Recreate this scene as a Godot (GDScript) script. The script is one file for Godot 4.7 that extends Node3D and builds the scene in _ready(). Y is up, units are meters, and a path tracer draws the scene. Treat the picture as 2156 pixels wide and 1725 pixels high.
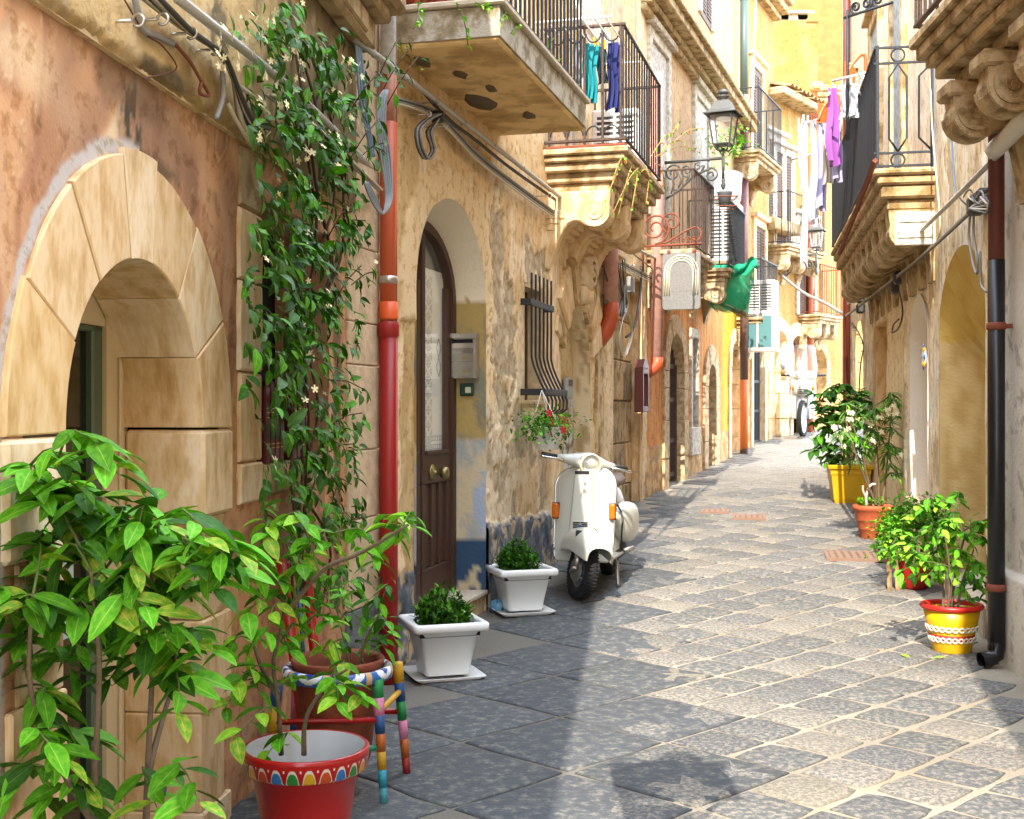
extends Node3D
# A sunlit old-town street. Units are metres, y is up; the camera looks along -Z, "d" below is the distance in front of it.

const FOCAL := 2600.0
var eye := Vector3(0, 1.4, 0)
var used := {}
var M := {}
var rng := RandomNumberGenerator.new()
var noise := FastNoiseLite.new()
var rough := FastNoiseLite.new()
var L1; var L2; var L3; var L4; var L5; var R1; var R2


func _ready():
	rng.seed = 7
	setup_view()
	setup_noise()
	setup_materials()
	setup_leaves()
	L1 = face(-1.416, .103, 1); L2 = face(-2.4475, .274, 1); L3 = face(-3.58, .35, 1); L4 = face(-5.7575, .45, 1); L5 = face(-11.75, .7, 1)
	R2 = face(1.427, .192, -1); R1 = face(2.29, .062, -1)
	build_street()
	build_pink_house()
	build_door_house()
	build_far_left()
	build_right()
	build_things()
	build_plants()
	build_cables()


func setup_view():
	var cam := Camera3D.new()
	cam.name = "camera"
	cam.position = eye
	cam.fov = rad_to_deg(2 * atan(862.5 / FOCAL))
	cam.far = 300.0
	cam.near = 0.05
	add_child(cam)
	cam.current = true
	var env := Environment.new()
	env.background_mode = Environment.BG_SKY
	var sky := Sky.new()
	var sm := ProceduralSkyMaterial.new()
	sm.sky_top_color = Color(0.66, 0.71, 0.78)
	sm.sky_horizon_color = Color(0.86, 0.88, 0.90)
	sm.sky_curve = 0.15
	sm.ground_bottom_color = Color(0.45, 0.40, 0.34)
	sm.ground_horizon_color = Color(0.7, 0.66, 0.6)
	sm.sun_angle_max = 20.0
	sky.sky_material = sm
	env.sky = sky
	env.background_energy_multiplier = 4.0
	env.tonemap_mode = Environment.TONE_MAPPER_LINEAR
	env.tonemap_exposure = 4.0
	env.sdfgi_enabled = true
	env.ssao_enabled = true
	env.ssil_enabled = true
	var we := WorldEnvironment.new()
	we.name = "world_environment"
	we.environment = env
	add_child(we)
	var sun := DirectionalLight3D.new()
	sun.name = "sun"
	sun.light_energy = 0.85
	sun.light_color = Color(1.0, 0.96, 0.90)
	sun.light_angular_distance = 0.25
	sun.shadow_enabled = true
	var dir := Vector3(0.239, -0.97, -1.0).normalized()
	sun.basis = Basis.looking_at(dir, Vector3.UP)
	add_child(sun)


# ---------- places

func face(x0: float, t: float, side: int) -> Dictionary:
	var a := atan(t)
	var u := Vector3(sin(a), 0, -cos(a))
	var n := Vector3(cos(a), 0, sin(a)) * side
	var ax := u * side
	return {"o": Vector3(x0, 0, 0), "u": u, "n": n, "side": side, "xf": Transform3D(Basis(ax, Vector3.UP, n), Vector3(x0, 0, 0))}


func ray(x: float, y: float) -> Vector3:
	return Vector3((x - 1078.0) / FOCAL, -(y - 862.5) / FOCAL, -1)


# where the line of sight through a picture point meets a facade pushed out by off: local coordinates (along, up, out) of that facade
func hit(f: Dictionary, x: float, y: float, off := 0.0) -> Vector3:
	var r := ray(x, y)
	var t: float = (f.o + f.n * off - eye).dot(f.n) / r.dot(f.n)
	return f.xf.affine_inverse() * (eye + r * t)


func at(x: float, y: float, d: float) -> Vector3:
	return eye + ray(x, y) * d


# height of the street above its lowest stretch, at distance d
func gy(d: float) -> float:
	var a: float = clampf(d - 6.5, 0, 1) * clampf(d - 6.5, 0, 1) * .5 * .043 + maxf(0, d - 7.5) * .043
	return a + maxf(0, d - 20.0) * .027


func gnd(x: float, y: float) -> Vector3:
	var lo := 2.0
	var hi := 60.0
	for i in 40:
		var m := (lo + hi) * .5
		if 862.5 + FOCAL * (1.4 - gy(m)) / m > y: lo = m
		else: hi = m
	return at(x, y, lo)


func hx(s: String) -> Color:
	return Color.html(s).srgb_to_linear()


func nz(x: float, y: float, seed_ := 0.0) -> float:
	return noise.get_noise_2d(x + seed_ * 37.7, y - seed_ * 21.3)


func rz(x: float, y: float, seed_ := 0.0) -> float:
	return rough.get_noise_2d(x + seed_ * 37.7, y - seed_ * 21.3)


func ss(a: float, b: float, x: float) -> float:
	return smoothstep(a, b, x)


# ---------- nodes

func numbered(called: String, parent: Node = null) -> String:
	var key := (str(parent.get_instance_id()) if parent else "") + called
	var k: int = used.get(key, 0)
	used[key] = k + 1
	return called if k == 0 else "%s_%03d" % [called, k]


func tag(o: Node, label: String, category: String, group := "") -> Node:
	o.set_meta("label", label)
	o.set_meta("category", category)
	if group: o.set_meta("group", group)
	return o


func thing(called: String, label: String, category: String, xf := Transform3D(), group := "") -> Node3D:
	var o := Node3D.new()
	o.name = numbered(called)
	o.transform = xf
	add_child(o)
	tag(o, label, category, group)
	return o


func copy_of(src: Node3D, label: String, xf: Transform3D, group := "") -> Node3D:
	var o: Node3D = src.duplicate()
	o.name = numbered(src.name.rstrip("0123456789").trim_suffix("_"))
	add_child(o)
	o.transform = xf
	o.set_meta("label", label)
	if group: o.set_meta("group", group)
	return o


func piece(called: String, mesh: Mesh, mat: Material, parent: Node, xf := Transform3D()) -> MeshInstance3D:
	var o := MeshInstance3D.new()
	o.name = numbered(called, parent)
	o.mesh = mesh
	o.material_override = mat
	o.transform = xf
	parent.add_child(o)
	return o


func part(called: String, st: SurfaceTool, mat: Material, parent: Node, xf := Transform3D()) -> MeshInstance3D:
	return piece(called, done(st), mat, parent, xf)


func done(st: SurfaceTool) -> ArrayMesh:
	st.generate_normals()
	return st.commit()


func group_node(called: String, parent: Node, xf := Transform3D()) -> Node3D:
	var o := Node3D.new()
	o.name = numbered(called, parent)
	o.transform = xf
	parent.add_child(o)
	return o


# ---------- shapes

func tool(smooth := false) -> SurfaceTool:
	var st := SurfaceTool.new()
	st.begin(Mesh.PRIMITIVE_TRIANGLES)
	st.set_smooth_group(0 if smooth else -1)
	return st


func facet(st: SurfaceTool, p: Array, c: Vector3):
	var mid := Vector3.ZERO
	for q in p: mid += q
	mid /= p.size()
	var inward: bool = (p[1] - p[0]).cross(p[2] - p[0]).dot(mid - c) > 0
	for i in range(1, p.size() - 1):
		st.add_vertex(p[0])
		st.add_vertex(p[i + 1] if inward else p[i])
		st.add_vertex(p[i] if inward else p[i + 1])


func quad(st: SurfaceTool, a: Vector3, b: Vector3, c: Vector3, d: Vector3):
	for v in [a, b, c, a, c, d]: st.add_vertex(v)


func box(st: SurfaceTool, xf: Transform3D, size: Vector3, bev := 0.0):
	var h := size * .5
	bev = minf(bev, minf(h.x, minf(h.y, h.z)) * .9)
	var c := xf.origin
	var sg := [-1.0, 1.0]
	for k in 3:
		var i := (k + 1) % 3
		var j := (k + 2) % 3
		for s in sg:
			var ps := []
			for ij in [[-1, -1], [1, -1], [1, 1], [-1, 1]]:
				var v := Vector3.ZERO
				v[k] = s * h[k]; v[i] = ij[0] * (h[i] - bev); v[j] = ij[1] * (h[j] - bev)
				ps.append(xf * v)
			facet(st, ps, c)
		if bev > 0:
			for s in sg: for t in sg:
				var e := []
				for w in [[0, -1], [0, 1], [1, 1], [1, -1]]:
					var v := Vector3.ZERO
					v[k] = w[1] * (h[k] - bev)
					v[i] = s * (h[i] - (bev if w[0] else 0.0))
					v[j] = t * (h[j] - (0.0 if w[0] else bev))
					e.append(xf * v)
				facet(st, e, c)
	if bev > 0:
		for a in sg: for b in sg: for d in sg:
			facet(st, [xf * Vector3(a * h.x, b * (h.y - bev), d * (h.z - bev)), xf * Vector3(a * (h.x - bev), b * h.y, d * (h.z - bev)), xf * Vector3(a * (h.x - bev), b * (h.y - bev), d * h.z)], c)


func bx(st: SurfaceTool, a: Vector3, b: Vector3, bev := 0.0):
	box(st, Transform3D(Basis(), (a + b) * .5), (b - a).abs(), bev)


func frames(pts: Array) -> Array:
	var out := []
	var up := Vector3.UP
	for i in pts.size():
		var t: Vector3 = (pts[mini(i + 1, pts.size() - 1)] - pts[maxi(i - 1, 0)]).normalized()
		if t.length() < .5: t = Vector3.UP
		if i == 0: up = Vector3.UP if absf(t.y) < .9 else Vector3.RIGHT
		var r := up.cross(t).normalized()
		up = t.cross(r).normalized()
		out.append(Basis(r, up, t))
	return out


func tube(st: SurfaceTool, pts: Array, rad, sides := 8, caps := true):
	var fr := frames(pts)
	var rings := []
	for i in pts.size():
		var r: float = rad[i] if rad is Array else rad
		var ring := []
		for k in sides:
			var a := TAU * k / sides
			ring.append(pts[i] + fr[i].x * cos(a) * r + fr[i].y * sin(a) * r)
		rings.append(ring)
	for i in pts.size() - 1:
		for k in sides:
			var k2 := (k + 1) % sides
			quad(st, rings[i][k], rings[i + 1][k], rings[i + 1][k2], rings[i][k2])
	if caps:
		facet(st, rings[0], pts[1])
		facet(st, rings[-1], pts[-2])


func lathe(st: SurfaceTool, xf: Transform3D, prof: Array, n := 24):
	for i in prof.size() - 1:
		for k in n:
			var a := TAU * k / n
			var b := TAU * (k + 1) / n
			var p = func(v, w): return xf * Vector3(cos(w) * v.x, v.y, sin(w) * v.x)
			var q := [p.call(prof[i], a), p.call(prof[i + 1], a), p.call(prof[i + 1], b), p.call(prof[i], b)]
			if prof[i].x < 1e-5: for j in [0, 1, 2]: st.add_vertex(q[j])
			elif prof[i + 1].x < 1e-5: for j in [0, 1, 3]: st.add_vertex(q[j])
			else: quad(st, q[0], q[1], q[2], q[3])


func prism(st: SurfaceTool, xf: Transform3D, poly: Array, z0: float, z1: float, inset := 0.0):
	var pp := PackedVector2Array(poly)
	if Geometry2D.is_polygon_clockwise(pp): pp.reverse()
	var n := pp.size()
	var front := pp
	if inset > 0:
		var sh := Geometry2D.offset_polygon(pp, -inset, Geometry2D.JOIN_MITER)
		if sh.size() == 1 and sh[0].size() == n:
			var best := 0
			for k in n:
				if sh[0][k].distance_to(pp[0]) < sh[0][best].distance_to(pp[0]): best = k
			var f2 := PackedVector2Array()
			var rev := Geometry2D.is_polygon_clockwise(sh[0])
			for k in n: f2.append(sh[0][(best + (n - k if rev else k)) % n])
			front = f2
	var ix := Geometry2D.triangulate_polygon(front)
	for i in range(0, ix.size(), 3):
		var a := front[ix[i]]; var b := front[ix[i + 1]]; var c := front[ix[i + 2]]
		if (b - a).cross(c - a) > 0: var t := b; b = c; c = t
		for v in [a, b, c]: st.add_vertex(xf * Vector3(v.x, v.y, z1))
	ix = Geometry2D.triangulate_polygon(pp)
	for i in range(0, ix.size(), 3):
		var a := pp[ix[i]]; var b := pp[ix[i + 1]]; var c := pp[ix[i + 2]]
		if (b - a).cross(c - a) < 0: var t := b; b = c; c = t
		for v in [a, b, c]: st.add_vertex(xf * Vector3(v.x, v.y, z0))
	var zi := z1 - inset if inset > 0 else z1
	for i in n:
		var j := (i + 1) % n
		quad(st, xf * Vector3(pp[i].x, pp[i].y, z0), xf * Vector3(pp[i].x, pp[i].y, zi), xf * Vector3(pp[j].x, pp[j].y, zi), xf * Vector3(pp[j].x, pp[j].y, z0))
		if inset > 0: quad(st, xf * Vector3(pp[i].x, pp[i].y, zi), xf * Vector3(front[i].x, front[i].y, z1), xf * Vector3(front[j].x, front[j].y, z1), xf * Vector3(pp[j].x, pp[j].y, zi))


# a strip swept between two rows of points
func strip(st: SurfaceTool, a: Array, b: Array):
	for i in a.size() - 1: quad(st, a[i], b[i], b[i + 1], a[i + 1])


func surf(st: SurfaceTool, f: Callable, nu: int, nv: int):
	var g := []
	for i in nu + 1:
		var row := []
		for j in nv + 1: row.append(f.call(float(i) / nu, float(j) / nv))
		g.append(row)
	for i in nu: strip(st, g[i], g[i + 1])


func bez(p: Array, n := 10) -> Array:
	var c := Curve3D.new()
	for i in p.size():
		var t: Vector3 = (p[mini(i + 1, p.size() - 1)] - p[maxi(i - 1, 0)]) * .18
		c.add_point(p[i], -t, t)
	var out := []
	for i in n + 1:
		out.append(c.sample_baked(c.get_baked_length() * i / n, true))
	return out


func arc2(c: Vector2, rx: float, ry: float, a0: float, a1: float, n: int) -> Array:
	var o := []
	for i in n + 1:
		var a := lerpf(a0, a1, float(i) / n)
		o.append(c + Vector2(cos(a) * rx, sin(a) * ry))
	return o


# signed distance to an arched opening, negative inside it
func arch_sd(s: float, y: float, c: float, hw: float, spring: float, rise: float, bottom := -9.0) -> float:
	if y < spring:
		return maxf(absf(s - c) - hw, bottom - y)
	var e := Vector2((s - c) / hw, (y - spring) / rise).length()
	return (e - 1.0) * minf(hw, rise)


func box_sd(s: float, y: float, a: float, b: float, y0: float, y1: float) -> float:
	return maxf(maxf(a - s, s - b), maxf(y0 - y, y - y1))


# A stretch of wall as a fine sheet: hole(s, y) < 0 is left open, look(s, y) gives the colour, and in its alpha the relief in metres
func sheet(called: String, f: Dictionary, parent: Node, mat: Material, s0: float, s1: float, y0: float, y1: float, step: float, hole: Callable, look: Callable, z := 0.0, ystep := -1.0) -> MeshInstance3D:
	var ys := step if ystep < 0 else ystep
	var nx := int(ceil((s1 - s0) / step))
	var ny := int(ceil((y1 - y0) / ys))
	var pos := PackedVector3Array(); var col := PackedColorArray(); var nor := PackedVector3Array(); var hs := PackedFloat32Array()
	var cut: bool = hole != nothing
	var side: int = f.side
	for j in ny + 1:
		for i in nx + 1:
			var s := lerpf(s0, s1, float(i) / nx)
			var y := lerpf(y0, y1, float(j) / ny)
			var h := 1.0
			if cut:
				h = hole.call(s, y)
				if absf(h) < step * .8:
					var gx: float = (hole.call(s + .002, y) - h) / .002
					var gyy: float = (hole.call(s, y + .002) - h) / .002
					var g2 := gx * gx + gyy * gyy
					if g2 > .05:
						s -= gx * h / g2; y -= gyy * h / g2
			hs.append(h)
			if h < -step * 2:
				pos.append(Vector3(s * side, y, z)); col.append(Color.BLACK)
			else:
				var c: Color = look.call(s, y)
				pos.append(Vector3(s * side, y, z + c.a)); c.a = 1; col.append(c)
	nor.resize(pos.size())
	var w := nx + 1
	for j in ny + 1:
		for i in nx + 1:
			var k := j * w + i
			var du := pos[k + 1 if i < nx else k] - pos[k - 1 if i > 0 else k]
			var dv := pos[k + w if j < ny else k] - pos[k - w if j > 0 else k]
			var n := du.cross(dv) * side
			nor[k] = n.normalized() if n.length_squared() > 1e-14 else Vector3(0, 0, 1)
	var idx := PackedInt32Array()
	for j in ny:
		for i in nx:
			var a := j * w + i
			var b := a + 1
			var c := a + w + 1
			var d := a + w
			if cut and ((hs[a] + hs[b] + hs[c] + hs[d]) < 0.0 or minf(minf(hs[a], hs[b]), minf(hs[c], hs[d])) < -step * .8): continue
			if side > 0: idx.append_array(PackedInt32Array([a, d, c, a, c, b]))
			else: idx.append_array(PackedInt32Array([a, c, d, a, b, c]))
	var arr := []
	arr.resize(Mesh.ARRAY_MAX)
	arr[Mesh.ARRAY_VERTEX] = pos; arr[Mesh.ARRAY_NORMAL] = nor; arr[Mesh.ARRAY_COLOR] = col; arr[Mesh.ARRAY_INDEX] = idx
	var me := ArrayMesh.new()
	me.add_surface_from_arrays(Mesh.PRIMITIVE_TRIANGLES, arr)
	return piece(called, me, mat, parent)


# ---------- materials

func setup_noise():
	noise.noise_type = FastNoiseLite.TYPE_SIMPLEX
	noise.frequency = 1.0
	noise.fractal_octaves = 3
	noise.seed = 11
	rough.noise_type = FastNoiseLite.TYPE_SIMPLEX
	rough.frequency = 1.0
	rough.fractal_octaves = 5
	rough.fractal_gain = .6
	rough.seed = 5


func tex(freq: float, lo: float, hi: float, octaves := 4, size := 512, seed_ := 1, kind := FastNoiseLite.TYPE_SIMPLEX_SMOOTH) -> NoiseTexture2D:
	var n := FastNoiseLite.new()
	n.noise_type = kind
	n.frequency = freq
	n.fractal_octaves = octaves
	n.fractal_gain = .6
	n.seed = seed_
	var t := NoiseTexture2D.new()
	t.width = size; t.height = size
	t.seamless = true
	t.noise = n
	var g := Gradient.new()
	g.set_color(0, Color(lo, lo, lo)); g.set_color(1, Color(hi, hi, hi))
	t.color_ramp = g
	return t


func ramp_tex(freq: float, stops: Array, octaves := 4, size := 512, seed_ := 1, gain := .6) -> NoiseTexture2D:
	var t := tex(freq, 0, 1, octaves, size, seed_)
	t.noise.fractal_gain = gain
	var g := Gradient.new()
	var o := PackedFloat32Array(); var c := PackedColorArray()
	for s in stops:
		o.append(s[0]); c.append(Color.html(s[1]))
	g.offsets = o; g.colors = c
	t.color_ramp = g
	return t


func bump_tex(freq: float, octaves := 4, seed_ := 3, size := 512) -> NoiseTexture2D:
	return tex(freq, 0, 1, octaves, size, seed_)


# paint, plaster, plastic ... in one colour (given as it looks, sRGB)
func mat(key: String, col: String, rgh := .7, met := 0.0) -> StandardMaterial3D:
	if M.has(key): return M[key]
	var m := StandardMaterial3D.new()
	m.resource_name = key
	m.albedo_color = Color.html(col)
	m.roughness = rgh
	m.metallic = met
	M[key] = m
	return m


func tri_map(m: StandardMaterial3D, t: Texture2D, scale: Vector3, world := true):
	m.albedo_texture = t
	m.uv1_triplanar = true
	m.uv1_world_triplanar = world
	m.uv1_scale = scale
	m.uv1_triplanar_sharpness = 4.0


func bump(m: StandardMaterial3D, t: Texture2D, cm: float):
	m.heightmap_enabled = true
	m.heightmap_texture = t
	m.heightmap_scale = cm


func worn(key: String, col: String, rgh: float, t: String, scale: float, b := "", cm := .1, vc := false) -> StandardMaterial3D:
	if M.has(key): return M[key]
	var m := mat(key, col, rgh)
	tri_map(m, M[t], Vector3.ONE * scale)
	if b: bump(m, M[b], cm)
	m.vertex_color_use_as_albedo = vc
	return m


func setup_materials():
	M["t_grain"] = tex(.12, .84, 1.0, 4, 512, 1)
	M["t_fine"] = tex(.3, .88, 1.0, 3, 512, 2)
	M["t_blotch"] = tex(.02, .80, 1.0, 6, 512, 8)
	M["b_grain"] = bump_tex(.15, 4, 3)
	M["b_soft"] = bump_tex(.03, 5, 4)
	M["t_dirt"] = ramp_tex(.01, [[0, "b5ac9c"], [.4, "dcd5c8"], [.6, "ffffff"], [1, "ffffff"]], 6, 512, 14, .65)
	M["t_rust"] = ramp_tex(.04, [[0, "ffffff"], [.55, "d8d4d0"], [.68, "9a5a38"], [1, "7a4020"]], 5, 512, 15)
	M["t_streak"] = ramp_tex(.011, [[0, "8f846c"], [.38, "cfc3aa"], [.6, "ffffff"], [1, "fff6e6"]], 5, 512, 16)
	# painted and plastered walls: their colours lie in the vertices, the grain in a small texture
	M["t_plaster"] = ramp_tex(.02, [[0, "c4b69c"], [.32, "e8dfcf"], [.45, "ffffff"], [.72, "ffffff"], [1, "f0e7d8"]], 6, 512, 27, .7)
	worn("plaster", "ffffff", .95, "t_plaster", .8, "b_grain", .1, true)
	worn("plaster_fine", "ffffff", .92, "t_fine", 1.6, "b_soft", .35, true)
	M["t_drip"] = ramp_tex(.012, [[0, "d2bd9a"], [.36, "ebdfc8"], [.52, "f8f1e6"], [.7, "ffffff"], [1, "f4ead8"]], 6, 512, 18, .62)
	worn("stone", "dfc39a", .93, "t_drip", 1.0, "b_soft", .25)
	worn("stone_pale", "e8d2b0", .93, "t_drip", 1.0, "b_soft", .25)
	worn("stone_warm", "dcbc8a", .93, "t_drip", 1.0, "b_soft", .3)
	var turn := .13
	for key in ["stone", "stone_pale", "stone_warm"]:
		M[key].uv1_scale = Vector3(1.5, .55, 1.5)
		M[key].uv1_offset = Vector3(turn, turn * 2.3, 0)
		turn += .29
	worn("stone_dark", "a8916c", .95, "t_streak", .8, "b_grain", .4)
	worn("stone_old", "c9b088", .95, "t_streak", .6, "b_grain", .4)
	worn("iron", "23252a", .6, "t_fine", 3.0, "b_grain", .05)
	worn("iron_rust", "5a4a40", .75, "t_rust", 3.0, "b_grain", .1)
	worn("iron_blue", "26303c", .6, "t_rust", 2.0, "b_grain", .05)
	worn("rust", "8a4a34", .85, "t_grain", 4.0, "b_grain", .1)
	worn("wood_dark", "4a2f1f", .55, "t_grain", 1.0, "b_grain", .08)
	M["wood_dark"].uv1_scale = Vector3(9, .7, 9)
	worn("soil", "3a2c20", 1.0, "t_blotch", 4.0, "b_grain", 1.0)
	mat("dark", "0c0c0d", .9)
	mat("black_plastic", "17181a", .5)
	mat("grey_cable", "8d8a84", .6)
	mat("pale_cable", "c8bca4", .6)
	mat("dark_cable", "3c3a38", .6)
	mat("chrome", "d8d8d8", .18, 1.0)
	mat("steel", "b9b3a8", .35, .9)
	mat("white_plastic", "eceae4", .4)
	var g := mat("glass", "ffffff", .03)
	g.transparency = BaseMaterial3D.TRANSPARENCY_ALPHA
	g.albedo_color = Color(.95, .97, .97, .06)
	var dg := mat("dark_glass", "15170f", .08)
	dg.metallic_specular = .6


# ---------- the street

func build_street():
	var root := Node3D.new()
	root.name = numbered("street")
	root.set_meta("kind", "structure")
	add_child(root)
	worn("mortar", "ffffff", .95, "t_mortar_grain", .8, "b_grain", .25, true) if M.has("t_mortar_grain") else worn("mortar", "ffffff", .95, "t_grain", .9, "b_grain", .3, true)
	# one sheet of lime mortar and dust, out to where the street is lost between the houses
	var st := tool(true)
	var rows := []
	var ds := []
	var d := -16.0
	while d < 48.0:
		ds.append(d); d += .12 if d > 3.5 and d < 12 else .5
	for dd in ds:
		var row := []
		for i in 121: row.append(Vector3(lerpf(-7, 17, i / 120.0), gy(dd), -dd))
		rows.append(row)
	for r in rows.size() - 1:
		for i in 120:
			for v in [rows[r][i], rows[r + 1][i], rows[r + 1][i + 1], rows[r][i], rows[r + 1][i + 1], rows[r][i + 1]]:
				var k := nz(v.x * .9, v.z * .9, 3)
				var c := hx("a49a88").lerp(hx("918776"), ss(-.3, .4, k))
				c = c.lerp(hx("9c8866"), ss(.25, .55, nz(v.x * 1.7, v.z * 1.7, 8)) * .5)
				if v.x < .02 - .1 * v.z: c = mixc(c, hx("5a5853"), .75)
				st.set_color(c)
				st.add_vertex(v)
	part("mortar_bed", st, M.mortar, root).set_meta("kind", "structure")
	# lava slabs laid corner to corner; the nearest are parts, the far ones one layer
	var looks := []
	for k in 5:
		var t = [
			[[0, "56585a"], [.42, "66686a"], [.56, "85847f"], [.66, "a89f90"], [1, "b4a894"]],
			[[0, "5c5e5f"], [.45, "6c6e6d"], [.58, "8f8c85"], [.7, "ada392"], [1, "b8ac98"]],
			[[0, "62635f"], [.38, "777670"], [.5, "96918a"], [.6, "b3a896"], [1, "bcb09c"]],
			[[0, "7c786f"], [.42, "8c877c"], [.52, "a29b8c"], [.62, "b8ac98"], [1, "beb29e"]],
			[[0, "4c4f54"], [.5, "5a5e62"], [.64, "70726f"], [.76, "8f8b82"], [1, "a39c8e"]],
		][k]
		M["t_slab%d" % k] = ramp_tex([.07, .055, .08, .06, .04][k], t, 6, 512, 31 + k, .8)
		var m := worn("slab_%d" % k, "ffffff", .8, "t_slab%d" % k, [.9, .75, .8, 1.0, .6][k], "b_grain", .3, true)
		m.albedo_color = Color.html("c9c8c6")
		m.uv1_offset = Vector3(k * .37, 0, k * .21)
		looks.append(m)
	var far := tool(true)
	var list := []
	var cell := .305
	for i in range(-30, 130):
		for j in range(-70, 90):
			# the grid runs at about 45 degrees to the street
			var big := false
			var cx := (i + j) * cell * .7071
			var cd := (i - j) * cell * .7071
			if cd < 3.9 or cd > 30 or absf(cx) > .46 * cd: continue
			var lx: float = -.8 + .274 * (cd - 6.03) if cd > 6.03 else -1.25
			if cd > 14.6: lx = .35 * cd - 3.58
			if cd > 21.75: lx = .45 * cd - 5.7575
			if cd > 24: lx = .7 * cd - 11.75
			var rx := .192 * cd + 1.427
			if cd > 19: rx = 20.0
			if cx < lx + .02 or cx > rx - .1: continue
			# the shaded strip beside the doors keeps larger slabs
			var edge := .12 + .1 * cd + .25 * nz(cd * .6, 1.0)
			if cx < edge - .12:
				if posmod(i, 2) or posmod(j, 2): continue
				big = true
			list.append([Vector2(cx, cd), big, i, j])
	list.sort_custom(func(a, b): return a[0].y < b[0].y)
	var n := 0
	for e in list:
		var c: Vector2 = e[0]
		if e[1]: c += Vector2(cell * .7071, 0)
		rng.seed = e[2] * 977 + e[3] * 131 + 5
		var gap := rng.randf_range(.01, .026) if not e[1] else rng.randf_range(.006, .012)
		if c.x > 1.2 and nz(c.x * .8, c.y * .8, 5) > 0.05: gap += rng.randf_range(0, .016)
		var half := (cell * (2.0 if e[1] else 1.0)) * .5 - gap * .5
		var poly := []
		var m := 3
		for side in 4:
			for k in m:
				var t := float(k) / m * 2 - 1
				var q := Vector2(t, -1) * half
				if k == 0: q *= rng.randf_range(.88, .98) if not e[1] else rng.randf_range(.95, .99)
				else: q.y *= rng.randf_range(.95, 1.02)
				poly.append(q.rotated(PI / 4 + side * PI / 2))
		var top := []
		var rim := []
		var low := []
		for q in poly:
			var w: Vector2 = c + q
			var wi: Vector2 = c + q * (1 - .012 / half)
			top.append(Vector3(wi.x, gy(wi.y) + .009 + rng.randf_range(-.002, .002), -wi.y))
			rim.append(Vector3(w.x, gy(w.y) + .004, -w.y))
			low.append(Vector3(w.x, gy(w.y) - .004, -w.y))
		var near: bool = n < 300
		var s2 := tool(true) if near else far
		var tone := rng.randf_range(.82, 1.08)
		s2.set_color(Color(tone, tone, tone * rng.randf_range(.97, 1.03)))
		var mid := Vector3(c.x, gy(c.y) + .011, -c.y)
		var z := top.size()
		for k in z:
			var k2 := (k + 1) % z
			for v in [mid, top[k2], top[k]]: s2.add_vertex(v)
			for v in [top[k], top[k2], rim[k2], top[k], rim[k2], rim[k]]: s2.add_vertex(v)
			for v in [rim[k], rim[k2], low[k2], rim[k], low[k2], low[k]]: s2.add_vertex(v)
		if near:
			var pick := rng.randi_range(0, 9)
			var look := [0, 0, 1, 1, 1, 2, 2, 3, 2, 0]
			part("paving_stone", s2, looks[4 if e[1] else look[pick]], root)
		n += 1
	part("distant_paving_stones", far, looks[2], root).set_meta("kind", "stuff")


# ---------- the pink house with the stone arch

func mixc(a: Color, b: Color, t: float) -> Color:
	return a.lerp(b, clampf(t, 0, 1))


func blob(s: float, y: float, cs: float, cy: float, rs: float, ry: float) -> float:
	var q := Vector2((s - cs) / rs, (y - cy) / ry).length()
	return 1.0 - ss(.55, 1.0, q + nz(s * 5, y * 5, 4) * .35)


const ARC_S := 3.515
const ARC_Y := 1.35

# soft brush marks in the limewash: points (along, up), width, colour, strength
var strokes := []

func stroke_at(s: float, y: float, k: Array) -> float:
	var q := Vector2(s + nz(s * 3, y * 3, 17) * .03, y + nz(s * 3, y * 3, 18) * .03)
	var best := 9.0
	for i in k[0].size() - 1:
		best = minf(best, Geometry2D.get_closest_point_to_segment(q, k[0][i], k[0][i + 1]).distance_to(q))
	return (1 - ss(.15, 1.0, best / (k[1] * 1.8))) * k[3]


func setup_strokes():
	for e in [[[[290, 180], [255, 250], [225, 330], [165, 410]], .035, "e6cfa8", .85], [[[0, 100], [60, 130], [120, 175], [150, 250]], .05, "d8b890", .7], [[[150, 400], [170, 480], [225, 600]], .02, "dba878", .8], [[[140, 200], [110, 330], [120, 480]], .09, "96694c", .6], [[[290, 210], [330, 300], [400, 330]], .12, "8a6650", .75], [[[250, 190], [230, 120], [130, 60]], .1, "a47c5c", .6], [[[400, 250], [425, 330], [440, 450]], .05, "cfa27a", .7], [[[470, 330], [490, 460], [520, 640]], .07, "8f644a", .6], [[[95, 300], [60, 420], [75, 560]], .04, "a67252", .6], [[[200, 250], [170, 330], [185, 430]], .06, "8f6a52", .6], [[[370, 270], [330, 380], [385, 520]], .03, "a5805f", .5]]:
		var pl := []
		for q in e[0]:
			var p := hit(L1, q[0], q[1])
			pl.append(Vector2(p.x, p.y))
		strokes.append([pl, e[1], hx(e[2]), e[3]])


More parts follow.
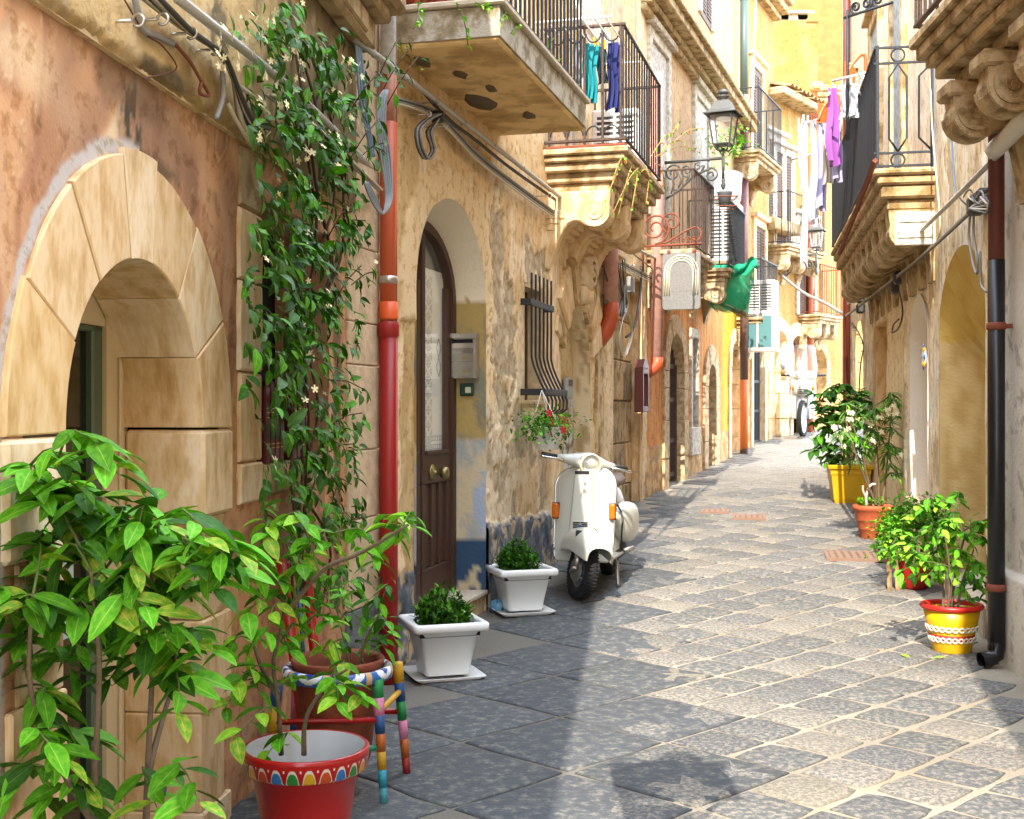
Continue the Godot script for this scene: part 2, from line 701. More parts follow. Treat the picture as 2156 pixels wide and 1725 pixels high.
func look_pink(s: float, y: float) -> Color:
	var w := nz(s * .9, y * .7, 1)
	var v := nz(s * 1.5 + w * 2.2, y * .55 + w * 1.6, 2)
	var v2 := nz(s * 3.2 + w * 3.0, y * 1.1 + w * 2.0, 6)
	var c := mixc(hx("c9966a"), hx("ab7a58"), ss(-.4, .45, v))
	c = mixc(c, hx("9c745a"), ss(.0, .6, v2) * .5 * ss(1.2, 1.9, y + v * .5))
	c = mixc(c, hx("d2a272"), ss(.0, .6, -v2) * .45)
	c = mixc(c, hx("dcbc94"), (1 - ss(.0, .07, absf(nz(s * 1.3 + w * 2.6, y * .5 + w * 1.4, 9) - .12))) * ss(1.7, 2.1, y) * .75 * ss(-.1, .2, nz(s * 2, y * 2, 7)))
	c = mixc(c, hx("c09c7a"), ss(.25, .55, nz(s * 2.2, y * .7 + w, 12)) * .5)
	for k in strokes:
		var a := stroke_at(s, y, k)
		if a > 0: c = mixc(c, k[2], a)
	# damp below the ledge and over the arch
	c = mixc(c, hx("3f3826"), blob(s, y, 3.46, 2.2, .09, .17) * ss(-.3, .1, nz(s * 14, y * 5, 5)) * .95)
	c = mixc(c, hx("5a4a30"), blob(s, y, 3.55, 2.1, .3, .05) * .8)
	c = mixc(c, hx("6b5034"), blob(s, y, 3.5, 2.3, .35, .09) * .6)
	c = mixc(c, hx("574028"), blob(s, y, 5.82, 1.4, .1, 1.2) * .75)
	c = mixc(c, hx("6e5138"), blob(s, y, 4.9, .9, .7, .18) * .6)
	# a pale rim of lime along the stones
	var e := arch_sd(s, y, ARC_S, .76, ARC_Y, .765)
	if s < ARC_S: c = mixc(c, hx("b9b0aa"), 1 - ss(.012, .03, absf(e - .012 - nz(s * 7, y * 7) * .012)))
	var r := nz(s * 2.5, y * 2.5, 3) * .004 + rz(s * 16, y * 16, 3) * .0012 * ss(-.2, .3, nz(s * 1.3, y * 1.3, 15))
	return Color(c.r, c.g, c.b, r)


func look_ledge(s: float, y: float) -> Color:
	var v := nz(s * 1.2, y * .9, 21)
	var st := nz(s * 7, y * .8, 22)
	var c := mixc(hx("d3b279"), hx("c2a168"), ss(-.2, .3, v))
	c = mixc(c, hx("dcc496"), ss(.1, .5, nz(s * 4, y * 1.2, 23)) * .7)
	c = mixc(c, hx("9a8860"), ss(.1, .6, st * .6 + v * .6) * .6)
	c = mixc(c, hx("4f4a38"), ss(.22, .5, rz(s * 5, y * 2.6, 24) * .7 + nz(s * 1.5, y * 1.2, 25) * .6) * .75)
	c = mixc(c, hx("4a4534"), ss(4.5, 5.2, s + nz(s * 5, y * 4, 2) * .6) * .62)
	c = mixc(c, hx("39371f"), blob(s, y, 3.62, 2.37, .25, .05) * .9)
	c = mixc(c, hx("8a6a3c"), (1 - ss(2.35, 2.42, y + nz(s * 6, 0.0) * .03)) * .5)
	return Color(c.r, c.g, c.b, rz(s * 6, y * 6, 5) * .006 - (1 - ss(2.35, 2.365, y + rz(s * 9, 1.0) * .012)) * .02)


func arch_pt(a: float, hw: float, rise: float) -> Vector2:
	return Vector2(ARC_S + cos(a) * hw, ARC_Y + sin(a) * rise)


func nothing(_s, _y): return 1.0


func build_pink_house():
	var f: Dictionary = L1
	setup_strokes()
	var h := thing("townhouse", "pink plastered townhouse with a stone arched doorway behind the lemon trees", "house", f.xf)
	var hole := func(s, y): return minf(arch_sd(s, y, ARC_S, .66, ARC_Y, .67), box_sd(s, y, 4.60, 5.66, 1.17, 2.2))
	sheet("wall", f, h, M.plaster, 1.75, 6.06, -.1, 2.36, .0125, hole, look_pink)
	sheet("stone_band", f, h, M.plaster_fine, 1.75, 6.1, 2.345, 3.5, .016, nothing, look_ledge, .035)
	var st := tool()
	bx(st, Vector3(1.75, 2.345, -.1), Vector3(6.1, 2.36, .02))
	part("band_edge", st, M.stone_old, h)
	# the stones of the arch
	var cuts := [-.02, .47, .96, 1.44, 1.76, 2.2, 2.66, 3.16]
	for i in cuts.size() - 1:
		var a: float = cuts[i] + .004
		var b: float = cuts[i + 1] - .004
		var poly := []
		rng.seed = 40 + i
		var up := rng.randf_range(-.012, .012)
		for k in 7: poly.append(arch_pt(lerpf(a, b, k / 6.0), .755 + up, .765 + up))
		for k in 7: poly.append(arch_pt(lerpf(b, a, k / 6.0), .475, .475))
		st = tool()
		prism(st, Transform3D(), poly, -.25, .012 + rng.randf_range(-.003, .004), .004)
		part("voussoir", st, [M.stone, M.stone_pale, M.stone, M.stone_pale, M.stone, M.stone, M.stone_warm][i], h)
	for sd in [-1, 1]:
		var lv := [1.335, 1.275, 1.05, .72, .42, .1, -.15]
		for i in lv.size() - 1:
			if i == 0: continue
			var y1: float = lv[i] if i > 1 else lv[0]
			if i == 1: y1 = 1.335
			var w := .745 if i % 2 else .70
			if i == 1: w = .765
			var x0: float = ARC_S + sd * .475
			var x1: float = ARC_S + sd * w
			st = tool()
			bx(st, Vector3(minf(x0, x1), lv[i + 1] + .001, -.25), Vector3(maxf(x0, x1), y1 - .001, .018 if i % 2 else .008), .012 if i == 1 else .005)
			part("jamb_stone", st, [M.stone, M.stone_pale, M.stone_old, M.stone][i % 4], h)
	# aluminium door set back in the arch
	var z := -.25
	st = tool()
	bx(st, Vector3(2.9, -.1, z - .06), Vector3(3.06, 1.84, z))
	bx(st, Vector3(3.86, -.1, z - .06), Vector3(4.02, 1.84, z))
	bx(st, Vector3(3.06, 1.66, z - .055), Vector3(3.86, 1.84, z - .005))
	bx(st, Vector3(3.94, -.1, z), Vector3(3.965, 1.7, z + .012), .004)
	var door := part("door", st, mat("beige_paint", "cdb892", .45), h)
	st = tool()
	bx(st, Vector3(3.79, -.1, z - .05), Vector3(3.86, 1.66, z - .012), .006)
	bx(st, Vector3(3.06, 1.64, z - .05), Vector3(3.86, 1.66, z - .012), .004)
	part("sash", st, mat("green_paint", "4c5b46", .4), door)
	st = tool()
	bx(st, Vector3(3.05, -.1, z - .045), Vector3(3.80, 1.65, z - .035))
	part("pane", st, M.dark_glass, door)
	st = tool()
	bx(st, Vector3(3.35, .72, z - .034), Vector3(3.7, .95, z - .032))
	part("notice", st, mat("pale_paper", "a9bcb4", .8), door)
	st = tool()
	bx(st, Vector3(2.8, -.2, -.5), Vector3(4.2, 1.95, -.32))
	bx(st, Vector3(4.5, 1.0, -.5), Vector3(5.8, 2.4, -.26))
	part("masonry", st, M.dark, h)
	# the book window: rough stone jamb, sill and reveal
	var ys := [1.06, 1.21, 1.535, 1.86, 2.12, 2.34]
	for i in ys.size() - 1:
		rng.seed = 90 + i
		var x0 := 4.37 + rng.randf_range(-.012, .012)
		var x1 := 4.63 + rng.randf_range(-.015, .015)
		st = tool()
		prism(st, Transform3D(), [Vector2(x0, ys[i] + .004), Vector2(x1, ys[i] + .004), Vector2(x1 + rng.randf_range(-.015, .015), lerpf(ys[i], ys[i + 1], .5)), Vector2(x1, ys[i + 1] - .004), Vector2(x0 + .01, ys[i + 1] - .003), Vector2(x0 - rng.randf_range(0, .01), lerpf(ys[i], ys[i + 1], .6))], -.22, .012 + rng.randf_range(0, .008), .008)
		part("jamb_stone", st, [M.stone_pale, M.stone, M.stone_pale, M.stone, M.stone_dark][i], h)
	st = tool()
	bx(st, Vector3(4.635, 1.07, -.22), Vector3(5.66, 1.195, .02), .015)
	part("sill", st, M.stone_old, h)
	st = tool()
	bx(st, Vector3(5.655, 1.17, -.25), Vector3(5.70, 2.2, -.004))
	bx(st, Vector3(4.63, 2.19, -.25), Vector3(5.66, 2.24, -.004))
	part("reveal", st, worn("pink_reveal", "b98a66", .95, "t_grain", 1.2), h)
	# carved cornice over the window
	st = tool()
	bx(st, Vector3(4.6, 3.14, .03), Vector3(6.08, 3.3, .13), .02)
	bx(st, Vector3(4.55, 3.29, .03), Vector3(6.12, 3.36, .2), .015)
	bx(st, Vector3(4.5, 3.35, .03), Vector3(6.2, 3.7, .26), .03)
	bx(st, Vector3(4.85, 3.17, .12), Vector3(5.85, 3.27, .145), .01)
	part("cornice", st, M.stone_dark, h)
	# the rest of the house, up to its roof
	st = tool()
	bx(st, Vector3(-5, -.2, -6), Vector3(6.05, 7.8, -.45))
	bx(st, Vector3(-5, 3.48, -.46), Vector3(6.05, 7.8, .03))
	bx(st, Vector3(-5, -.2, -.46), Vector3(1.76, 3.5, 0.0))
	part("upper_wall", st, worn("pink_coarse", "bd8c68", .95, "t_blotch", .5), h)


# ---------- the house with the arched door behind the red drainpipe

const AL_S := 7.87

func look_plaster(s: float, y: float) -> Color:
	var v := nz(s * .7, y * .6, 31)
	var sk := nz(s * 4.0, y * 1.0, 32) * .8 + nz(s * 1.3, y * 1.1, 34) * .4
	var c := mixc(hx("e6cda4"), hx("dabb8e"), ss(-.25, .35, v))
	c = mixc(c, hx("efdfc2"), ss(.05, .4, nz(s * 1.5, y * 1.1, 33)) * .7)
	c = mixc(c, hx("c4a67c"), ss(.12, .6, sk) * .4)
	c = mixc(c, hx("cabfa9"), ss(-.1, .35, nz(s * .9, y * .9, 42)) * (1 - ss(1.2, 2.2, y)) * .8)
	c = mixc(c, hx("d2aa70"), ss(.1, .45, nz(s * 3.5, y * 1.5, 41)) * .4)
	c = mixc(c, hx("9c8866"), ss(.36, .62, nz(s * 7, y * 1.8, 35)) * .4)
	var rel := nz(s * 1.7, y * 1.7, 36) * .006
	# bare mortar where the plaster has come away
	var d1 := nz(s * .95, y * .8, 37) * .9 + rz(s * 5, y * 4, 40) * .12 + .24 * (1 - ss(.8, 2.6, y)) - .1 + blob(s, y, 9.05, 2.0, .4, 1.1) * .5 + blob(s, y, 8.95, 1.0, .5, .6) * .42
	if s < 7.2: d1 -= .35
	if y > 2.8: d1 -= .25
	if s > 10.3 and s < 12.2: d1 -= .2
	var bare := ss(.235, .265, d1)
	c = mixc(c, mixc(hx("bfae92"), hx("a8977c"), ss(-.2, .3, rz(s * 9, y * 9, 38))), bare)
	rel -= bare * .012 - bare * rz(s * 30, y * 30, 39) * .004
	var white := ss(.31, .36, nz(s * 1.9, y * 1.5, 44) * .9 + rz(s * 6, y * 5, 43) * .15 + (.12 if s > 8.5 and y < 1.6 else -.1))
	c = mixc(c, hx("e8d6b8"), white * .8)
	rel += white * .003
	# left of the door: a smooth cream patch beside the pipe, ochre round it
	if s < 7.25:
		var q := ss(-.02, .0, 6.98 + nz(y * 1.6, 3.0, 45) * .09 - s) * ss(.50, .54, y + nz(s * 5, 0.0) * .03) * (1 - ss(1.75, 1.85, y + nz(s * 6, y * 2, 3) * .12))
		c = mixc(mixc(hx("b89a66"), hx("cbb080"), ss(-.2, .3, nz(s * 8, y * 2, 46))), hx("ead0a8"), q)
		if y > 1.9: c = mixc(c, hx("dcc090"), .5)
	# arched band round the doorway
	var e := arch_sd(s, y, AL_S, .69, 2.1, .59)
	if y > 1.9 and e < .24:
		c = mixc(c, hx("e4cba2"), .8 * (1 - ss(.19, .22, e + nz(s * 4, y * 4) * .03)))
		rel += .012 * (1 - ss(.19, .2, e))
	if y > 2.9: c = mixc(c, hx("dcb983"), .5)
	# slate-blue base coat
	var line := .5 if s < 8 else .62 - (s - 8.56) * .045
	line += nz(s * 3, 1.0, 47) * .03
	if s < 10.55 and y < line:
		var flake := ss(.16, .2, rz(s * 3.2, y * 3.2, 48) - .05)
		c = mixc(mixc(hx("4d5866"), hx("6c7079"), ss(-.2, .35, nz(s * 4, y * 4, 49))), hx("b3a184"), flake)
		rel += (.03 if s > 8.5 else .004) * ss(0, .015, line - y) - flake * .006
	elif s < 10.55 and y < line + .02 and s > 8.5:
		c = hx("a9a49c")
		rel += .02
	if s > 10.55 and s < 10.9 and y < .75: c = mixc(c, hx("9a5a44"), ss(-.1, .3, nz(s * 3, y * 3, 50)) * .7)
	if s > 12.0: c = mixc(c, hx("e2c594"), .45)
	return Color(c.r, c.g, c.b, rel)


func look_reveal(y: float, q: float, sd: float) -> Color:
	var c: Color
	var line := 2.12 + nz(q * 20, sd) * .02
	if y > line: c = hx("f0e2c6")
	elif y > 1.2:
		c = mixc(hx("b59a5c"), hx("85806a"), ss(-.25, .3, rz(q * .8 + sd, y * 1.6, 51)))
	else:
		c = mixc(hx("d2c09a"), hx("a7a9a4"), ss(-.2, .3, rz(q * .8 + sd, y * 1.7, 52)))
		c = mixc(c, hx("9fb2cc"), ss(.12, .25, rz(q * .7 + sd, y * 1.8, 53)) * .8)
	if y < .52:
		c = mixc(hx("2f4a66"), hx("c7b48f"), ss(.2, .26, rz(q * 1.2 + sd, y * 4, 54) + (1 - ss(.22, .3, y)) * .3))
	return c


# the sides and the underside of an arched recess, between its outline on the wall and the one at the back
func reveal_band(called: String, parent: Node, mt: Material, front: Array, back: Array, z0: float, z1: float, shade: Callable, nz_ := 10) -> MeshInstance3D:
	var st := tool(false)
	for i in front.size() - 1:
		var steps := maxi(1, int(front[i].distance_to(front[i + 1]) / .035))
		for k in steps:
			for m in nz_:
				var q := []
				for w in [[k, m], [k + 1, m], [k + 1, m + 1], [k, m + 1]]:
					var t: float = float(w[0]) / steps
					var v: float = float(w[1]) / nz_
					var p: Vector2 = front[i].lerp(front[i + 1], t).lerp(back[i].lerp(back[i + 1], t), v)
					q.append([Vector3(p.x, p.y, lerpf(z0, z1, v)), shade.call(p.y, v, float(i))])
				for j in [0, 1, 2, 0, 2, 3]:
					st.set_color(q[j][1]); st.add_vertex(q[j][0])
	return part(called, st, mt, parent)


func arch_line(c: float, hw: float, spring: float, rise: float, bottom: float, n := 16) -> Array:
	var o := [Vector2(c + hw, bottom)]
	o.append_array(arc2(Vector2(c, spring), hw, rise, 0, PI, n))
	o.append(Vector2(c - hw, bottom))
	return o


func lace_texture() -> ImageTexture:
	var im := Image.create(96, 512, false, Image.FORMAT_RGB8)
	im.fill(Color(.95, .95, .92))
	for y in 512:
		for x in 96:
			var ink := 0.0
			var u := absf(x - 40.0)
			if u < 14 and y > 20:
				var ph := fposmod(y, 44.0) - 22.0
				if absf(absf(ph) - u * 1.5) < 4 or (u < 4 and absf(ph) < 6): ink = 0.0
				elif y % 4 < 2: ink = .55
			if absf(x - 78.0) < 9 and y > 190 and y < 300:
				var ph2 := fposmod(y - 190, 55.0) - 27.0
				if absf(absf(ph2) / 3.2 + absf(x - 78.0) - 8.5) < 1.4: ink = .7
			if absf(x - 6.0) < 6 and y > 190 and y < 300 and absf(absf(fposmod(y - 190, 55.0) - 27.0) / 3.2 + absf(x - 6.0) - 6.0) < 1.3: ink = .7
			if y > 462 and (y % 12 < 3 or (y % 24 > 12 and x % 8 < 3)): ink = .35
			if ink > 0: im.set_pixel(x, y, Color(.95, .95, .92).lerp(Color(.35, .33, .28), ink))
	return ImageTexture.create_from_image(im)


func build_door_house():
	var f: Dictionary = L2
	var h := thing("townhouse", "cream townhouse of peeling plaster with the brown arched door beside the red drainpipe", "house", f.xf)
	var hole := func(s, y): return minf(minf(arch_sd(s, y, AL_S, .685, 2.1, .585), box_sd(s, y, 9.6, 10.2, 1.46, 2.36)), minf(arch_sd(s, y, 11.42, .62, 1.72, .6), box_sd(s, y, 13.22, 15.05, -1, 2.9)))
	sheet("wall", f, h, M.plaster, 6.16, 15.42, -.2, 3.5, .0165, hole, look_plaster)
	sheet("upper_wall", f, h, M.plaster, 6.16, 15.42, 3.5, 7.0, .06, nothing, look_upper)
	# dressed stones at the corner
	var ys := [-.1, .42, .86, 1.2, 1.62, 1.83, 2.2, 2.62, 3.0, 3.5]
	for i in ys.size() - 1:
		var st := tool()
		bx(st, Vector3(6.17, ys[i] + .002, -.1), Vector3(6.578, ys[i + 1] - .002, .032), .006)
		var m: Material = worn("quoin_paint", "e0c6a2", .92, "t_blotch", .7, "b_soft", .5) if i != 0 else worn("quoin_slate", "6d7278", .92, "t_dirt", 1.2, "b_soft", .5)
		part("quoin", st, m, h)
	# the doorway
	var front := arch_line(AL_S, .685, 2.1, .585, -.05)
	var back := arch_line(AL_S, .635, 2.1, .47, -.05)
	reveal_band("doorway_reveal", h, M.plaster_fine, front, back, .013, -.23, func(y, v, i): return look_reveal(y, v, 0.0 if i < 9 else 5.0))
	var st := tool()
	bx(st, Vector3(7.1, -.1, -.3), Vector3(8.62, .165, .0))
	part("doorstep_riser", st, M.stone_old, h)
	st = tool()
	bx(st, Vector3(7.16, .165, -.3), Vector3(8.575, .195, .025), .006)
	part("doorstep", st, worn("marble", "cfbfa8", .6, "t_blotch", 1.2, "b_soft", .1), h)
	# double door, its upper half glazed
	st = tool()
	var fo := arch_line(AL_S, .64, 2.1, .475, .195)
	var fi := arch_line(AL_S, .575, 2.1, .42, .195)
	for i in fo.size() - 1:
		var a := Vector3(fo[i].x, fo[i].y, -.18); var b := Vector3(fo[i + 1].x, fo[i + 1].y, -.18)
		var c := Vector3(fi[i + 1].x, fi[i + 1].y, -.18); var d := Vector3(fi[i].x, fi[i].y, -.18)
		quad(st, a, b, c, d)
		quad(st, d, c, c - Vector3(0, 0, .06), d - Vector3(0, 0, .06))
		quad(st, a, a - Vector3(0, 0, .06), b - Vector3(0, 0, .06), b)
	var door := part("door", st, M.wood_dark, h)
	for sd in [-1, 1]:
		st = tool()
		var x0: float = AL_S + sd * .015
		var x1: float = AL_S + sd * .575
		var lo := minf(x0, x1); var hi := maxf(x0, x1)
		bx(st, Vector3(lo, .2, -.24), Vector3(hi, .4, -.2), .006)
		bx(st, Vector3(lo, .93, -.24), Vector3(hi, 1.12, -.2), .006)
		bx(st, Vector3(lo, .4, -.24), Vector3(lo + .07, .93, -.2), .004)
		bx(st, Vector3(hi - .07, .4, -.24), Vector3(hi, .93, -.2), .004)
		bx(st, Vector3(lo, 1.12, -.24), Vector3(lo + .06, 2.5, -.2), .004)
		bx(st, Vector3(hi - .06, 1.12, -.24), Vector3(hi, 2.2, -.2), .004)
		for k in 2: bx(st, Vector3(lo + .07 + .147 * (k + 1) - .02, .4, -.24), Vector3(lo + .07 + .147 * (k + 1) + .02, .93, -.205), .004)
		bx(st, Vector3(lo + .06, 1.115, -.21), Vector3(hi - .06, 1.14, -.185), .004)
		part("leaf", st, M.wood_dark, door)
		for k in 3:
			st = tool()
			var px := lo + .07 + .147 * k
			bx(st, Vector3(px + (.02 if k else 0.0), .4, -.245), Vector3(px + (.127 if k < 2 else .126), .93, -.222), .01)
			part("panel", st, M.wood_dark, door)
		st = tool()
		bx(st, Vector3(lo + .05, 1.12, -.236), Vector3(hi - .05, 2.56, -.23))
		part("pane", st, M.glass, door)
	var cm := mat("lace", "ffffff", .95)
	cm.albedo_texture = lace_texture()
	st = tool()
	for e in [[0, 0, 7.32, 1.13], [0, 1, 7.32, 2.3], [1, 1, 7.86, 2.3], [0, 0, 7.32, 1.13], [1, 1, 7.86, 2.3], [1, 0, 7.86, 1.13]]:
		st.set_uv(Vector2(e[0], 1 - e[1])); st.add_vertex(Vector3(e[2], e[3], -.242))
	for e in [[0, 0, 7.9, 1.13], [0, 1, 7.9, 2.3], [1, 1, 8.42, 2.3], [0, 0, 7.9, 1.13], [1, 1, 8.42, 2.3], [1, 0, 8.42, 1.13]]:
		st.set_uv(Vector2(e[0], 1 - e[1])); st.add_vertex(Vector3(e[2], e[3], -.242))
	part("curtain", st, cm, door)
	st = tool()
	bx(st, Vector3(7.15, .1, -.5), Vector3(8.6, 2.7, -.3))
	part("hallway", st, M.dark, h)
	st = tool(true)
	lathe(st, Transform3D(Basis(Vector3.RIGHT, Vector3(0, 0, 1), Vector3.DOWN), Vector3(8.07, 1.0, -.2)), [Vector2(.0, 0), Vector2(.055, 0), Vector2(.05, .012), Vector2(.014, .018), Vector2(.012, .05), Vector2(.03, .06), Vector2(.042, .08), Vector2(.035, .105), Vector2(0, .112)], 20)
	part("knob", st, mat("brass", "8f8257", .38, .9), door)
	# window with shutters behind the grille
	st = tool()
	for e in [[9.6, 9.63, 1.46, 2.36], [10.17, 10.2, 1.46, 2.36]]: bx(st, Vector3(e[0], e[2], -.2), Vector3(e[1], e[3], -.002))
	bx(st, Vector3(9.6, 2.33, -.2), Vector3(10.2, 2.36, -.002))
	bx(st, Vector3(9.58, 1.44, -.2), Vector3(10.22, 1.47, .02), .004)
	part("window_reveal", st, worn("reveal_plaster", "d9bd90", .95, "t_blotch", 1.0), h)
	st = tool()
	bx(st, Vector3(9.63, 1.47, -.17), Vector3(9.69, 2.33, -.12), .005)
	bx(st, Vector3(10.11, 1.47, -.17), Vector3(10.17, 2.33, -.12), .005)
	bx(st, Vector3(9.69, 1.47, -.17), Vector3(10.11, 1.54, -.12), .005)
	bx(st, Vector3(9.69, 2.26, -.17), Vector3(10.11, 2.33, -.12), .005)
	var win := part("window", st, M.wood_dark, h)
	st = tool()
	bx(st, Vector3(9.69, 1.54, -.16), Vector3(10.11, 2.26, -.15))
	part("shutter", st, worn("shutter_grey", "8b8d80", .7, "t_blotch", 1.0), win)
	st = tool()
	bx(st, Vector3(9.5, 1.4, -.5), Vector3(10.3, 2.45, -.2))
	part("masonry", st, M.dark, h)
	# the blind portal with its carved fan
	var nf := arch_line(11.42, .62, 1.72, .6, -.1)
	reveal_band("niche_reveal", h, M.plaster_fine, nf, nf, .004, -.16, func(y, v, i): return mixc(hx("e6d2ac"), hx("b79c70"), ss(0, .4, nz(v * 2 + i * .3, y * 2, 60))), 4)
	sheet("niche_wall", f, h, M.plaster, 10.75, 12.1, -.1, 2.4, .02, nothing, look_niche, -.16)
	for k in 9:
		var a0 := lerpf(.28, PI - .28, k / 9.0)
		var a1 := lerpf(.28, PI - .28, (k + .86) / 9.0)
		st = tool()
		var pl := []
		for i in 4: pl.append(Vector2(11.42, 1.72) + Vector2(cos(lerpf(a0, a1, i / 3.0)) * .64, sin(lerpf(a0, a1, i / 3.0)) * .62))
		for i in 4: pl.append(Vector2(11.42, 1.72) + Vector2(cos(lerpf(a1, a0, i / 3.0)) * (1.02 + .05 * (k % 2)), sin(lerpf(a1, a0, i / 3.0)) * (1.0 + .05 * (k % 2))))
		prism(st, Transform3D(), pl, -.03, .055 + .015 * (k % 2), .02)
		part("fan_stone", st, [M.stone_pale, M.stone, M.stone_old][k % 3], h)
	st = tool(true)
	scroll(st, Transform3D(Basis(), Vector3(11.5, 2.62, .02)), .17, .14, 1)
	bx(st, Vector3(11.34, 2.35, .0), Vector3(11.66, 2.5, .12), .03)
	part("keystone", st, M.stone_pale, h)
	st = tool()
	for e in [[2.84, 2.89, .07], [2.89, 2.93, .11], [2.93, 3.0, .15]]: bx(st, Vector3(10.3, e[0], -.05), Vector3(13.1, e[1], e[2]), .008)
	part("portal_cornice", st, M.stone, h)
	for e in [[10.36, 10.62], [12.25, 12.55]]:
		st = tool()
		bx(st, Vector3(e[0], .3, -.05), Vector3(e[1], 2.84, .035), .01)
		part("pilaster", st, M.stone_old if e[0] > 11 else M.stone_pale, h)
	# walled-up passage of old blocks
	var rows := [-.1, .55, 1.02, 1.5, 1.95, 2.4, 2.95]
	for i in rows.size() - 1:
		var cuts := [13.15, 13.8 + .25 * (i % 2), 14.5 + .2 * (i % 2), 15.1]
		for k in 3:
			rng.seed = i * 7 + k
			st = tool()
			bx(st, Vector3(cuts[k] + .004, rows[i] + .004, -.3), Vector3(cuts[k + 1] - .004, rows[i + 1] - .004, -.13 + rng.randf_range(-.012, .012)), .012)
			part("stone_block", st, [M.stone_dark, M.stone_old, M.stone_dark, M.stone_warm][rng.randi_range(0, 3)], h)
	st = tool()
	bx(st, Vector3(13.15, -.1, -.3), Vector3(13.22, 2.95, -.003)); bx(st, Vector3(15.05, -.1, -.3), Vector3(15.12, 2.95, -.003)); bx(st, Vector3(13.15, 2.9, -.3), Vector3(15.12, 2.97, -.003))
	part("passage_reveal", st, M.stone, h)
	st = tool()
	bx(st, Vector3(6.05, -.2, -7), Vector3(15.4, 7.0, -.55))
	bx(st, Vector3(6.1, 6.9, -.6), Vector3(15.45, 7.05, .12))
	part("masonry", st, M.stone_old, h)
	balcony_one(h)
	balcony_two(h)


func look_upper(s: float, y: float) -> Color:
	var v := nz(s * .6, y * .5, 61)
	var c := mixc(hx("dcb988"), hx("ecd6ae"), ss(-.3, .3, v))
	c = mixc(c, hx("8f7a55"), ss(.15, .5, nz(s * 4, y * .6, 62)) * .6)
	c = mixc(c, hx("a99f90"), ss(.2, .4, nz(s * 1.5, y * .8, 63)) * .6)
	return Color(c.r, c.g, c.b, 0)


func look_niche(s: float, y: float) -> Color:
	var c := mixc(hx("d8c49b"), hx("c9b184"), ss(-.2, .3, nz(s * 2, y, 64)))
	c = mixc(c, hx("c9cdd0"), ss(.0, .15, rz(s * 1.6, y * 1.2, 65) + .1) * (1 - ss(1.5, 1.7, y)))
	c = mixc(c, hx("8a8068"), ss(.22, .27, rz(s * 3, y * 3, 66)) * (1 - ss(1.3, 1.7, y)))
	return Color(c.r, c.g, c.b, rz(s * 3, y * 3, 66) * .004)


# a carved volute: a ribbon of stone that winds inward
func scroll(st: SurfaceTool, xf: Transform3D, r: float, depth: float, dir: int, turns := 2.1):
	var n := 44
	var pts := []
	for i in n + 1:
		var t := float(i) / n
		var a := t * turns * TAU * dir
		pts.append(Vector2(cos(a), sin(a)) * r * pow(1 - t, .85))
	var w := r * .26
	for i in n:
		var a: Vector2 = pts[i]; var b: Vector2 = pts[i + 1]
		var wa := w * (1 - .6 * float(i) / n); var wb := w * (1 - .6 * float(i + 1) / n)
		var na := (a.normalized() * maxf(0, a.length() - wa)); var nb := (b.normalized() * maxf(0, b.length() - wb))
		var z := depth
		quad(st, xf * Vector3(a.x, a.y, z), xf * Vector3(b.x, b.y, z), xf * Vector3(nb.x, nb.y, z - .008), xf * Vector3(na.x, na.y, z - .008))
		quad(st, xf * Vector3(a.x, a.y, 0), xf * Vector3(b.x, b.y, 0), xf * Vector3(b.x, b.y, z), xf * Vector3(a.x, a.y, z))
		quad(st, xf * Vector3(na.x, na.y, 0), xf * Vector3(nb.x, nb.y, 0), xf * Vector3(nb.x, nb.y, z - .008), xf * Vector3(na.x, na.y, z - .008))
	var disc := []
	for i in 24: disc.append(Vector2(cos(TAU * i / 24), sin(TAU * i / 24)) * r * .94)
	prism(st, xf, disc, 0, depth * .72)
	lathe(st, xf * Transform3D(Basis(Vector3.RIGHT, Vector3(0, 0, 1), Vector3.DOWN), Vector3(0, 0, depth * .7)), [Vector2(r * .2, 0), Vector2(r * .17, depth * .2), Vector2(0, depth * .32)], 12)


# rows of bars between two points of a balcony's edge, with rails
func railing(parent: Node, a: Vector3, b: Vector3, h: float, gap: float, bar: float, mt: Material, low := .05):
	var len_ := a.distance_to(b)
	var n := maxi(2, int(len_ / gap))
	var me := CylinderMesh.new()
	me.top_radius = bar; me.bottom_radius = bar; me.height = h - low; me.radial_segments = 6; me.rings = 1
	for i in n + 1:
		piece("baluster", me, mt, parent, Transform3D(Basis(), a.lerp(b, float(i) / n) + Vector3(0, low + (h - low) * .5, 0)))
	var dir := (b - a).normalized()
	var bs := Basis(dir, Vector3.UP, dir.cross(Vector3.UP))
	for y in [low, h]:
		var st := tool()
		box(st, Transform3D(bs, (a + b) * .5 + Vector3(0, y, 0)), Vector3(len_ + bar * 2, bar * (2.0 if y < h * .5 else 2.6), bar * 3.2), .003)
		part("rail", st, mt, parent)


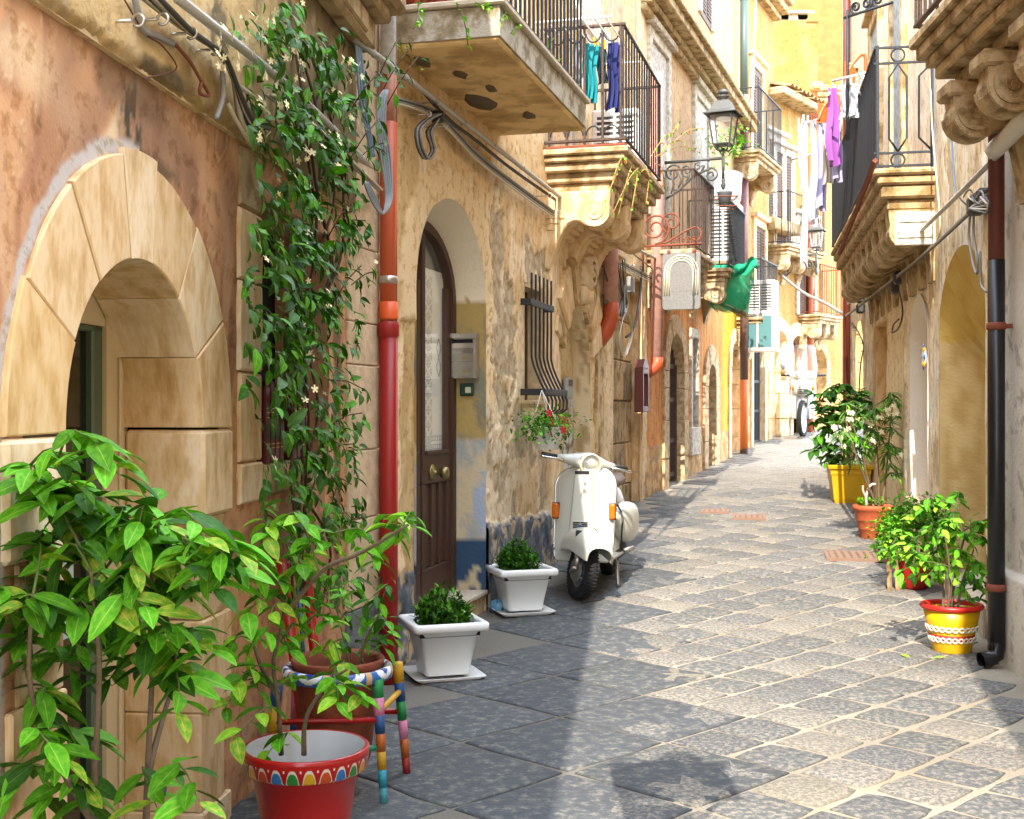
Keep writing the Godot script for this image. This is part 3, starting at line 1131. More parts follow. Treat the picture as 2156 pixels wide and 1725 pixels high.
func balcony_one(h: Node3D):
	var p := .6
	var s0: float = hit(L2, 1049, 85, p).x
	var s1: float = hit(L2, 1230, 277, p).x
	var st := tool(false)
	bx(st, Vector3(s0, 3.31, -.02), Vector3(s1, 3.49, p), .012)
	var slab := part("balcony", st, worn("soffit", "e0bd82", .95, "t_dirt", .35, "b_soft", .4), h)
	st = tool()
	bx(st, Vector3(s0 - .005, 3.335, p + .001), Vector3(s1 + .005, 3.495, p + .012), .003)
	bx(st, Vector3(s0 - .012, 3.335, 0), Vector3(s0 - .001, 3.495, p + .012), .003)
	part("weathered_face", st, worn("grey_render", "b0a99b", .95, "t_streak", .9, "b_grain", .3), slab)
	st = tool()
	bx(st, Vector3(s0 - .04, 3.497, 0), Vector3(s1 + .03, 3.532, p + .04), .008)
	part("marble_top", st, M.marble, slab)
	for e in [[.25, .1, .06], [.55, .22, .05], [.9, .3, .05], [1.2, .15, .12], [1.6, .35, .06]]:
		st = tool(true)
		rng.seed = int(e[0] * 100)
		var pl := []
		for k in 9: pl.append(Vector2(cos(TAU * k / 9) * e[2] * rng.randf_range(1.2, 2.2), sin(TAU * k / 9) * e[2] * rng.randf_range(.5, .9)))
		prism(st, Transform3D(Basis(Vector3.RIGHT, Vector3(0, 0, 1), Vector3.DOWN), Vector3(s0 + e[0], 3.309, e[1])), pl, -.002, .004)
		part("bare_patch", st, worn("bare_mortar", "7d6a50", 1.0, "t_grain", 3.0, "b_grain", .8), slab)
	railing(slab, Vector3(s0 + .02, 3.535, p - .02), Vector3(s1 - .02, 3.535, p - .02), .95, .098, .0085, M.iron)
	railing(slab, Vector3(s0 + .02, 3.535, .02), Vector3(s0 + .02, 3.535, p - .12), .95, .098, .0085, M.iron)


func balcony_two(h: Node3D):
	var p := .68
	var s0: float = hit(L2, 1321, 292, p).x
	var s1: float = hit(L2, 1400, 339, p).x
	var st := tool()
	for e in [[3.42, 3.47, p], [3.37, 3.42, p - .03], [3.30, 3.37, p - .07], [3.22, 3.30, p - .13], [3.15, 3.22, p - .17]]:
		bx(st, Vector3(s0 + (p - e[2]), e[0], -.02), Vector3(s1 - (p - e[2]), e[1], e[2]), .01)
	var slab := part("balcony", st, worn("stone_slab", "c4b090", .95, "t_streak", .9, "b_grain", .4), h)
	st = tool()
	bx(st, Vector3(s0 + .02, 3.472, .02), Vector3(s1 - .02, 3.495, p - .02), .005)
	part("tile_edge", st, M.rust, slab)
	for k in 3:
		var s: float = s0 + .22 + k * (s1 - s0 - .44) / 2
		st = tool()
		bracket(st, Transform3D(Basis(Vector3(0, 0, 1), Vector3.UP, Vector3(-1, 0, 0)), Vector3(s, 3.15, 0)), p - .16, .62, .2)
		part("bracket", st, M.stone, slab)
	railing(slab, Vector3(s0 + .04, 3.5, p - .04), Vector3(s1 - .04, 3.5, p - .04), .93, .125, .0075, M.iron)
	railing(slab, Vector3(s1 - .04, 3.5, .02), Vector3(s1 - .04, 3.5, p - .05), .93, .1, .009, M.iron_rust)
	# the end that faces down the street: fewer bars and rows of curls
	for i in 5:
		st = tool()
		tube(st, [Vector3(s0 + .04, 3.5, .04 + i * .145), Vector3(s0 + .04, 4.43, .04 + i * .145)], .011, 6)
		part("baluster", st, M.iron_rust, slab)
	for y in [3.53, 4.43]:
		st = tool()
		bx(st, Vector3(s0 + .025, y - .012, 0), Vector3(s0 + .055, y + .012, p - .02), .004)
		part("rail", st, M.iron_rust, slab)
	for i in 4:
		for y in [3.60, 4.345]:
			st = tool(true)
			var c := []
			for k in 13:
				var a := PI * k / 12.0
				c.append(Vector3(s0 + .04, y + (sin(a) * .07 - .03) * (1 if y < 4 else -1), .1125 + i * .145 + cos(a) * .06))
			tube(st, c, .007, 5)
			part("curl", st, M.iron, slab)


# a stone console seen from its side: volute at the front, curving back down to the wall; local x runs outward, y up, z across
func bracket(st: SurfaceTool, xf: Transform3D, out: float, down: float, wide: float):
	var pl := []
	pl.append(Vector2(-.02, 0)); pl.append(Vector2(out, 0)); pl.append(Vector2(out, -.05))
	for k in 9:
		var a := lerpf(.4, -PI * .75, k / 8.0)
		pl.append(Vector2(out - .13, -.17) + Vector2(cos(a), sin(a)) * .13)
	for k in 7:
		var t := k / 6.0
		pl.append(Vector2(lerpf(out - .27, .02, t), lerpf(-.24, -down, t) + sin(t * PI) * .12))
	pl.append(Vector2(-.02, -down))
	prism(st, xf, pl, -wide * .5, wide * .5, .012)
	scroll(st, xf * Transform3D(Basis(), Vector3(out - .13, -.17, wide * .5 - .02)), .135, .042, -1)
	scroll(st, xf * Transform3D(Basis(Vector3.LEFT, Vector3.UP, Vector3.FORWARD), Vector3(out - .13, -.17, -wide * .5 + .02)), .135, .042, 1)


# ---------- the houses further up on the same side

func stone_arch(parent: Node, c: float, hw: float, w: float, spring: float, rise: float, bottom: float, mt: Material, out := .03, depth := .2):
	var n := 9
	for i in n:
		var a := PI * i / n + .006
		var b := PI * (i + 1) / n - .006
		var pl := []
		for k in 4: pl.append(Vector2(c + cos(lerpf(a, b, k / 3.0)) * (hw + w), spring + sin(lerpf(a, b, k / 3.0)) * (rise + w)))
		for k in 4: pl.append(Vector2(c + cos(lerpf(b, a, k / 3.0)) * hw, spring + sin(lerpf(b, a, k / 3.0)) * rise))
		var st := tool()
		prism(st, Transform3D(), pl, -depth, out + (i % 3) * .004, .006)
		part("voussoir", st, mt, parent)
	for sd in [-1, 1]:
		var y := bottom
		var k := 0
		while y < spring - .05:
			var y1 := minf(spring, y + .42 + .07 * (k % 2))
			if spring - y1 < .12: y1 = spring
			var st := tool()
			var x0: float = c + sd * hw
			var x1: float = c + sd * (hw + w + .02 * (k % 2))
			bx(st, Vector3(minf(x0, x1), y + .003, -depth), Vector3(maxf(x0, x1), y1 - .003, out + (k % 2) * .004), .008)
			part("jamb_stone", st, mt, parent)
			y = y1; k += 1


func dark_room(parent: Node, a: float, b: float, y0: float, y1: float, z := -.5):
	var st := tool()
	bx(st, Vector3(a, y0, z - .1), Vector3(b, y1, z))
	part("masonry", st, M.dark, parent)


func shuttered_door(parent: Node, c: float, w: float, y0: float, y1: float, mt: Material, frame: Material, slats := true):
	var st := tool()
	bx(st, Vector3(c - w * .5 - .14, y0, -.02), Vector3(c - w * .5, y1 + .14, .05), .008)
	bx(st, Vector3(c + w * .5, y0, -.02), Vector3(c + w * .5 + .14, y1 + .14, .05), .008)
	bx(st, Vector3(c - w * .5, y1, -.02), Vector3(c + w * .5, y1 + .14, .05), .008)
	bx(st, Vector3(c - w * .5 - .2, y1 + .14, -.02), Vector3(c + w * .5 + .2, y1 + .22, .12), .01)
	part("door_surround", st, frame, parent)
	for k in 2:
		st = tool()
		var x0 := c - w * .5 + k * w * .5
		bx(st, Vector3(x0 + .004, y0, -.01), Vector3(x0 + w * .5 - .004, y1, .015), .004)
		if slats:
			var y := y0 + .1
			while y < y1 - .1:
				bx(st, Vector3(x0 + .06, y, .014), Vector3(x0 + w * .5 - .06, y + .03, .03))
				y += .055
		part("shutter", st, mt, parent)


# a stone balcony with its railing; s0..s1 along the wall, p out of it
func balcony(h: Node3D, s0: float, s1: float, top: float, p: float, mt: Material, bars: Material, side: int, gap := .11, brackets := 2, rail_h := .95) -> MeshInstance3D:
	var a := minf(s0, s1); var b := maxf(s0, s1)
	var st := tool()
	for e in [[-.05, 0.0, 0.0], [-.11, -.05, .04], [-.18, -.11, .09]]:
		bx(st, Vector3(a + e[2], top + e[0], -.02), Vector3(b - e[2], top + e[1], p - e[2]), .008)
	var slab := part("balcony", st, mt, h)
	for k in brackets:
		var s := lerpf(a + .2, b - .2, k / maxf(1.0, brackets - 1))
		st = tool()
		bracket(st, Transform3D(Basis(Vector3(0, 0, 1), Vector3.UP, Vector3(-1, 0, 0)), Vector3(s, top - .18, 0)), p - .1, .5, .18)
		part("bracket", st, mt, slab)
	railing(slab, Vector3(a + .03, top, p - .03), Vector3(b - .03, top, p - .03), rail_h, gap, .008, bars)
	railing(slab, Vector3(a + .03, top, .02), Vector3(a + .03, top, p - .05), rail_h, gap, .008, bars)
	railing(slab, Vector3(b - .03, top, .02), Vector3(b - .03, top, p - .05), rail_h, gap, .008, bars)
	return slab


func look_orange(s: float, y: float) -> Color:
	var v := nz(s * .8, y * .4, 71)
	var c: Color
	if y < 3.35 + nz(s, 0.0) * .05:
		c = mixc(hx("d08a3a"), hx("c47a2c"), ss(-.3, .3, v))
		c = mixc(c, hx("dca058"), ss(.0, .4, nz(s * 4, y * .5, 72)) * .7)
		c = mixc(c, hx("8f5a2c"), ss(.2, .5, nz(s * 6, y * .7, 73)) * .5)
		c = mixc(c, hx("d0a21e"), ss(21.0, 21.4, s + nz(y * .7, 1.0) * .2))
		if y < .95 + (s - 16) * .02: c = mixc(mixc(hx("d3ac72"), hx("b98a55"), ss(-.2, .3, nz(s * 3, y * 3, 74))), hx("8d7b5c"), ss(.1, .4, nz(s * 2, y * 5, 75)) * .6)
	else:
		c = mixc(hx("c4a67e"), hx("b59772"), ss(-.3, .3, v))
		c = mixc(c, hx("a58e6c"), ss(.15, .5, nz(s * 4, y * .5, 76)) * .6)
		if y > 6.4: c = mixc(hx("bf9f70"), hx("b69668"), ss(-.3, .3, v))
	return Color(c.r, c.g, c.b, nz(s * 2, y * 2, 77) * .006)


func look_yellow(s: float, y: float) -> Color:
	var v := nz(s * .7, y * .4, 81)
	var c := mixc(hx("a98244"), hx("a07a3c"), ss(-.3, .3, v))
	c = mixc(c, hx("b08f5c"), ss(.0, .4, nz(s * 3, y * .5, 82)) * .6)
	c = mixc(c, hx("9c8252"), ss(.25, .55, nz(s * 5, y * .6, 83)) * .5)
	if y < 1.75: c = mixc(c, hx("c0a47a"), ss(.0, .3, nz(s * 2, y * 2, 84) + .1))
	return Color(c.r, c.g, c.b, nz(s * 2, y * 2, 85) * .006)


func look_apricot(s: float, y: float) -> Color:
	var c := mixc(hx("9c6e37"), hx("946730"), ss(-.3, .3, nz(s * .8, y * .6, 86)))
	c = mixc(c, hx("a67f4c"), ss(.05, .4, nz(s * 1.4, y * .8, 87)) * .6)
	return Color(c.r, c.g, c.b, 0)


func build_far_left():
	worn("white_frame", "c9c2b4", .85, "t_dirt", 1.5)
	worn("white_shutter", "bdb9b0", .7, "t_dirt", 2.0)
	worn("brown_shutter", "5d4433", .7, "t_grain", 2.0)
	worn("arch_old", "d2b893", .95, "t_dirt", 1.4, "b_grain", .5)
	# the orange house
	var f: Dictionary = L3
	var h := thing("townhouse", "townhouse with an orange ground floor and cream storey above, behind the hanging arch sign", "house", f.xf)
	var A := [17.38, 20.05, 22.45]
	var hole := func(s, y): return minf(minf(arch_sd(s, y, 17.38, .52, 1.9, .5), arch_sd(s, y, 20.05, .36, 1.75, .36)), minf(box_sd(s, y, 18.42, 18.92, 1.15, 2.45), arch_sd(s, y, 22.35, .5, 2.1, .5)))
	sheet("wall", f, h, M.plaster, 15.35, 22.96, .1, 6.2, .028, hole, look_orange)
	sheet("upper_wall", f, h, M.plaster, 15.35, 22.96, 6.15, 9.4, .08, nothing, look_orange)
	stone_arch(h, 17.38, .5, .26, 1.9, .5, .35, M.arch_old, .035)
	stone_arch(h, 20.05, .34, .3, 1.75, .34, .5, M.arch_old, .035)
	stone_arch(h, 22.35, .46, .22, 2.1, .46, .5, M.stone_pale, .03)
	dark_room(h, 16.7, 18.1, .3, 2.6, -.3); dark_room(h, 19.5, 20.5, .4, 2.3, -.3)
	var st := tool()
	for k in 11: tube(st, [Vector3(16.95 + k * .086, .45, -.1), Vector3(16.95 + k * .086, 1.9 + sqrt(maxf(0, .25 - pow(16.95 + k * .086 - 17.38, 2))) - .05, -.1)], .014, 5)
	for y in [.5, .95, 1.5, 1.95]: bx(st, Vector3(16.9, y, -.12), Vector3(17.86, y + .06, -.085))
	bx(st, Vector3(16.9, .45, -.13), Vector3(16.98, 2.0, -.07)); bx(st, Vector3(17.78, .45, -.13), Vector3(17.86, 2.0, -.07)); bx(st, Vector3(17.36, .45, -.13), Vector3(17.41, 2.0, -.07))
	part("gate", st, M.iron_rust, h)
	st = tool()
	bx(st, Vector3(18.36, 1.02, -.05), Vector3(18.46, 2.55, .04), .01); bx(st, Vector3(18.88, 1.02, -.05), Vector3(18.98, 2.55, .04), .01)
	bx(st, Vector3(18.46, 2.42, -.05), Vector3(18.88, 2.55, .04), .01); bx(st, Vector3(18.34, .75, -.05), Vector3(19.0, 1.15, .05), .01)
	var wn := part("window", st, M.white_frame, h)
	st = tool()
	bx(st, Vector3(18.44, 1.1, -.2), Vector3(18.9, 2.45, -.14))
	part("boarded_pane", st, M.stone_dark, wn)
	st = tool()
	bx(st, Vector3(22.0, .4, -.2), Vector3(22.85, 2.6, -.12))
	part("filled_arch", st, M.stone_pale, h)
	st = tool()
	for k in 6: tube(st, [Vector3(19.76 + k * .11, .8, -.14), Vector3(19.76 + k * .11, 2.0, -.14)], .012, 5)
	part("grille", st, M.iron, h)
	for e in [[16.35, 4.0, 5.6], [19.2, 4.0, 5.6]]: shuttered_door(h, e[0], .95, 3.75, e[2] + .3, M.white_shutter, M.white_frame, false)
	for e in [[16.4, 7.2], [19.6, 7.2]]: shuttered_door(h, e[0], .9, e[1], e[1] + 1.6, M.brown_shutter, M.white_frame)
	# long cornice with a mossy edge
	st = tool()
	for e in [[6.08, 6.16, .1], [6.16, 6.24, .16], [6.24, 6.36, .3], [6.36, 6.42, .36]]: bx(st, Vector3(15.3, e[0], -.05), Vector3(22.96, e[1], e[2]), .012)
	part("cornice", st, worn("cornice_stone", "b9a57f", .95, "t_streak", .8, "b_grain", .5), h)
	var q0 := hit(f, 1464, 523, .6); var q1 := hit(f, 1508, 544, .6)
	balcony(h, q0.x, q1.x, q0.y, .6, M.stone_slab, M.iron_rust, 1, .1, 2)
	q0 = hit(f, 1538, 563, .6); q1 = hit(f, 1572, 596, .6)
	balcony(h, q0.x, q1.x, q0.y, .6, M.stone_slab, M.iron_blue, 1, .1, 2)
	st = tool()
	bx(st, Vector3(15.3, 0, -8), Vector3(22.95, 9.35, -.65))
	part("masonry", st, M.stone_old, h)
	# the narrow yellow house
	f = L4
	h = thing("townhouse", "narrow yellow townhouse with two air conditioners under its balcony", "house", f.xf)
	var a0: float = hit(f, 1562, 700).x; var a1: float = hit(f, 1627, 700).x
	var dr: float = hit(f, 1596, 850).x
	hole = func(s, y): return box_sd(s, y, dr - .5, dr + .5, .5, 2.75)
	sheet("wall", f, h, M.plaster, a0, a1, .4, 10.0, .05, hole, look_yellow)
	dark_room(h, dr - .6, dr + .6, .4, 2.9, -.25)
	st = tool()
	for k in 8: tube(st, [Vector3(dr - .44 + k * .125, .75, -.08), Vector3(dr - .44 + k * .125, 2.7, -.08)], .016, 5)
	for y in [.78, 1.35, 1.9, 2.65]: bx(st, Vector3(dr - .48, y, -.1), Vector3(dr + .48, y + .05, -.06))
	part("gate", st, M.iron, h)
	st = tool()
	bx(st, Vector3(dr - .62, .4, -.1), Vector3(dr - .48, 2.8, .04), .01); bx(st, Vector3(dr + .48, .4, -.1), Vector3(dr + .62, 2.8, .04), .01); bx(st, Vector3(dr - .48, 2.7, -.1), Vector3(dr + .48, 2.85, .04), .01); bx(st, Vector3(dr - .7, .4, -.1), Vector3(dr + .7, .72, .06), .01)
	part("door_surround", st, M.stone_pale, h)
	q0 = hit(f, 1606, 667, .5); q1 = hit(f, 1640, 684, .5)
	balcony(h, q0.x, minf(q1.x, a1), q0.y, .5, M.stone_slab, M.iron_blue, 1, .09, 2, 1.0)
	q0 = hit(f, 1626, 334, .55); q1 = hit(f, 1648, 352, .55)
	balcony(h, q0.x - .9, minf(q0.x + .9, a1), q0.y, .55, M.stone_slab, M.iron_blue, 1, .1, 2, 1.05)
	shuttered_door(h, hit(f, 1592, 280).x, .8, q0.y, q0.y + 1.9, M.brown_shutter, M.stone_pale)
	shuttered_door(h, hit(f, 1598, 580).x, .8, hit(f, 1606, 667, .5).y, hit(f, 1606, 667, .5).y + 1.8, M.brown_shutter, M.stone_pale)
	st = tool()
	for e in [[9.0, 9.1, .15], [9.1, 9.25, .3], [9.25, 9.35, .4]]: bx(st, Vector3(a0, e[0], -.05), Vector3(a1 + .1, e[1], e[2]), .015)
	part("cornice", st, M.cornice_stone, h)
	st = tool()
	bx(st, Vector3(a0, .2, -6), Vector3(a1, 9.9, -.45))
	part("masonry", st, M.stone_old, h)
	# the yellow house that closes the bend
	f = L5
	h = thing("townhouse", "ochre yellow townhouse at the bend with a lace-hung arched door behind the parked scooter", "house", f.xf)
	a0 = hit(f, 1623, 700).x; a1 = hit(f, 1800, 700).x + 2.0
	var c1: float = hit(f, 1641, 800).x; var c2: float = hit(f, 1679, 800).x; var c3: float = hit(f, 1724, 800).x
	hole = func(s, y): return minf(arch_sd(s, y, c1, .42, 2.55, .42), minf(arch_sd(s, y, c2, .4, 2.5, .42), arch_sd(s, y, c3, .42, 2.3, .4)))
	sheet("wall", f, h, M.plaster, a0, a1, .5, 7.5, .05, hole, look_yellow)
	stone_arch(h, c1, .4, .26, 2.55, .4, .8, M.stone_pale, .03); stone_arch(h, c2, .38, .26, 2.5, .4, .8, M.stone_pale, .03); stone_arch(h, c3, .4, .2, 2.3, .38, .8, M.stone_old, .03)
	st = tool()
	bx(st, Vector3(c1 - .45, .6, -.3), Vector3(c1 + .45, 3.1, -.2)); bx(st, Vector3(c3 - .45, .6, -.3), Vector3(c3 + .45, 2.9, -.2))
	part("filled_arch", st, M.stone_pale, h)
	st = tool()
	bx(st, Vector3(c2 - .4, .6, -.25), Vector3(c2 + .4, 3.0, -.18))
	var dd := part("door", st, M.brown_shutter, h)
	st = tool(true)
	surf(st, func(u, v): return Vector3(c2 - .34 + u * .68, 1.25 + v * 1.5, -.16 + .02 * sin(u * 40.0) + .012 * sin(v * 31.0)), 40, 12)
	part("curtain", st, worn("lace_brown", "a8725a", .9, "t_rust", 4.0), dd)
	st = tool()
	for k in 14: bx(st, Vector3(c2 - .32, .75 + k * .055, -.185), Vector3(c2 + .32, .78 + k * .055, -.165))
	part("louvre", st, M.rust, dd)
	for e in [[1655, 522, 1740, 545, .55], [1733, 665, 1778, 690, .5]]:
		q0 = hit(f, lerpf(e[0], e[2], .5), e[1], e[4]); q1 = hit(f, e[2], e[3], e[4])
		balcony(h, q1.x - (1.9 if e[0] == 1655 else 1.3), q1.x, q0.y, e[4], M.stone_slab, M.iron if e[0] == 1655 else M.rust, 1, .1, 3, 1.0)
		shuttered_door(h, q1.x - .9, .8, q0.y, q0.y + 1.9, M.brown_shutter, M.white_frame)
	q0 = hit(f, 1625, 480)
	st = tool()
	bx(st, Vector3(q0.x - .6, q0.y - .1, -.02), Vector3(q0.x + .7, q0.y + .12, .32), .02)
	part("ledge", st, M.cornice_stone, h)
	shuttered_door(h, q0.x + .1, .75, q0.y + .2, q0.y + 1.7, M.brown_shutter, M.white_frame)
	# eaves of clay tiles
	st = tool()
	bx(st, Vector3(a0 - .2, 7.45, -.1), Vector3(a1, 7.6, .38), .02)
	part("eaves_board", st, M.cornice_stone, h)
	var tile := tool(true)
	surf(tile, func(u, v): return Vector3((u - .5) * .19, sin(u * PI) * .06, .45 - v * 1.2) + Vector3(0, v * .28, 0), 6, 2)
	var tm := done(tile)
	for k in int((a1 - a0) / .2): piece("roof_tile", tm, worn("roof_clay", "b08455", .95, "t_dirt", 2.0, "b_grain", .5), h, Transform3D(Basis(), Vector3(a0 + k * .2, 7.6 + (k % 3) * .006, 0)))
	st = tool()
	bx(st, Vector3(a0 - .5, .3, -5), Vector3(a1, 7.5, -.45))
	part("masonry", st, M.stone_old, h)
	# tall apricot house behind the tiled roof
	var g := {"o": Vector3(0, 0, -31), "u": Vector3.RIGHT, "n": Vector3(0, 0, 1), "side": 1, "xf": Transform3D(Basis(), Vector3(0, 0, -31))}
	h = thing("townhouse", "tall apricot house with a roof dormer rising behind the tiled eaves", "house", g.xf)
	var e0: float = hit(g, 1500, 100).x; var e1: float = hit(g, 1722, 100).x
	sheet("wall", g, h, M.plaster, e0, e1, 5, hit(g, 1700, 42).y, .1, nothing, look_apricot)
	st = tool()
	bx(st, Vector3(e0, 4, -4), Vector3(e1, hit(g, 1700, 42).y - .02, -.02))
	bx(st, Vector3(e1 - .3, hit(g, 1722, 44).y - .05, -3), Vector3(e1 + .03, hit(g, 1722, 40).y, .04), .02)
	part("masonry", st, worn("apricot", "996b36", .95, "t_blotch", .3), h)
	var up: float = hit(g, 1700, 42).y
	st = tool()
	bx(st, Vector3(e0 - 2, 5, -12), Vector3(e1 + 3.2, up + 6, -3.6))
	part("rear_wall", st, M.apricot, h)
	var dx0: float = hit(g, 1637, 40, -1.2).x; var dx1: float = hit(g, 1697, 40, -1.2).x
	st = tool()
	bx(st, Vector3(dx0, up - .5, -1.6), Vector3(dx0 + .25, up + .45, -1.0)); bx(st, Vector3(dx1 - .25, up - .5, -1.6), Vector3(dx1, up + .45, -1.0)); bx(st, Vector3(dx0, up + .32, -1.6), Vector3(dx1, up + .5, -1.0))
	var dm := part("dormer", st, M.white_frame, h)
	st = tool(true)
	surf(st, func(u, v): return Vector3(lerpf(dx0 - .15, dx1 + .15, v), up + .45 + sin(u * PI) * .22, -.85 - u * 1.1), 8, 1)
	part("dormer_roof", st, worn("zinc", "b9b3a2", .5, "t_dirt", 1.0), dm)
	st = tool()
	bx(st, Vector3(dx0 + .25, up - .5, -1.4), Vector3(dx1 - .25, up + .33, -1.35))
	part("pane", st, M.dark_glass, dm)
	st = tool()
	bx(st, Vector3(hit(g, 1705, 190).x, hit(g, 1705, 192).y, 0), Vector3(hit(g, 1727, 190).x, hit(g, 1705, 178).y, .35), .05)
	part("stone_bracket", st, M.stone_old, h)
	# its side street front, with a window and deep cornices
	st = tool()
	bx(st, Vector3(e1, 4, -4), Vector3(e1 + 1.2, up - 2.0, -.4))
	for k in 3: bx(st, Vector3(e1 + .02, up - 2.0 + k * .14, -4), Vector3(e1 + 1.3 + k * .12, up - 1.86 + k * .14, -.3 + k * .06), .02)
	part("cornice", st, M.cornice_stone, h)
	st = tool()
	bx(st, Vector3(e1 + .15, up - 5.2, -.42), Vector3(e1 + .75, up - 3.0, -.36))
	part("window", st, M.white_shutter, h)


# ---------- the houses across the street

func look_right(s: float, y: float) -> Color:
	var v := nz(s * .6, y * .4, 91)
	var sk := (nz(s * 4, y * .8, 92) * .7 + nz(s * 1.4, y, 90) * .4) * (1 - .75 * ss(3.0, 3.4, y))
	var c := mixc(hx("ead6b0"), hx("e0c79a"), ss(-.3, .3, v))
	c = mixc(c, hx("ecdcbc"), ss(.0, .35, nz(s * 2.4, y * .5, 93)) * .75)
	c = mixc(c, hx("b0936a"), ss(.18, .5, sk) * .5)
	c = mixc(c, hx("d2b680"), ss(.1, .45, nz(s * 4, y * 1.2, 98)) * .5)
	c = mixc(c, hx("dfd8cc"), ss(.22, .34, nz(s * 2.2, y * .7, 94)) * .7)
	c = mixc(c, hx("8f8062"), ss(.36, .5, nz(s * 7, y * 1.6, 95)) * .5 * (1 - ss(3.0, 3.4, y)))
	var bare := ss(.25, .28, rz(s * 1.4, y * .7, 96))
	c = mixc(c, hx("bda07a"), bare * .8)
	var rel := nz(s * 1.6, y * 1.6, 97) * .006 - bare * .006
	if s > 9.75 and s < 11.75:
		var e := arch_sd(s, y, 10.75, .8, 2.0, .85)
		c = mixc(c, hx("ead9bd"), 1 - ss(-.03, .0, e))
		rel += .0 if e > 0 else -.02
	if s > 11.7 and s < 13.0: c = mixc(c, hx("e6d0a2"), .7)
	if y > 3.2:
		var w := ss(3.2, 3.5, y) * (1.0 if s > 8.6 else .6)
		c = mixc(c, mixc(hx("e0cdb0"), hx("d2bda6"), ss(-.3, .3, nz(s * 2, y * .3, 99))), .8 * w)
		c = mixc(c, hx("b7bcc4"), (1 - ss(.08, .1, absf(s - 9.75))) * w * .8)
	return Color(c.r, c.g, c.b, rel)


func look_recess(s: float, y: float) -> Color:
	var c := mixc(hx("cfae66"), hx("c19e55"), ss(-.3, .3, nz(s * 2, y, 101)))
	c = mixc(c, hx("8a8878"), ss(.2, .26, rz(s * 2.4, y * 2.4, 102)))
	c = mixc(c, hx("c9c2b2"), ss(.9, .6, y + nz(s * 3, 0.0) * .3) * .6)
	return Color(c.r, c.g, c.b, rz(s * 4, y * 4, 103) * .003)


func look_pale(s: float, y: float) -> Color:
	var c := mixc(hx("dcd4c4"), hx("cfc6b4"), ss(-.3, .3, nz(s, y, 105)))
	c = mixc(c, hx("8f8878"), ss(.34, .4, rz(s * 4, y * 4, 106)) * .6)
	return Color(c.r, c.g, c.b, nz(s * 3, y * 3, 107) * .003 + (.03 if y < .52 else 0.0))


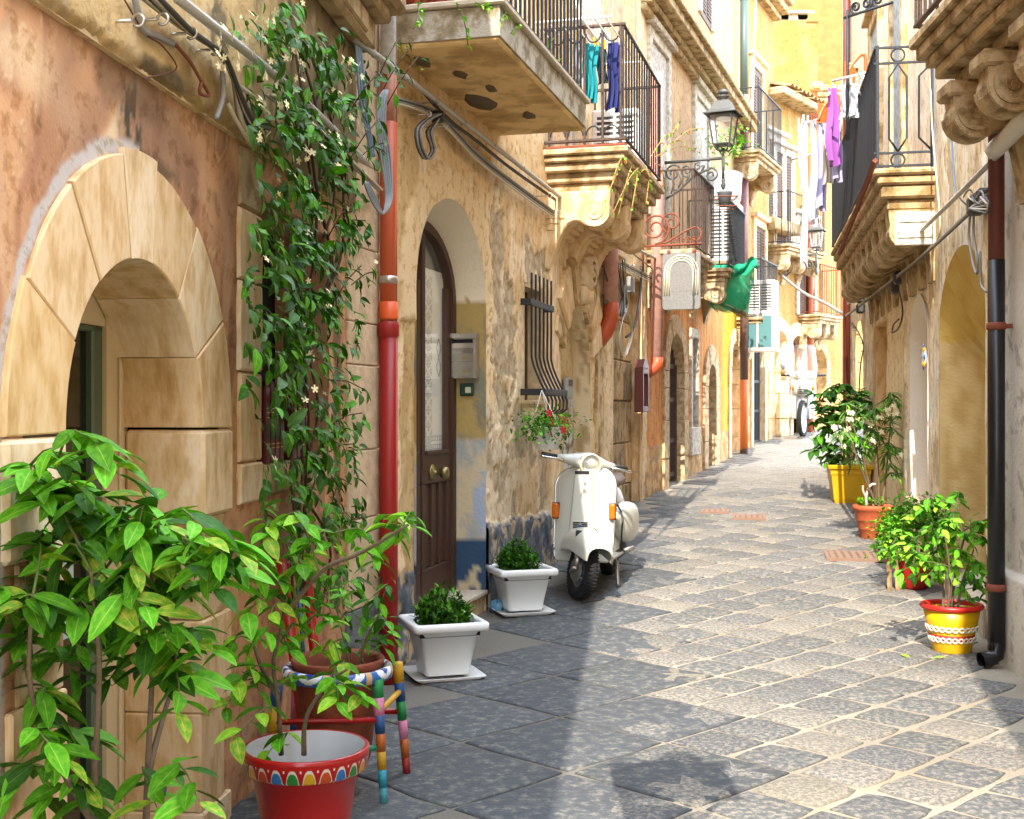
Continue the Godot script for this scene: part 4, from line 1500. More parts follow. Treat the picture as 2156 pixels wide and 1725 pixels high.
func build_right():
	var f: Dictionary = R2
	var h := thing("townhouse", "cream townhouse of blind arches and recessed doorways behind the potted plants", "house", f.xf)
	var hole := func(s, y):
		var e := minf(arch_sd(s, y, 8.5, .92, 2.0, .5), arch_sd(s, y, 10.6, .55, 1.95, .42, .62))
		e = minf(e, box_sd(s, y, 13.05, 14.25, .3, 2.35))
		return minf(e, arch_sd(s, y, 16.3, .6, 2.0, .55))
	sheet("wall", f, h, M.plaster, 6.98, 19.2, -.1, 3.3, .021, hole, look_right)
	sheet("upper_wall", f, h, M.plaster, 6.98, 19.2, 3.3, 7.8, .06, nothing, look_right)
	var ar := arch_line(8.5, .92, 2.0, .5, -.05)
	var mir := func(a): return a.map(func(p): return Vector2(-p.x, p.y))
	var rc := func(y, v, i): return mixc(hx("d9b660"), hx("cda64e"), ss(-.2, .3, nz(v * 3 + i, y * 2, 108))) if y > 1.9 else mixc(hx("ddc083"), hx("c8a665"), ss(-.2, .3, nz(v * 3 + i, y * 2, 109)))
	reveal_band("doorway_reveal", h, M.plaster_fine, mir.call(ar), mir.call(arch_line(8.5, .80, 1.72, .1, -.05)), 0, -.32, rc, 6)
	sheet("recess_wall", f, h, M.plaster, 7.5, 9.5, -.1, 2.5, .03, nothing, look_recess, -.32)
	ar = arch_line(10.6, .55, 1.95, .42, .62)
	var wc := func(y, v, i): return mixc(hx("efe4d2"), hx("e6d6bc"), v)
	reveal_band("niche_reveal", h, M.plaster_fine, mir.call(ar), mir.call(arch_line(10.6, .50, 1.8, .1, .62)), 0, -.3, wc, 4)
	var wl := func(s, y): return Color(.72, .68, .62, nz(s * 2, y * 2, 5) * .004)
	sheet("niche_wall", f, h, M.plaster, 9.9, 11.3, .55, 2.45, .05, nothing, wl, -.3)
	var st := tool()
	bx(st, Vector3(-11.2, .55, -.3), Vector3(-10.0, .63, .03), .01)
	bx(st, Vector3(-11.3, -.1, -.3), Vector3(-9.95, .55, -.004))
	part("niche_sill", st, M.stone_pale, h)
	st = tool()
	bx(st, Vector3(-9.45, -.1, -.31), Vector3(-7.55, .21, .02), .01)
	part("doorstep", st, M.marble, h)
	# recess with the green meter cupboard
	st = tool()
	bx(st, Vector3(-14.3, .2, -.3), Vector3(-13.0, 2.45, -.26))
	bx(st, Vector3(-14.3, 2.33, -.3), Vector3(-13.0, 2.4, -.004))
	bx(st, Vector3(-13.06, .2, -.3), Vector3(-13.0, 2.4, -.004)); bx(st, Vector3(-14.3, .2, -.3), Vector3(-14.24, 2.4, -.004))
	part("recess_wall", st, M.stone_warm, h)
	st = tool()
	bx(st, Vector3(-17.0, .2, -.25), Vector3(-15.6, 2.7, -.2))
	part("filled_arch", st, M.stone_old, h)
	# blue-grey shutters and pilaster strips of the upper floor
	for e in [[11.9, .8], [14.0, .9], [17.0, .9]]: shuttered_door(h, -e[0], e[1], 3.3, 5.7, worn("pale_shutter", "98a0a6", .7, "t_dirt", 1.5), M.stone_old, false)
	st = tool()
	bx(st, Vector3(-19.2, -.1, -7), Vector3(-7.0, 7.7, -.4))
	part("masonry", st, M.stone_old, h)
	# long balcony on consoles
	var p := .46
	var n0: float = 9.56
	var n1: float = 14.7
	st = tool()
	for e in [[3.2, 3.25, .0], [3.13, 3.2, .03], [3.03, 3.13, .06], [2.94, 3.03, .11]]: bx(st, Vector3(-n1 + e[2], e[0], -.02), Vector3(-n0 - e[2], e[1], p - e[2]), .015)
	var slab := part("balcony", st, worn("stone_gold", "b69f78", .95, "t_streak", .8, "b_grain", .5), h)
	for k in 9:
		st = tool()
		var s := -lerpf(n0 + .22, n1 - .2, k / 8.0)
		bracket(st, Transform3D(Basis(Vector3(0, 0, 1), Vector3.UP, Vector3(-1, 0, 0)), Vector3(s, 2.94, 0)), p - .12, .55, .26)
		part("bracket", st, M.stone_gold, slab)
	st = tool()
	bx(st, Vector3(-n0 - .08, 2.66, 0), Vector3(-n0 - .05, 2.92, p - .16), .008)
	for e in [[.03, .28, 2.84, 2.855], [.03, .045, 2.72, 2.84], [.03, .28, 2.72, 2.735], [.265, .28, 2.76, 2.84]]: bx(st, Vector3(-n0 - .052, e[2], e[0]), Vector3(-n0 - .04, e[3], e[1]))
	part("key_panel", st, worn("white_stone", "d8d2c4", .9, "t_dirt", 2.0), slab)
	railing(slab, Vector3(-n1 + .03, 3.26, p - .02), Vector3(-n0 - .03, 3.26, p - .02), .93, .125, .0075, M.iron)
	railing(slab, Vector3(-n1 + .03, 3.26, .02), Vector3(-n1 + .03, 3.26, p - .03), .93, .1, .009, M.iron)
	# the end railing with its long links
	var x := -n0 - .03
	for z in [.03, p - .03]:
		st = tool()
		bx(st, Vector3(x - .011, 3.25, z - .011), Vector3(x + .011, 4.2, z + .011), .003)
		part("post", st, M.iron_blue, slab)
	for y in [3.27, 3.37, 4.06, 4.18]:
		st = tool()
		bx(st, Vector3(x - .008, y - .009, .02), Vector3(x + .008, y + .009, p), .002)
		part("rail", st, M.iron_blue, slab)
	for z in [.28, .06]:
		st = tool(true)
		var link := [Vector3(x, 3.38, z), Vector3(x, 3.48, z + .065), Vector3(x, 3.95, z + .065), Vector3(x, 4.05, z), Vector3(x, 3.95, z - .065), Vector3(x, 3.48, z - .065), Vector3(x, 3.38, z)]
		if z < .1: link = [Vector3(x, 3.38, .03), Vector3(x, 3.48, z + .065), Vector3(x, 3.95, z + .065), Vector3(x, 4.05, .03)]
		tube(st, link, .009, 6)
		part("link", st, M.iron_blue, slab)
		if z > .1:
			for y in [3.315, 4.12]:
				st = tool(true)
				var ring := []
				for k in 17: ring.append(Vector3(x, y + sin(TAU * k / 16) * .05, z + cos(TAU * k / 16) * .05))
				tube(st, ring, .008, 6, false)
				part("ring", st, M.iron_blue, slab)
	st = tool()
	var pa := hit(f, 1843, 338, p + .03); var pb := hit(f, 1768, 535, p + .03)
	tube(st, [pa, pb], .022, 4)
	part("plank", st, M.rust, slab)
	# the near pale house with the volute balcony
	f = R1
	h = thing("townhouse", "pale plastered house with a carved volute balcony above the black drainpipe", "house", f.xf)
	sheet("wall", f, h, M.plaster_fine, 5.0, 6.81, -.1, 3.4, .02, nothing, look_pale)
	st = tool()
	bx(st, Vector3(-6.8, -.1, -.35), Vector3(-6.77, 6.5, -.003))
	bx(st, Vector3(-6.8, 3.3, -.3), Vector3(-1.5, 6.6, -.002))
	bx(st, Vector3(-6.77, -.1, -5.0), Vector3(-1.5, 6.5, -.4))
	bx(st, Vector3(-5.02, -.1, -.3), Vector3(-1.5, 3.35, -.002))
	part("masonry", st, worn("pale_wall", "d2c9b8", .95, "t_blotch", .8, "b_soft", .4), h)
	p = .54
	var far_s: float = hit(f, 1913, 111, p).x
	st = tool()
	for e in [[3.36, 3.42, 0.0], [3.29, 3.36, .03], [3.24, 3.29, .07], [3.17, 3.24, .11]]: bx(st, Vector3(far_s + e[2], e[0], -.02), Vector3(-3.0, e[1], p - e[2]), .01)
	bx(st, Vector3(far_s + .17, 3.10, -.02), Vector3(-3.0, 3.17, p - .2))
	slab = part("balcony", st, M.stone_gold, h)
	for k in 4:
		st = tool()
		bracket(st, Transform3D(Basis(Vector3(0, 0, 1), Vector3.UP, Vector3(-1, 0, 0)), Vector3(far_s + .28 + k * .56, 3.1, 0)), p - .13, .62, .17)
		part("bracket", st, M.stone_gold, slab)
		st = tool()
		bx(st, Vector3(far_s + .17 + k * .56, 3.02, -.02), Vector3(far_s + .39 + k * .56, 3.10, p - .1), .015)
		part("bracket_cap", st, M.stone_gold, slab)
	railing(slab, Vector3(far_s + .04, 3.43, p - .03), Vector3(-3.1, 3.43, p - .03), .95, .09, .009, M.iron_rust)
	railing(slab, Vector3(far_s + .04, 3.43, .02), Vector3(far_s + .04, 3.43, p - .05), .95, .09, .009, M.iron_rust)
	# the house behind the viewer whose corner shades this side of the street
	h = thing("townhouse", "tall plain house behind the viewpoint that shades the street side with the pots", "house")
	st = tool()
	bx(st, Vector3(.15, -.2, 3.0), Vector3(9, 13.0, 10.0))
	part("masonry", st, M.stone_old, h)


# ---------- things in the street

func build_things():
	drainpipes()
	door_fittings()
	lamps_and_sign()
	balcony_things()
	planters_and_pots()
	painted_chair()
	scooter()
	parked_scooter()
	drain_covers()
	laundry()


func pipe_run(t: Node3D, called: String, a: Vector3, b: Vector3, r: float, mt: Material):
	var st := tool(true)
	tube(st, [a, b], r, 18)
	part(called, st, mt, t)


func clamp_ring(t: Node3D, c: Vector3, r: float, mt: Material):
	var st := tool(true)
	lathe(st, Transform3D(Basis(), c), [Vector2(r, -.02), Vector2(r + .006, -.016), Vector2(r + .006, .016), Vector2(r, .02)], 18)
	st.set_smooth_group(-1)
	bx(st, c + Vector3(-.01, -.012, -r - .06), c + Vector3(.01, .012, -r + .005))
	part("clamp", st, mt, t)


func drainpipes():
	var red := worn("pipe_red", "a01812", .45, "t_fine", 3.0, "b_grain", .05)
	var ora := worn("pipe_orange", "c0552c", .5, "t_fine", 2.0)
	var f: Dictionary = L2
	var t := thing("drainpipe", "thick drainpipe, red below and orange above, beside the brown arched door", "drainpipe", f.xf)
	var r := .047
	var c := hit(f, 818, 660, .085)
	var yy := func(y): return hit(f, 818, y, .085).y
	var P := func(y): return Vector3(c.x, y, c.z)
	pipe_run(t, "red_pipe", P.call(-.02), P.call(yy.call(690)), r, red)
	var st := tool(true)
	lathe(st, Transform3D(Basis(), P.call(0)), [Vector2(r, yy.call(712)), Vector2(r + .008, yy.call(706)), Vector2(r + .01, yy.call(684)), Vector2(r + .003, yy.call(678))], 18)
	part("socket", st, red, t)
	pipe_run(t, "orange_pipe", P.call(yy.call(690)), P.call(yy.call(258)), r - .003, ora)
	st = tool(true)
	lathe(st, Transform3D(Basis(), P.call(0)), [Vector2(r + .002, yy.call(672)), Vector2(r + .003, yy.call(637)), Vector2(r - .003, yy.call(636))], 18)
	part("sleeve", st, mat("bright_orange", "d8561a", .45), t)
	pipe_run(t, "faded_pipe", P.call(yy.call(258)), P.call(yy.call(160)), r - .003, worn("pipe_faded", "b5765c", .6, "t_blotch", 2.0))
	pipe_run(t, "white_pipe", P.call(yy.call(160)), P.call(4.2), r - .004, worn("pipe_white", "d9d4cf", .5, "t_blotch", 2.0))
	clamp_ring(t, P.call(yy.call(590)), r - .003, M.steel)
	# the pinkish pipes further on
	var pk := worn("pipe_pink", "cf9c8c", .6, "t_blotch", 1.0)
	for e in [[1286, 455, 640, 720, "pink drainpipe with an orange elbow beside the walled-up passage"], [1383, 330, 755, 785, "pink drainpipe at the start of the orange wall, near the hanging sign"]]:
		t = thing("drainpipe", e[4], "drainpipe", f.xf)
		var a := hit(f, e[0], e[1], .12)
		var b := hit(f, e[0], e[2], .12)
		pipe_run(t, "pipe", Vector3(a.x, a.y + (1.0 if e[0] == 1383 else 0.0), .12), Vector3(a.x, b.y, .12), .075, pk)
		st = tool(true)
		var q := hit(f, e[0], e[3], .12).y
		tube(st, [Vector3(a.x, b.y + .01, .12), Vector3(a.x, lerpf(b.y, q, .4), .12), Vector3(a.x - .02, lerpf(b.y, q, .75), .07), Vector3(a.x - .03, q, .0)], .078, 16)
		part("elbow", st, ora, t)
	f = L3
	t = thing("drainpipe", "tall drainpipe, dark green above, purple in the middle and orange at the foot", "drainpipe", f.xf)
	var x: float = hit(f, 1567, 800, .15).x
	var ys := [.62, hit(f, 1567, 800, .15).y, hit(f, 1567, 560, .15).y, hit(f, 1567, 372, .15).y, hit(f, 1567, 300, .15).y, hit(f, 1567, 200, .15).y, 8.4]
	var ms := [mat("orange_foot", "c0621f", .5), mat("umber", "4d342c", .5), worn("pipe_mauve", "8f6a70", .6, "t_blotch", 1.0), mat("umber2", "43302c", .5), M.pipe_mauve, mat("verdigris", "3e4f48", .5)]
	for i in 6: pipe_run(t, "pipe", Vector3(x, ys[i], .15), Vector3(x, ys[i + 1], .15), .07, ms[i])
	st = tool(true)
	tube(st, [Vector3(x, 8.4, .15), Vector3(x, 8.7, .16), Vector3(x + .15, 8.95, .25), Vector3(x + .5, 9.1, .3)], .075, 12)
	part("elbow", st, ms[5], t)
	st = tool(true)
	tube(st, [Vector3(x, .72, .15), Vector3(x, .58, .17), Vector3(x, .52, .27)], .08, 14, false)
	part("spout", st, ms[1], t)
	f = L5
	t = thing("drainpipe", "slim rust-red drainpipe between the arches of the yellow house", "drainpipe", f.xf)
	var a5 := hit(f, 1706, 780, .08)
	pipe_run(t, "pipe", Vector3(a5.x, .7, .08), Vector3(a5.x, 6.6, .08), .06, mat("rust_pipe", "a8562f", .6))
	# across the street
	f = R2
	t = thing("drainpipe", "drainpipe painted black below and brown above at the corner of the pale house", "drainpipe", f.xf)
	var cc := hit(f, 2098, 700, .085)
	var h1 := hit(f, 2098, 552, .085).y
	var blk := worn("pipe_black", "141416", .35, "t_fine", 3.0)
	pipe_run(t, "brown_pipe", Vector3(cc.x, h1, .085), Vector3(cc.x, 5.0, .085), .043, mat("pipe_brown", "5f2a1e", .45))
	pipe_run(t, "black_pipe", Vector3(cc.x, .1, .085), Vector3(cc.x, h1 + .01, .085), .046, blk)
	for y in [687, 1237]: clamp_ring(t, Vector3(cc.x, hit(f, 2098, y, .085).y, .085), .046, M.rust)
	st = tool(true)
	tube(st, [Vector3(cc.x, .14, .085), Vector3(cc.x, .07, .09), Vector3(cc.x + .02, .045, .14), Vector3(cc.x + .03, .04, .17)], .047, 14, false)
	part("elbow", st, blk, t)
	t = thing("drainpipe", "brown downpipe at the far corner of the house with the long balcony", "drainpipe", f.xf)
	cc = hit(f, 1783, 700, .06)
	pipe_run(t, "pipe", Vector3(cc.x, .5, .06), Vector3(cc.x, 8.5, .06), .05, M.pipe_brown)


func door_fittings():
	var f: Dictionary = L2
	# letter boxes on the side of the doorway
	var x := 8.52
	var t := thing("mailbox", "steel letter box with two flaps on the side wall of the arched doorway", "mailbox", f.xf)
	var st := tool()
	bx(st, Vector3(x - .075, 1.605, -.2), Vector3(x, 1.895, -.025), .004)
	part("case", st, M.steel, t)
	st = tool()
	bx(st, Vector3(x - .085, 1.87, -.205), Vector3(x, 1.905, -.02), .004)
	part("hood", st, M.steel, t)
	for k in 2:
		st = tool()
		bx(st, Vector3(x - .08, 1.615 + k * .1, -.195), Vector3(x - .074, 1.71 + k * .1, -.04), .002)
		var fl := part("flap", st, mat("steel_dull", "9c968a", .4, .8), t)
		st = tool()
		bx(st, Vector3(x - .082, 1.645 + k * .09, -.115), Vector3(x - .079, 1.66 + k * .09, -.06), .0)
		part("name_plate", st, mat("plate_ochre", "8d8248", .6), fl)
	st = tool()
	bx(st, Vector3(x - .078, 1.84, -.185), Vector3(x - .0745, 1.866, -.045))
	part("slot", st, M.dark, t)
	st = tool()
	bx(st, Vector3(x - .08, 1.77, -.19), Vector3(x - .0745, 1.835, -.035))
	part("upper_flap", st, M.steel, t)
	t = thing("doorbell", "dark green doorbell plate under the steel letter box", "doorbell", f.xf)
	st = tool()
	bx(st, Vector3(x - .02, 1.49, -.155), Vector3(x, 1.575, -.055), .008)
	part("plate", st, mat("bell_green", "173a2c", .4), t)
	st = tool()
	bx(st, Vector3(x - .024, 1.51, -.115), Vector3(x - .018, 1.55, -.075), .003)
	part("push", st, mat("cream_plastic", "cfc9a8", .4), t)
	# grille of bellied bars
	t = thing("window_grille", "black iron window grille with bars that belly out at the bottom", "grille", f.xf)
	for k in 6:
		var s := 9.56 + k * .125
		st = tool(true)
		tube(st, bez([Vector3(s, 2.42, .07), Vector3(s, 2.0, .07), Vector3(s, 1.76, .075), Vector3(s, 1.62, .13), Vector3(s, 1.5, .19), Vector3(s, 1.41, .2), Vector3(s, 1.36, .14)], 16), .0085, 6)
		part("bar", st, M.iron, t)
	for e in [[2.2, .065], [1.53, .175]]:
		st = tool()
		bx(st, Vector3(9.5, e[0] - .025, e[1] - .006), Vector3(10.25, e[0] + .025, e[1] + .014), .003)
		bx(st, Vector3(9.5, e[0] - .025, -.02), Vector3(9.51, e[0] + .025, e[1]), .002)
		bx(st, Vector3(10.24, e[0] - .025, -.02), Vector3(10.25, e[0] + .025, e[1]), .002)
		part("crossbar", st, M.iron, t)
	for k in 4:
		st = tool(true)
		var c := []
		for i in 15: c.append(Vector3(9.65 + k * .14 + cos(i * .45) * .06, 1.33 + sin(i * .45) * .05, .16))
		tube(st, c, .005, 5)
		part("curl", st, M.iron, t)
	# hanging basket
	var q := hit(f, 1152, 925, .22)
	var pot := thing("hanging_basket", "white hanging pot of trailing red flowers under the window grille", "flower pot", f.xf * Transform3D(Basis(), Vector3(q.x, q.y, .22)))
	st = tool(true)
	lathe(st, Transform3D(), [Vector2(0, -.075), Vector2(.085, -.075), Vector2(.125, .085), Vector2(.13, .09), Vector2(.115, .09), Vector2(.1, .06), Vector2(0, .06)], 24)
	part("pot", st, M.white_plastic, pot)
	for k in 3:
		st = tool(true)
		tube(st, [Vector3(cos(k * 2.1) * .12, .09, sin(k * 2.1) * .12), Vector3(0, .36, -.04)], .003, 4)
		part("hanger", st, M.white_plastic, pot)
	var mm := leaf_mesh(.035, .022, .2, .3)
	leaf_cloud(pot, mm, 800, func(): return Vector3(rng.randfn(0, .16), .14 + rng.randfn(0, .05) - absf(rng.randfn(0, .05)), rng.randfn(0, .09)), ["leaf_fresh", "leaf_mid", "leaf_dark"], 3, "foliage")
	for k in 16:
		rng.seed = 300 + k
		var p := Vector3(rng.randfn(0, .2), .12 + rng.randfn(0, .09), rng.randf_range(.02, .16))
		blossom(pot, p, .034, mat("petal_red", "b01228", .7), Vector3(rng.randfn(0, .5), .3, 1))
	# intercom on the blind portal
	t = thing("intercom", "pale grey intercom with a speaker grille on the blind portal", "intercom", f.xf * Transform3D(Basis(), hit(f, 1191, 818, -.15)))
	st = tool()
	bx(st, Vector3(-.12, -.1, 0), Vector3(.12, .1, .045), .015)
	part("case", st, mat("grey_plastic", "a3a9ac", .5), t)
	for k in 5:
		st = tool()
		bx(st, Vector3(-.08, .02 + k * .013, .044), Vector3(.08, .026 + k * .013, .048))
		part("slot", st, M.black_plastic, t)
	st = tool()
	bx(st, Vector3(-.08, -.075, .044), Vector3(.05, -.03, .049), .002)
	part("button", st, mat("lime_button", "8fae84", .4), t)
	# books on the window sill
	for k in 8:
		rng.seed = 500 + k
		var hh: float = .30 + rng.randf_range(-.02, .015)
		var w := .055
		var s := 4.66 + k * .062 + (.12 if k > 3 else 0.0)
		var b := thing("book", ["burgundy bound book first on the sill by the stone jamb", "second burgundy book on the sill, gilt bands on its spine", "third burgundy book in the window row", "fourth burgundy book, last before the gap on the sill", "burgundy book just past the gap behind the jasmine", "sixth bound book of the row behind the jasmine", "seventh bound book of the row deep behind the jasmine", "last burgundy book of the row at the far end of the sill"][k], "book", f.xf if false else L1.xf * Transform3D(Basis(), Vector3(s, 1.197, -.06)), "burgundy books on the window sill")
		st = tool()
		bx(st, Vector3(0, 0, -.12), Vector3(w, hh, .075), .006)
		part("cover", st, worn("book_red", "5e1219", .45, "t_fine", 2.0), b)
		for y in [.055, .07, .17, .19, .205]:
			st = tool()
			bx(st, Vector3(.006, y, .0745), Vector3(w - .006, y + .004, .0762))
			part("gilt_band", st, mat("gilt", "c9a25c", .4, .6), b)
		st = tool()
		bx(st, Vector3(.005, .09, .0745), Vector3(w - .005, .15, .0758))
		part("title_label", st, mat("label_green", "2b3a2c", .6), b)
	# across the street: green meter cupboard, round tile, thin white box
	f = R2
	t = thing("meter_cupboard", "dark green metal meter cupboard in the recess of the cream house", "cupboard", f.xf)
	var u := hit(f, 1866, 735, -.24); var v := hit(f, 1843, 795, -.24)
	st = tool()
	bx(st, Vector3(minf(u.x, v.x) + .05, v.y, -.27), Vector3(maxf(u.x, v.x), u.y, -.2), .01)
	part("door", st, mat("meter_green", "1d3a33", .5), t)
	st = tool(true)
	lathe(st, Transform3D(Basis(Vector3.RIGHT, Vector3(0, 0, 1), Vector3.DOWN), Vector3(v.x * .4 + u.x * .6, v.y * .6 + u.y * .4, -.2)), [Vector2(0, .012), Vector2(.03, .01), Vector2(.03, 0)], 12)
	part("lock", st, M.white_plastic, t)
	st = tool()
	bx(st, Vector3(u.x - .25, u.y - .13, -.2), Vector3(u.x - .1, u.y - .08, -.198))
	part("tag", st, M.white_plastic, t)
	t = thing("ceramic_tile", "small round blue and yellow ceramic plaque on the jamb of the white niche", "plaque", f.xf * Transform3D(Basis(), hit(f, 1949, 752, 0.0)))
	st = tool(true)
	lathe(st, Transform3D(Basis(Vector3.RIGHT, Vector3(0, 0, 1), Vector3.DOWN), Vector3.ZERO), [Vector2(0, .02), Vector2(.06, .02), Vector2(.08, .012), Vector2(.08, 0)], 16)
	part("disc", st, mat("tile_white", "dfe3e6", .25), t)
	for k in 8:
		st = tool(true)
		var a := TAU * k / 8
		lathe(st, Transform3D(Basis(Vector3.RIGHT, Vector3(0, 0, 1), Vector3.DOWN), Vector3(cos(a) * .066, sin(a) * .085, .012)), [Vector2(0, .014), Vector2(.022, .008), Vector2(.024, 0)], 8)
		part("petal", st, mat("tile_yellow", "e0a92c", .3) if k % 2 else mat("tile_blue", "3f68a8", .3), t)
	f = L2
	t = thing("notice_case", "tall narrow red-framed notice case beside the orange wall", "notice case", f.xf)
	u = hit(f, 1357, 775, .08); v = hit(f, 1366, 868, .08)
	st = tool()
	bx(st, Vector3(u.x - .22, v.y, .0), Vector3(u.x - .15, u.y, .1), .008); bx(st, Vector3(u.x + .15, v.y, .0), Vector3(u.x + .22, u.y, .1), .008)
	bx(st, Vector3(u.x - .15, u.y - .07, .0), Vector3(u.x + .15, u.y, .1), .008); bx(st, Vector3(u.x - .15, v.y, .0), Vector3(u.x + .15, v.y + .07, .1), .008)
	prism(st, Transform3D(), [Vector2(u.x - .22, u.y), Vector2(u.x + .22, u.y), Vector2(u.x + .08, u.y + .1), Vector2(u.x - .08, u.y + .1)], 0, .1)
	part("frame", st, mat("oxblood", "5a2418", .5), t)
	st = tool()
	bx(st, Vector3(u.x - .15, v.y + .07, .01), Vector3(u.x + .15, u.y - .07, .02))
	part("backing", st, M.stone_pale, t)


func lantern(t: Node3D, s: float, bot: Vector3):
	# square lantern that widens upwards; bot is the middle of its foot
	var wide := .21 * s
	var y0 := .07 * s
	var y1 := .47 * s
	var st := tool(true)
	tube(st, [bot + Vector3(0, -.12 * s, 0), bot + Vector3(0, .02 * s, 0)], .018 * s, 8)
	for sx in [-1, 1]: for sz in [-1, 1]:
		tube(st, [bot + Vector3(0, 0, 0), bot + Vector3(sx * .06 * s, -.02 * s, sz * .06 * s), bot + Vector3(sx * .1 * s, .03 * s, sz * .1 * s), bot + Vector3(sx * .11 * s, y0, sz * .11 * s)], .011 * s, 6)
	part("cradle", st, M.lamp_grey, t)
	st = tool()
	for sx in [-1, 1]: for sz in [-1, 1]:
		tube(st, [bot + Vector3(sx * .115 * s, y0, sz * .115 * s), bot + Vector3(sx * wide * .8, y1, sz * wide * .8)], .013 * s, 4)
	box(st, Transform3D(Basis(), bot + Vector3(0, y0, 0)), Vector3(.25 * s, .02 * s, .25 * s), .004)
	box(st, Transform3D(Basis(), bot + Vector3(0, y1, 0)), Vector3(wide * 1.66, .025 * s, wide * 1.66), .004)
	part("frame", st, M.lamp_grey, t)
	for k in 4:
		st = tool()
		var b := Basis(Vector3.UP, k * PI / 2)
		quad(st, bot + b * Vector3(-.11 * s, y0, .112 * s), bot + b * Vector3(-wide * .78, y1, wide * .79), bot + b * Vector3(wide * .78, y1, wide * .79), bot + b * Vector3(.11 * s, y0, .112 * s))
		part("pane", st, M.glass, t)
	st = tool()
	var hw := [[wide * 1.12, y1 + .012 * s], [wide * 1.12, y1 + .025 * s], [wide * .75, y1 + .07 * s], [wide * .5, y1 + .2 * s], [.06 * s, y1 + .22 * s]]
	for i in hw.size() - 1:
		for k in 4:
			var b := Basis(Vector3.UP, k * PI / 2)
			var p: float = hw[i][0]; var q: float = hw[i + 1][0]
			quad(st, bot + b * Vector3(-p, hw[i][1], p), bot + b * Vector3(-q, hw[i + 1][1], q), bot + b * Vector3(q, hw[i + 1][1], q), bot + b * Vector3(p, hw[i][1], p))
	part("roof", st, M.lamp_grey, t)
	st = tool(true)
	lathe(st, Transform3D(Basis(), bot + Vector3(0, y1 + .21 * s, 0)), [Vector2(.065 * s, 0), Vector2(.05 * s, .03 * s), Vector2(.09 * s, .05 * s), Vector2(.095 * s, .07 * s), Vector2(.05 * s, .075 * s), Vector2(.05 * s, .1 * s), Vector2(.085 * s, .11 * s), Vector2(.07 * s, .14 * s), Vector2(.03 * s, .165 * s), Vector2(0, .17 * s)], 16)
	part("cap", st, M.lamp_grey, t)
	st = tool(true)
	lathe(st, Transform3D(Basis(), bot + Vector3(0, y1 - .06 * s, 0)), [Vector2(0, 0), Vector2(.1 * s, 0), Vector2(.1 * s, .04 * s), Vector2(0, .045 * s)], 12)
	part("reflector", st, M.white_plastic, t)


func scroll_tube(st: SurfaceTool, xf: Transform3D, c: Vector2, r: float, a0: float, turns: float, rad: float):
	var pts := []
	var n := 26
	for i in n + 1:
		var t := float(i) / n
		var a := a0 + turns * TAU * t
		pts.append(xf * Vector3(c.x + cos(a) * r * (1 - .8 * t), c.y + sin(a) * r * (1 - .8 * t), 0))
	tube(st, pts, rad, 6)


# a bracket lamp; local x runs out from the wall, the lantern stands at x = reach
func bracket_lamp(label: String, xf: Transform3D, reach: float, s: float) -> Node3D:
	var t := thing("street_lamp", label, "street lamp", xf, "lanterns on scrolled wall brackets")
	var st := tool(true)
	tube(st, [Vector3(0, 0, 0), Vector3(reach, 0, 0)], .02, 10)
	tube(st, [Vector3(reach, -.28, 0), Vector3(reach, .02, 0)], .02, 10)
	lathe(st, Transform3D(Basis(), Vector3(reach, -.4, 0)), [Vector2(0, 0), Vector2(.02, .02), Vector2(.035, .06), Vector2(.02, .1), Vector2(.03, .12), Vector2(.018, .14)], 10)
	part("arm", st, M.lamp_grey, t)
	st = tool(true)
	tube(st, bez([Vector3(0, -.46, 0), Vector3(reach * .25, -.36, 0), Vector3(reach * .5, -.2, 0), Vector3(reach * .78, -.12, 0)], 12), .016, 8)
	scroll_tube(st, Transform3D(), Vector2(reach * .8, -.2), .09, PI * .6, -1.4, .014)
	scroll_tube(st, Transform3D(), Vector2(reach * .14, -.14), .11, PI * .2, 1.5, .013)
	scroll_tube(st, Transform3D(), Vector2(reach * .38, -.12), .08, -PI * .4, -1.4, .012)
	scroll_tube(st, Transform3D(), Vector2(reach * .57, -.08), .05, PI * .3, 1.3, .01)
	for k in 5: tube(st, bez([Vector3(reach * (.1 + k * .13), -.4 + k * .06, 0), Vector3(reach * (.16 + k * .13), -.28 + k * .05, .01), Vector3(reach * (.1 + k * .13), -.16 + k * .02, 0)], 6), [.004, .012, .014, .014, .012, .008, .003], 6)
	part("scrollwork", st, M.lamp_grey, t)
	lantern(t, s, Vector3(reach, .12 * s, 0))
	return t


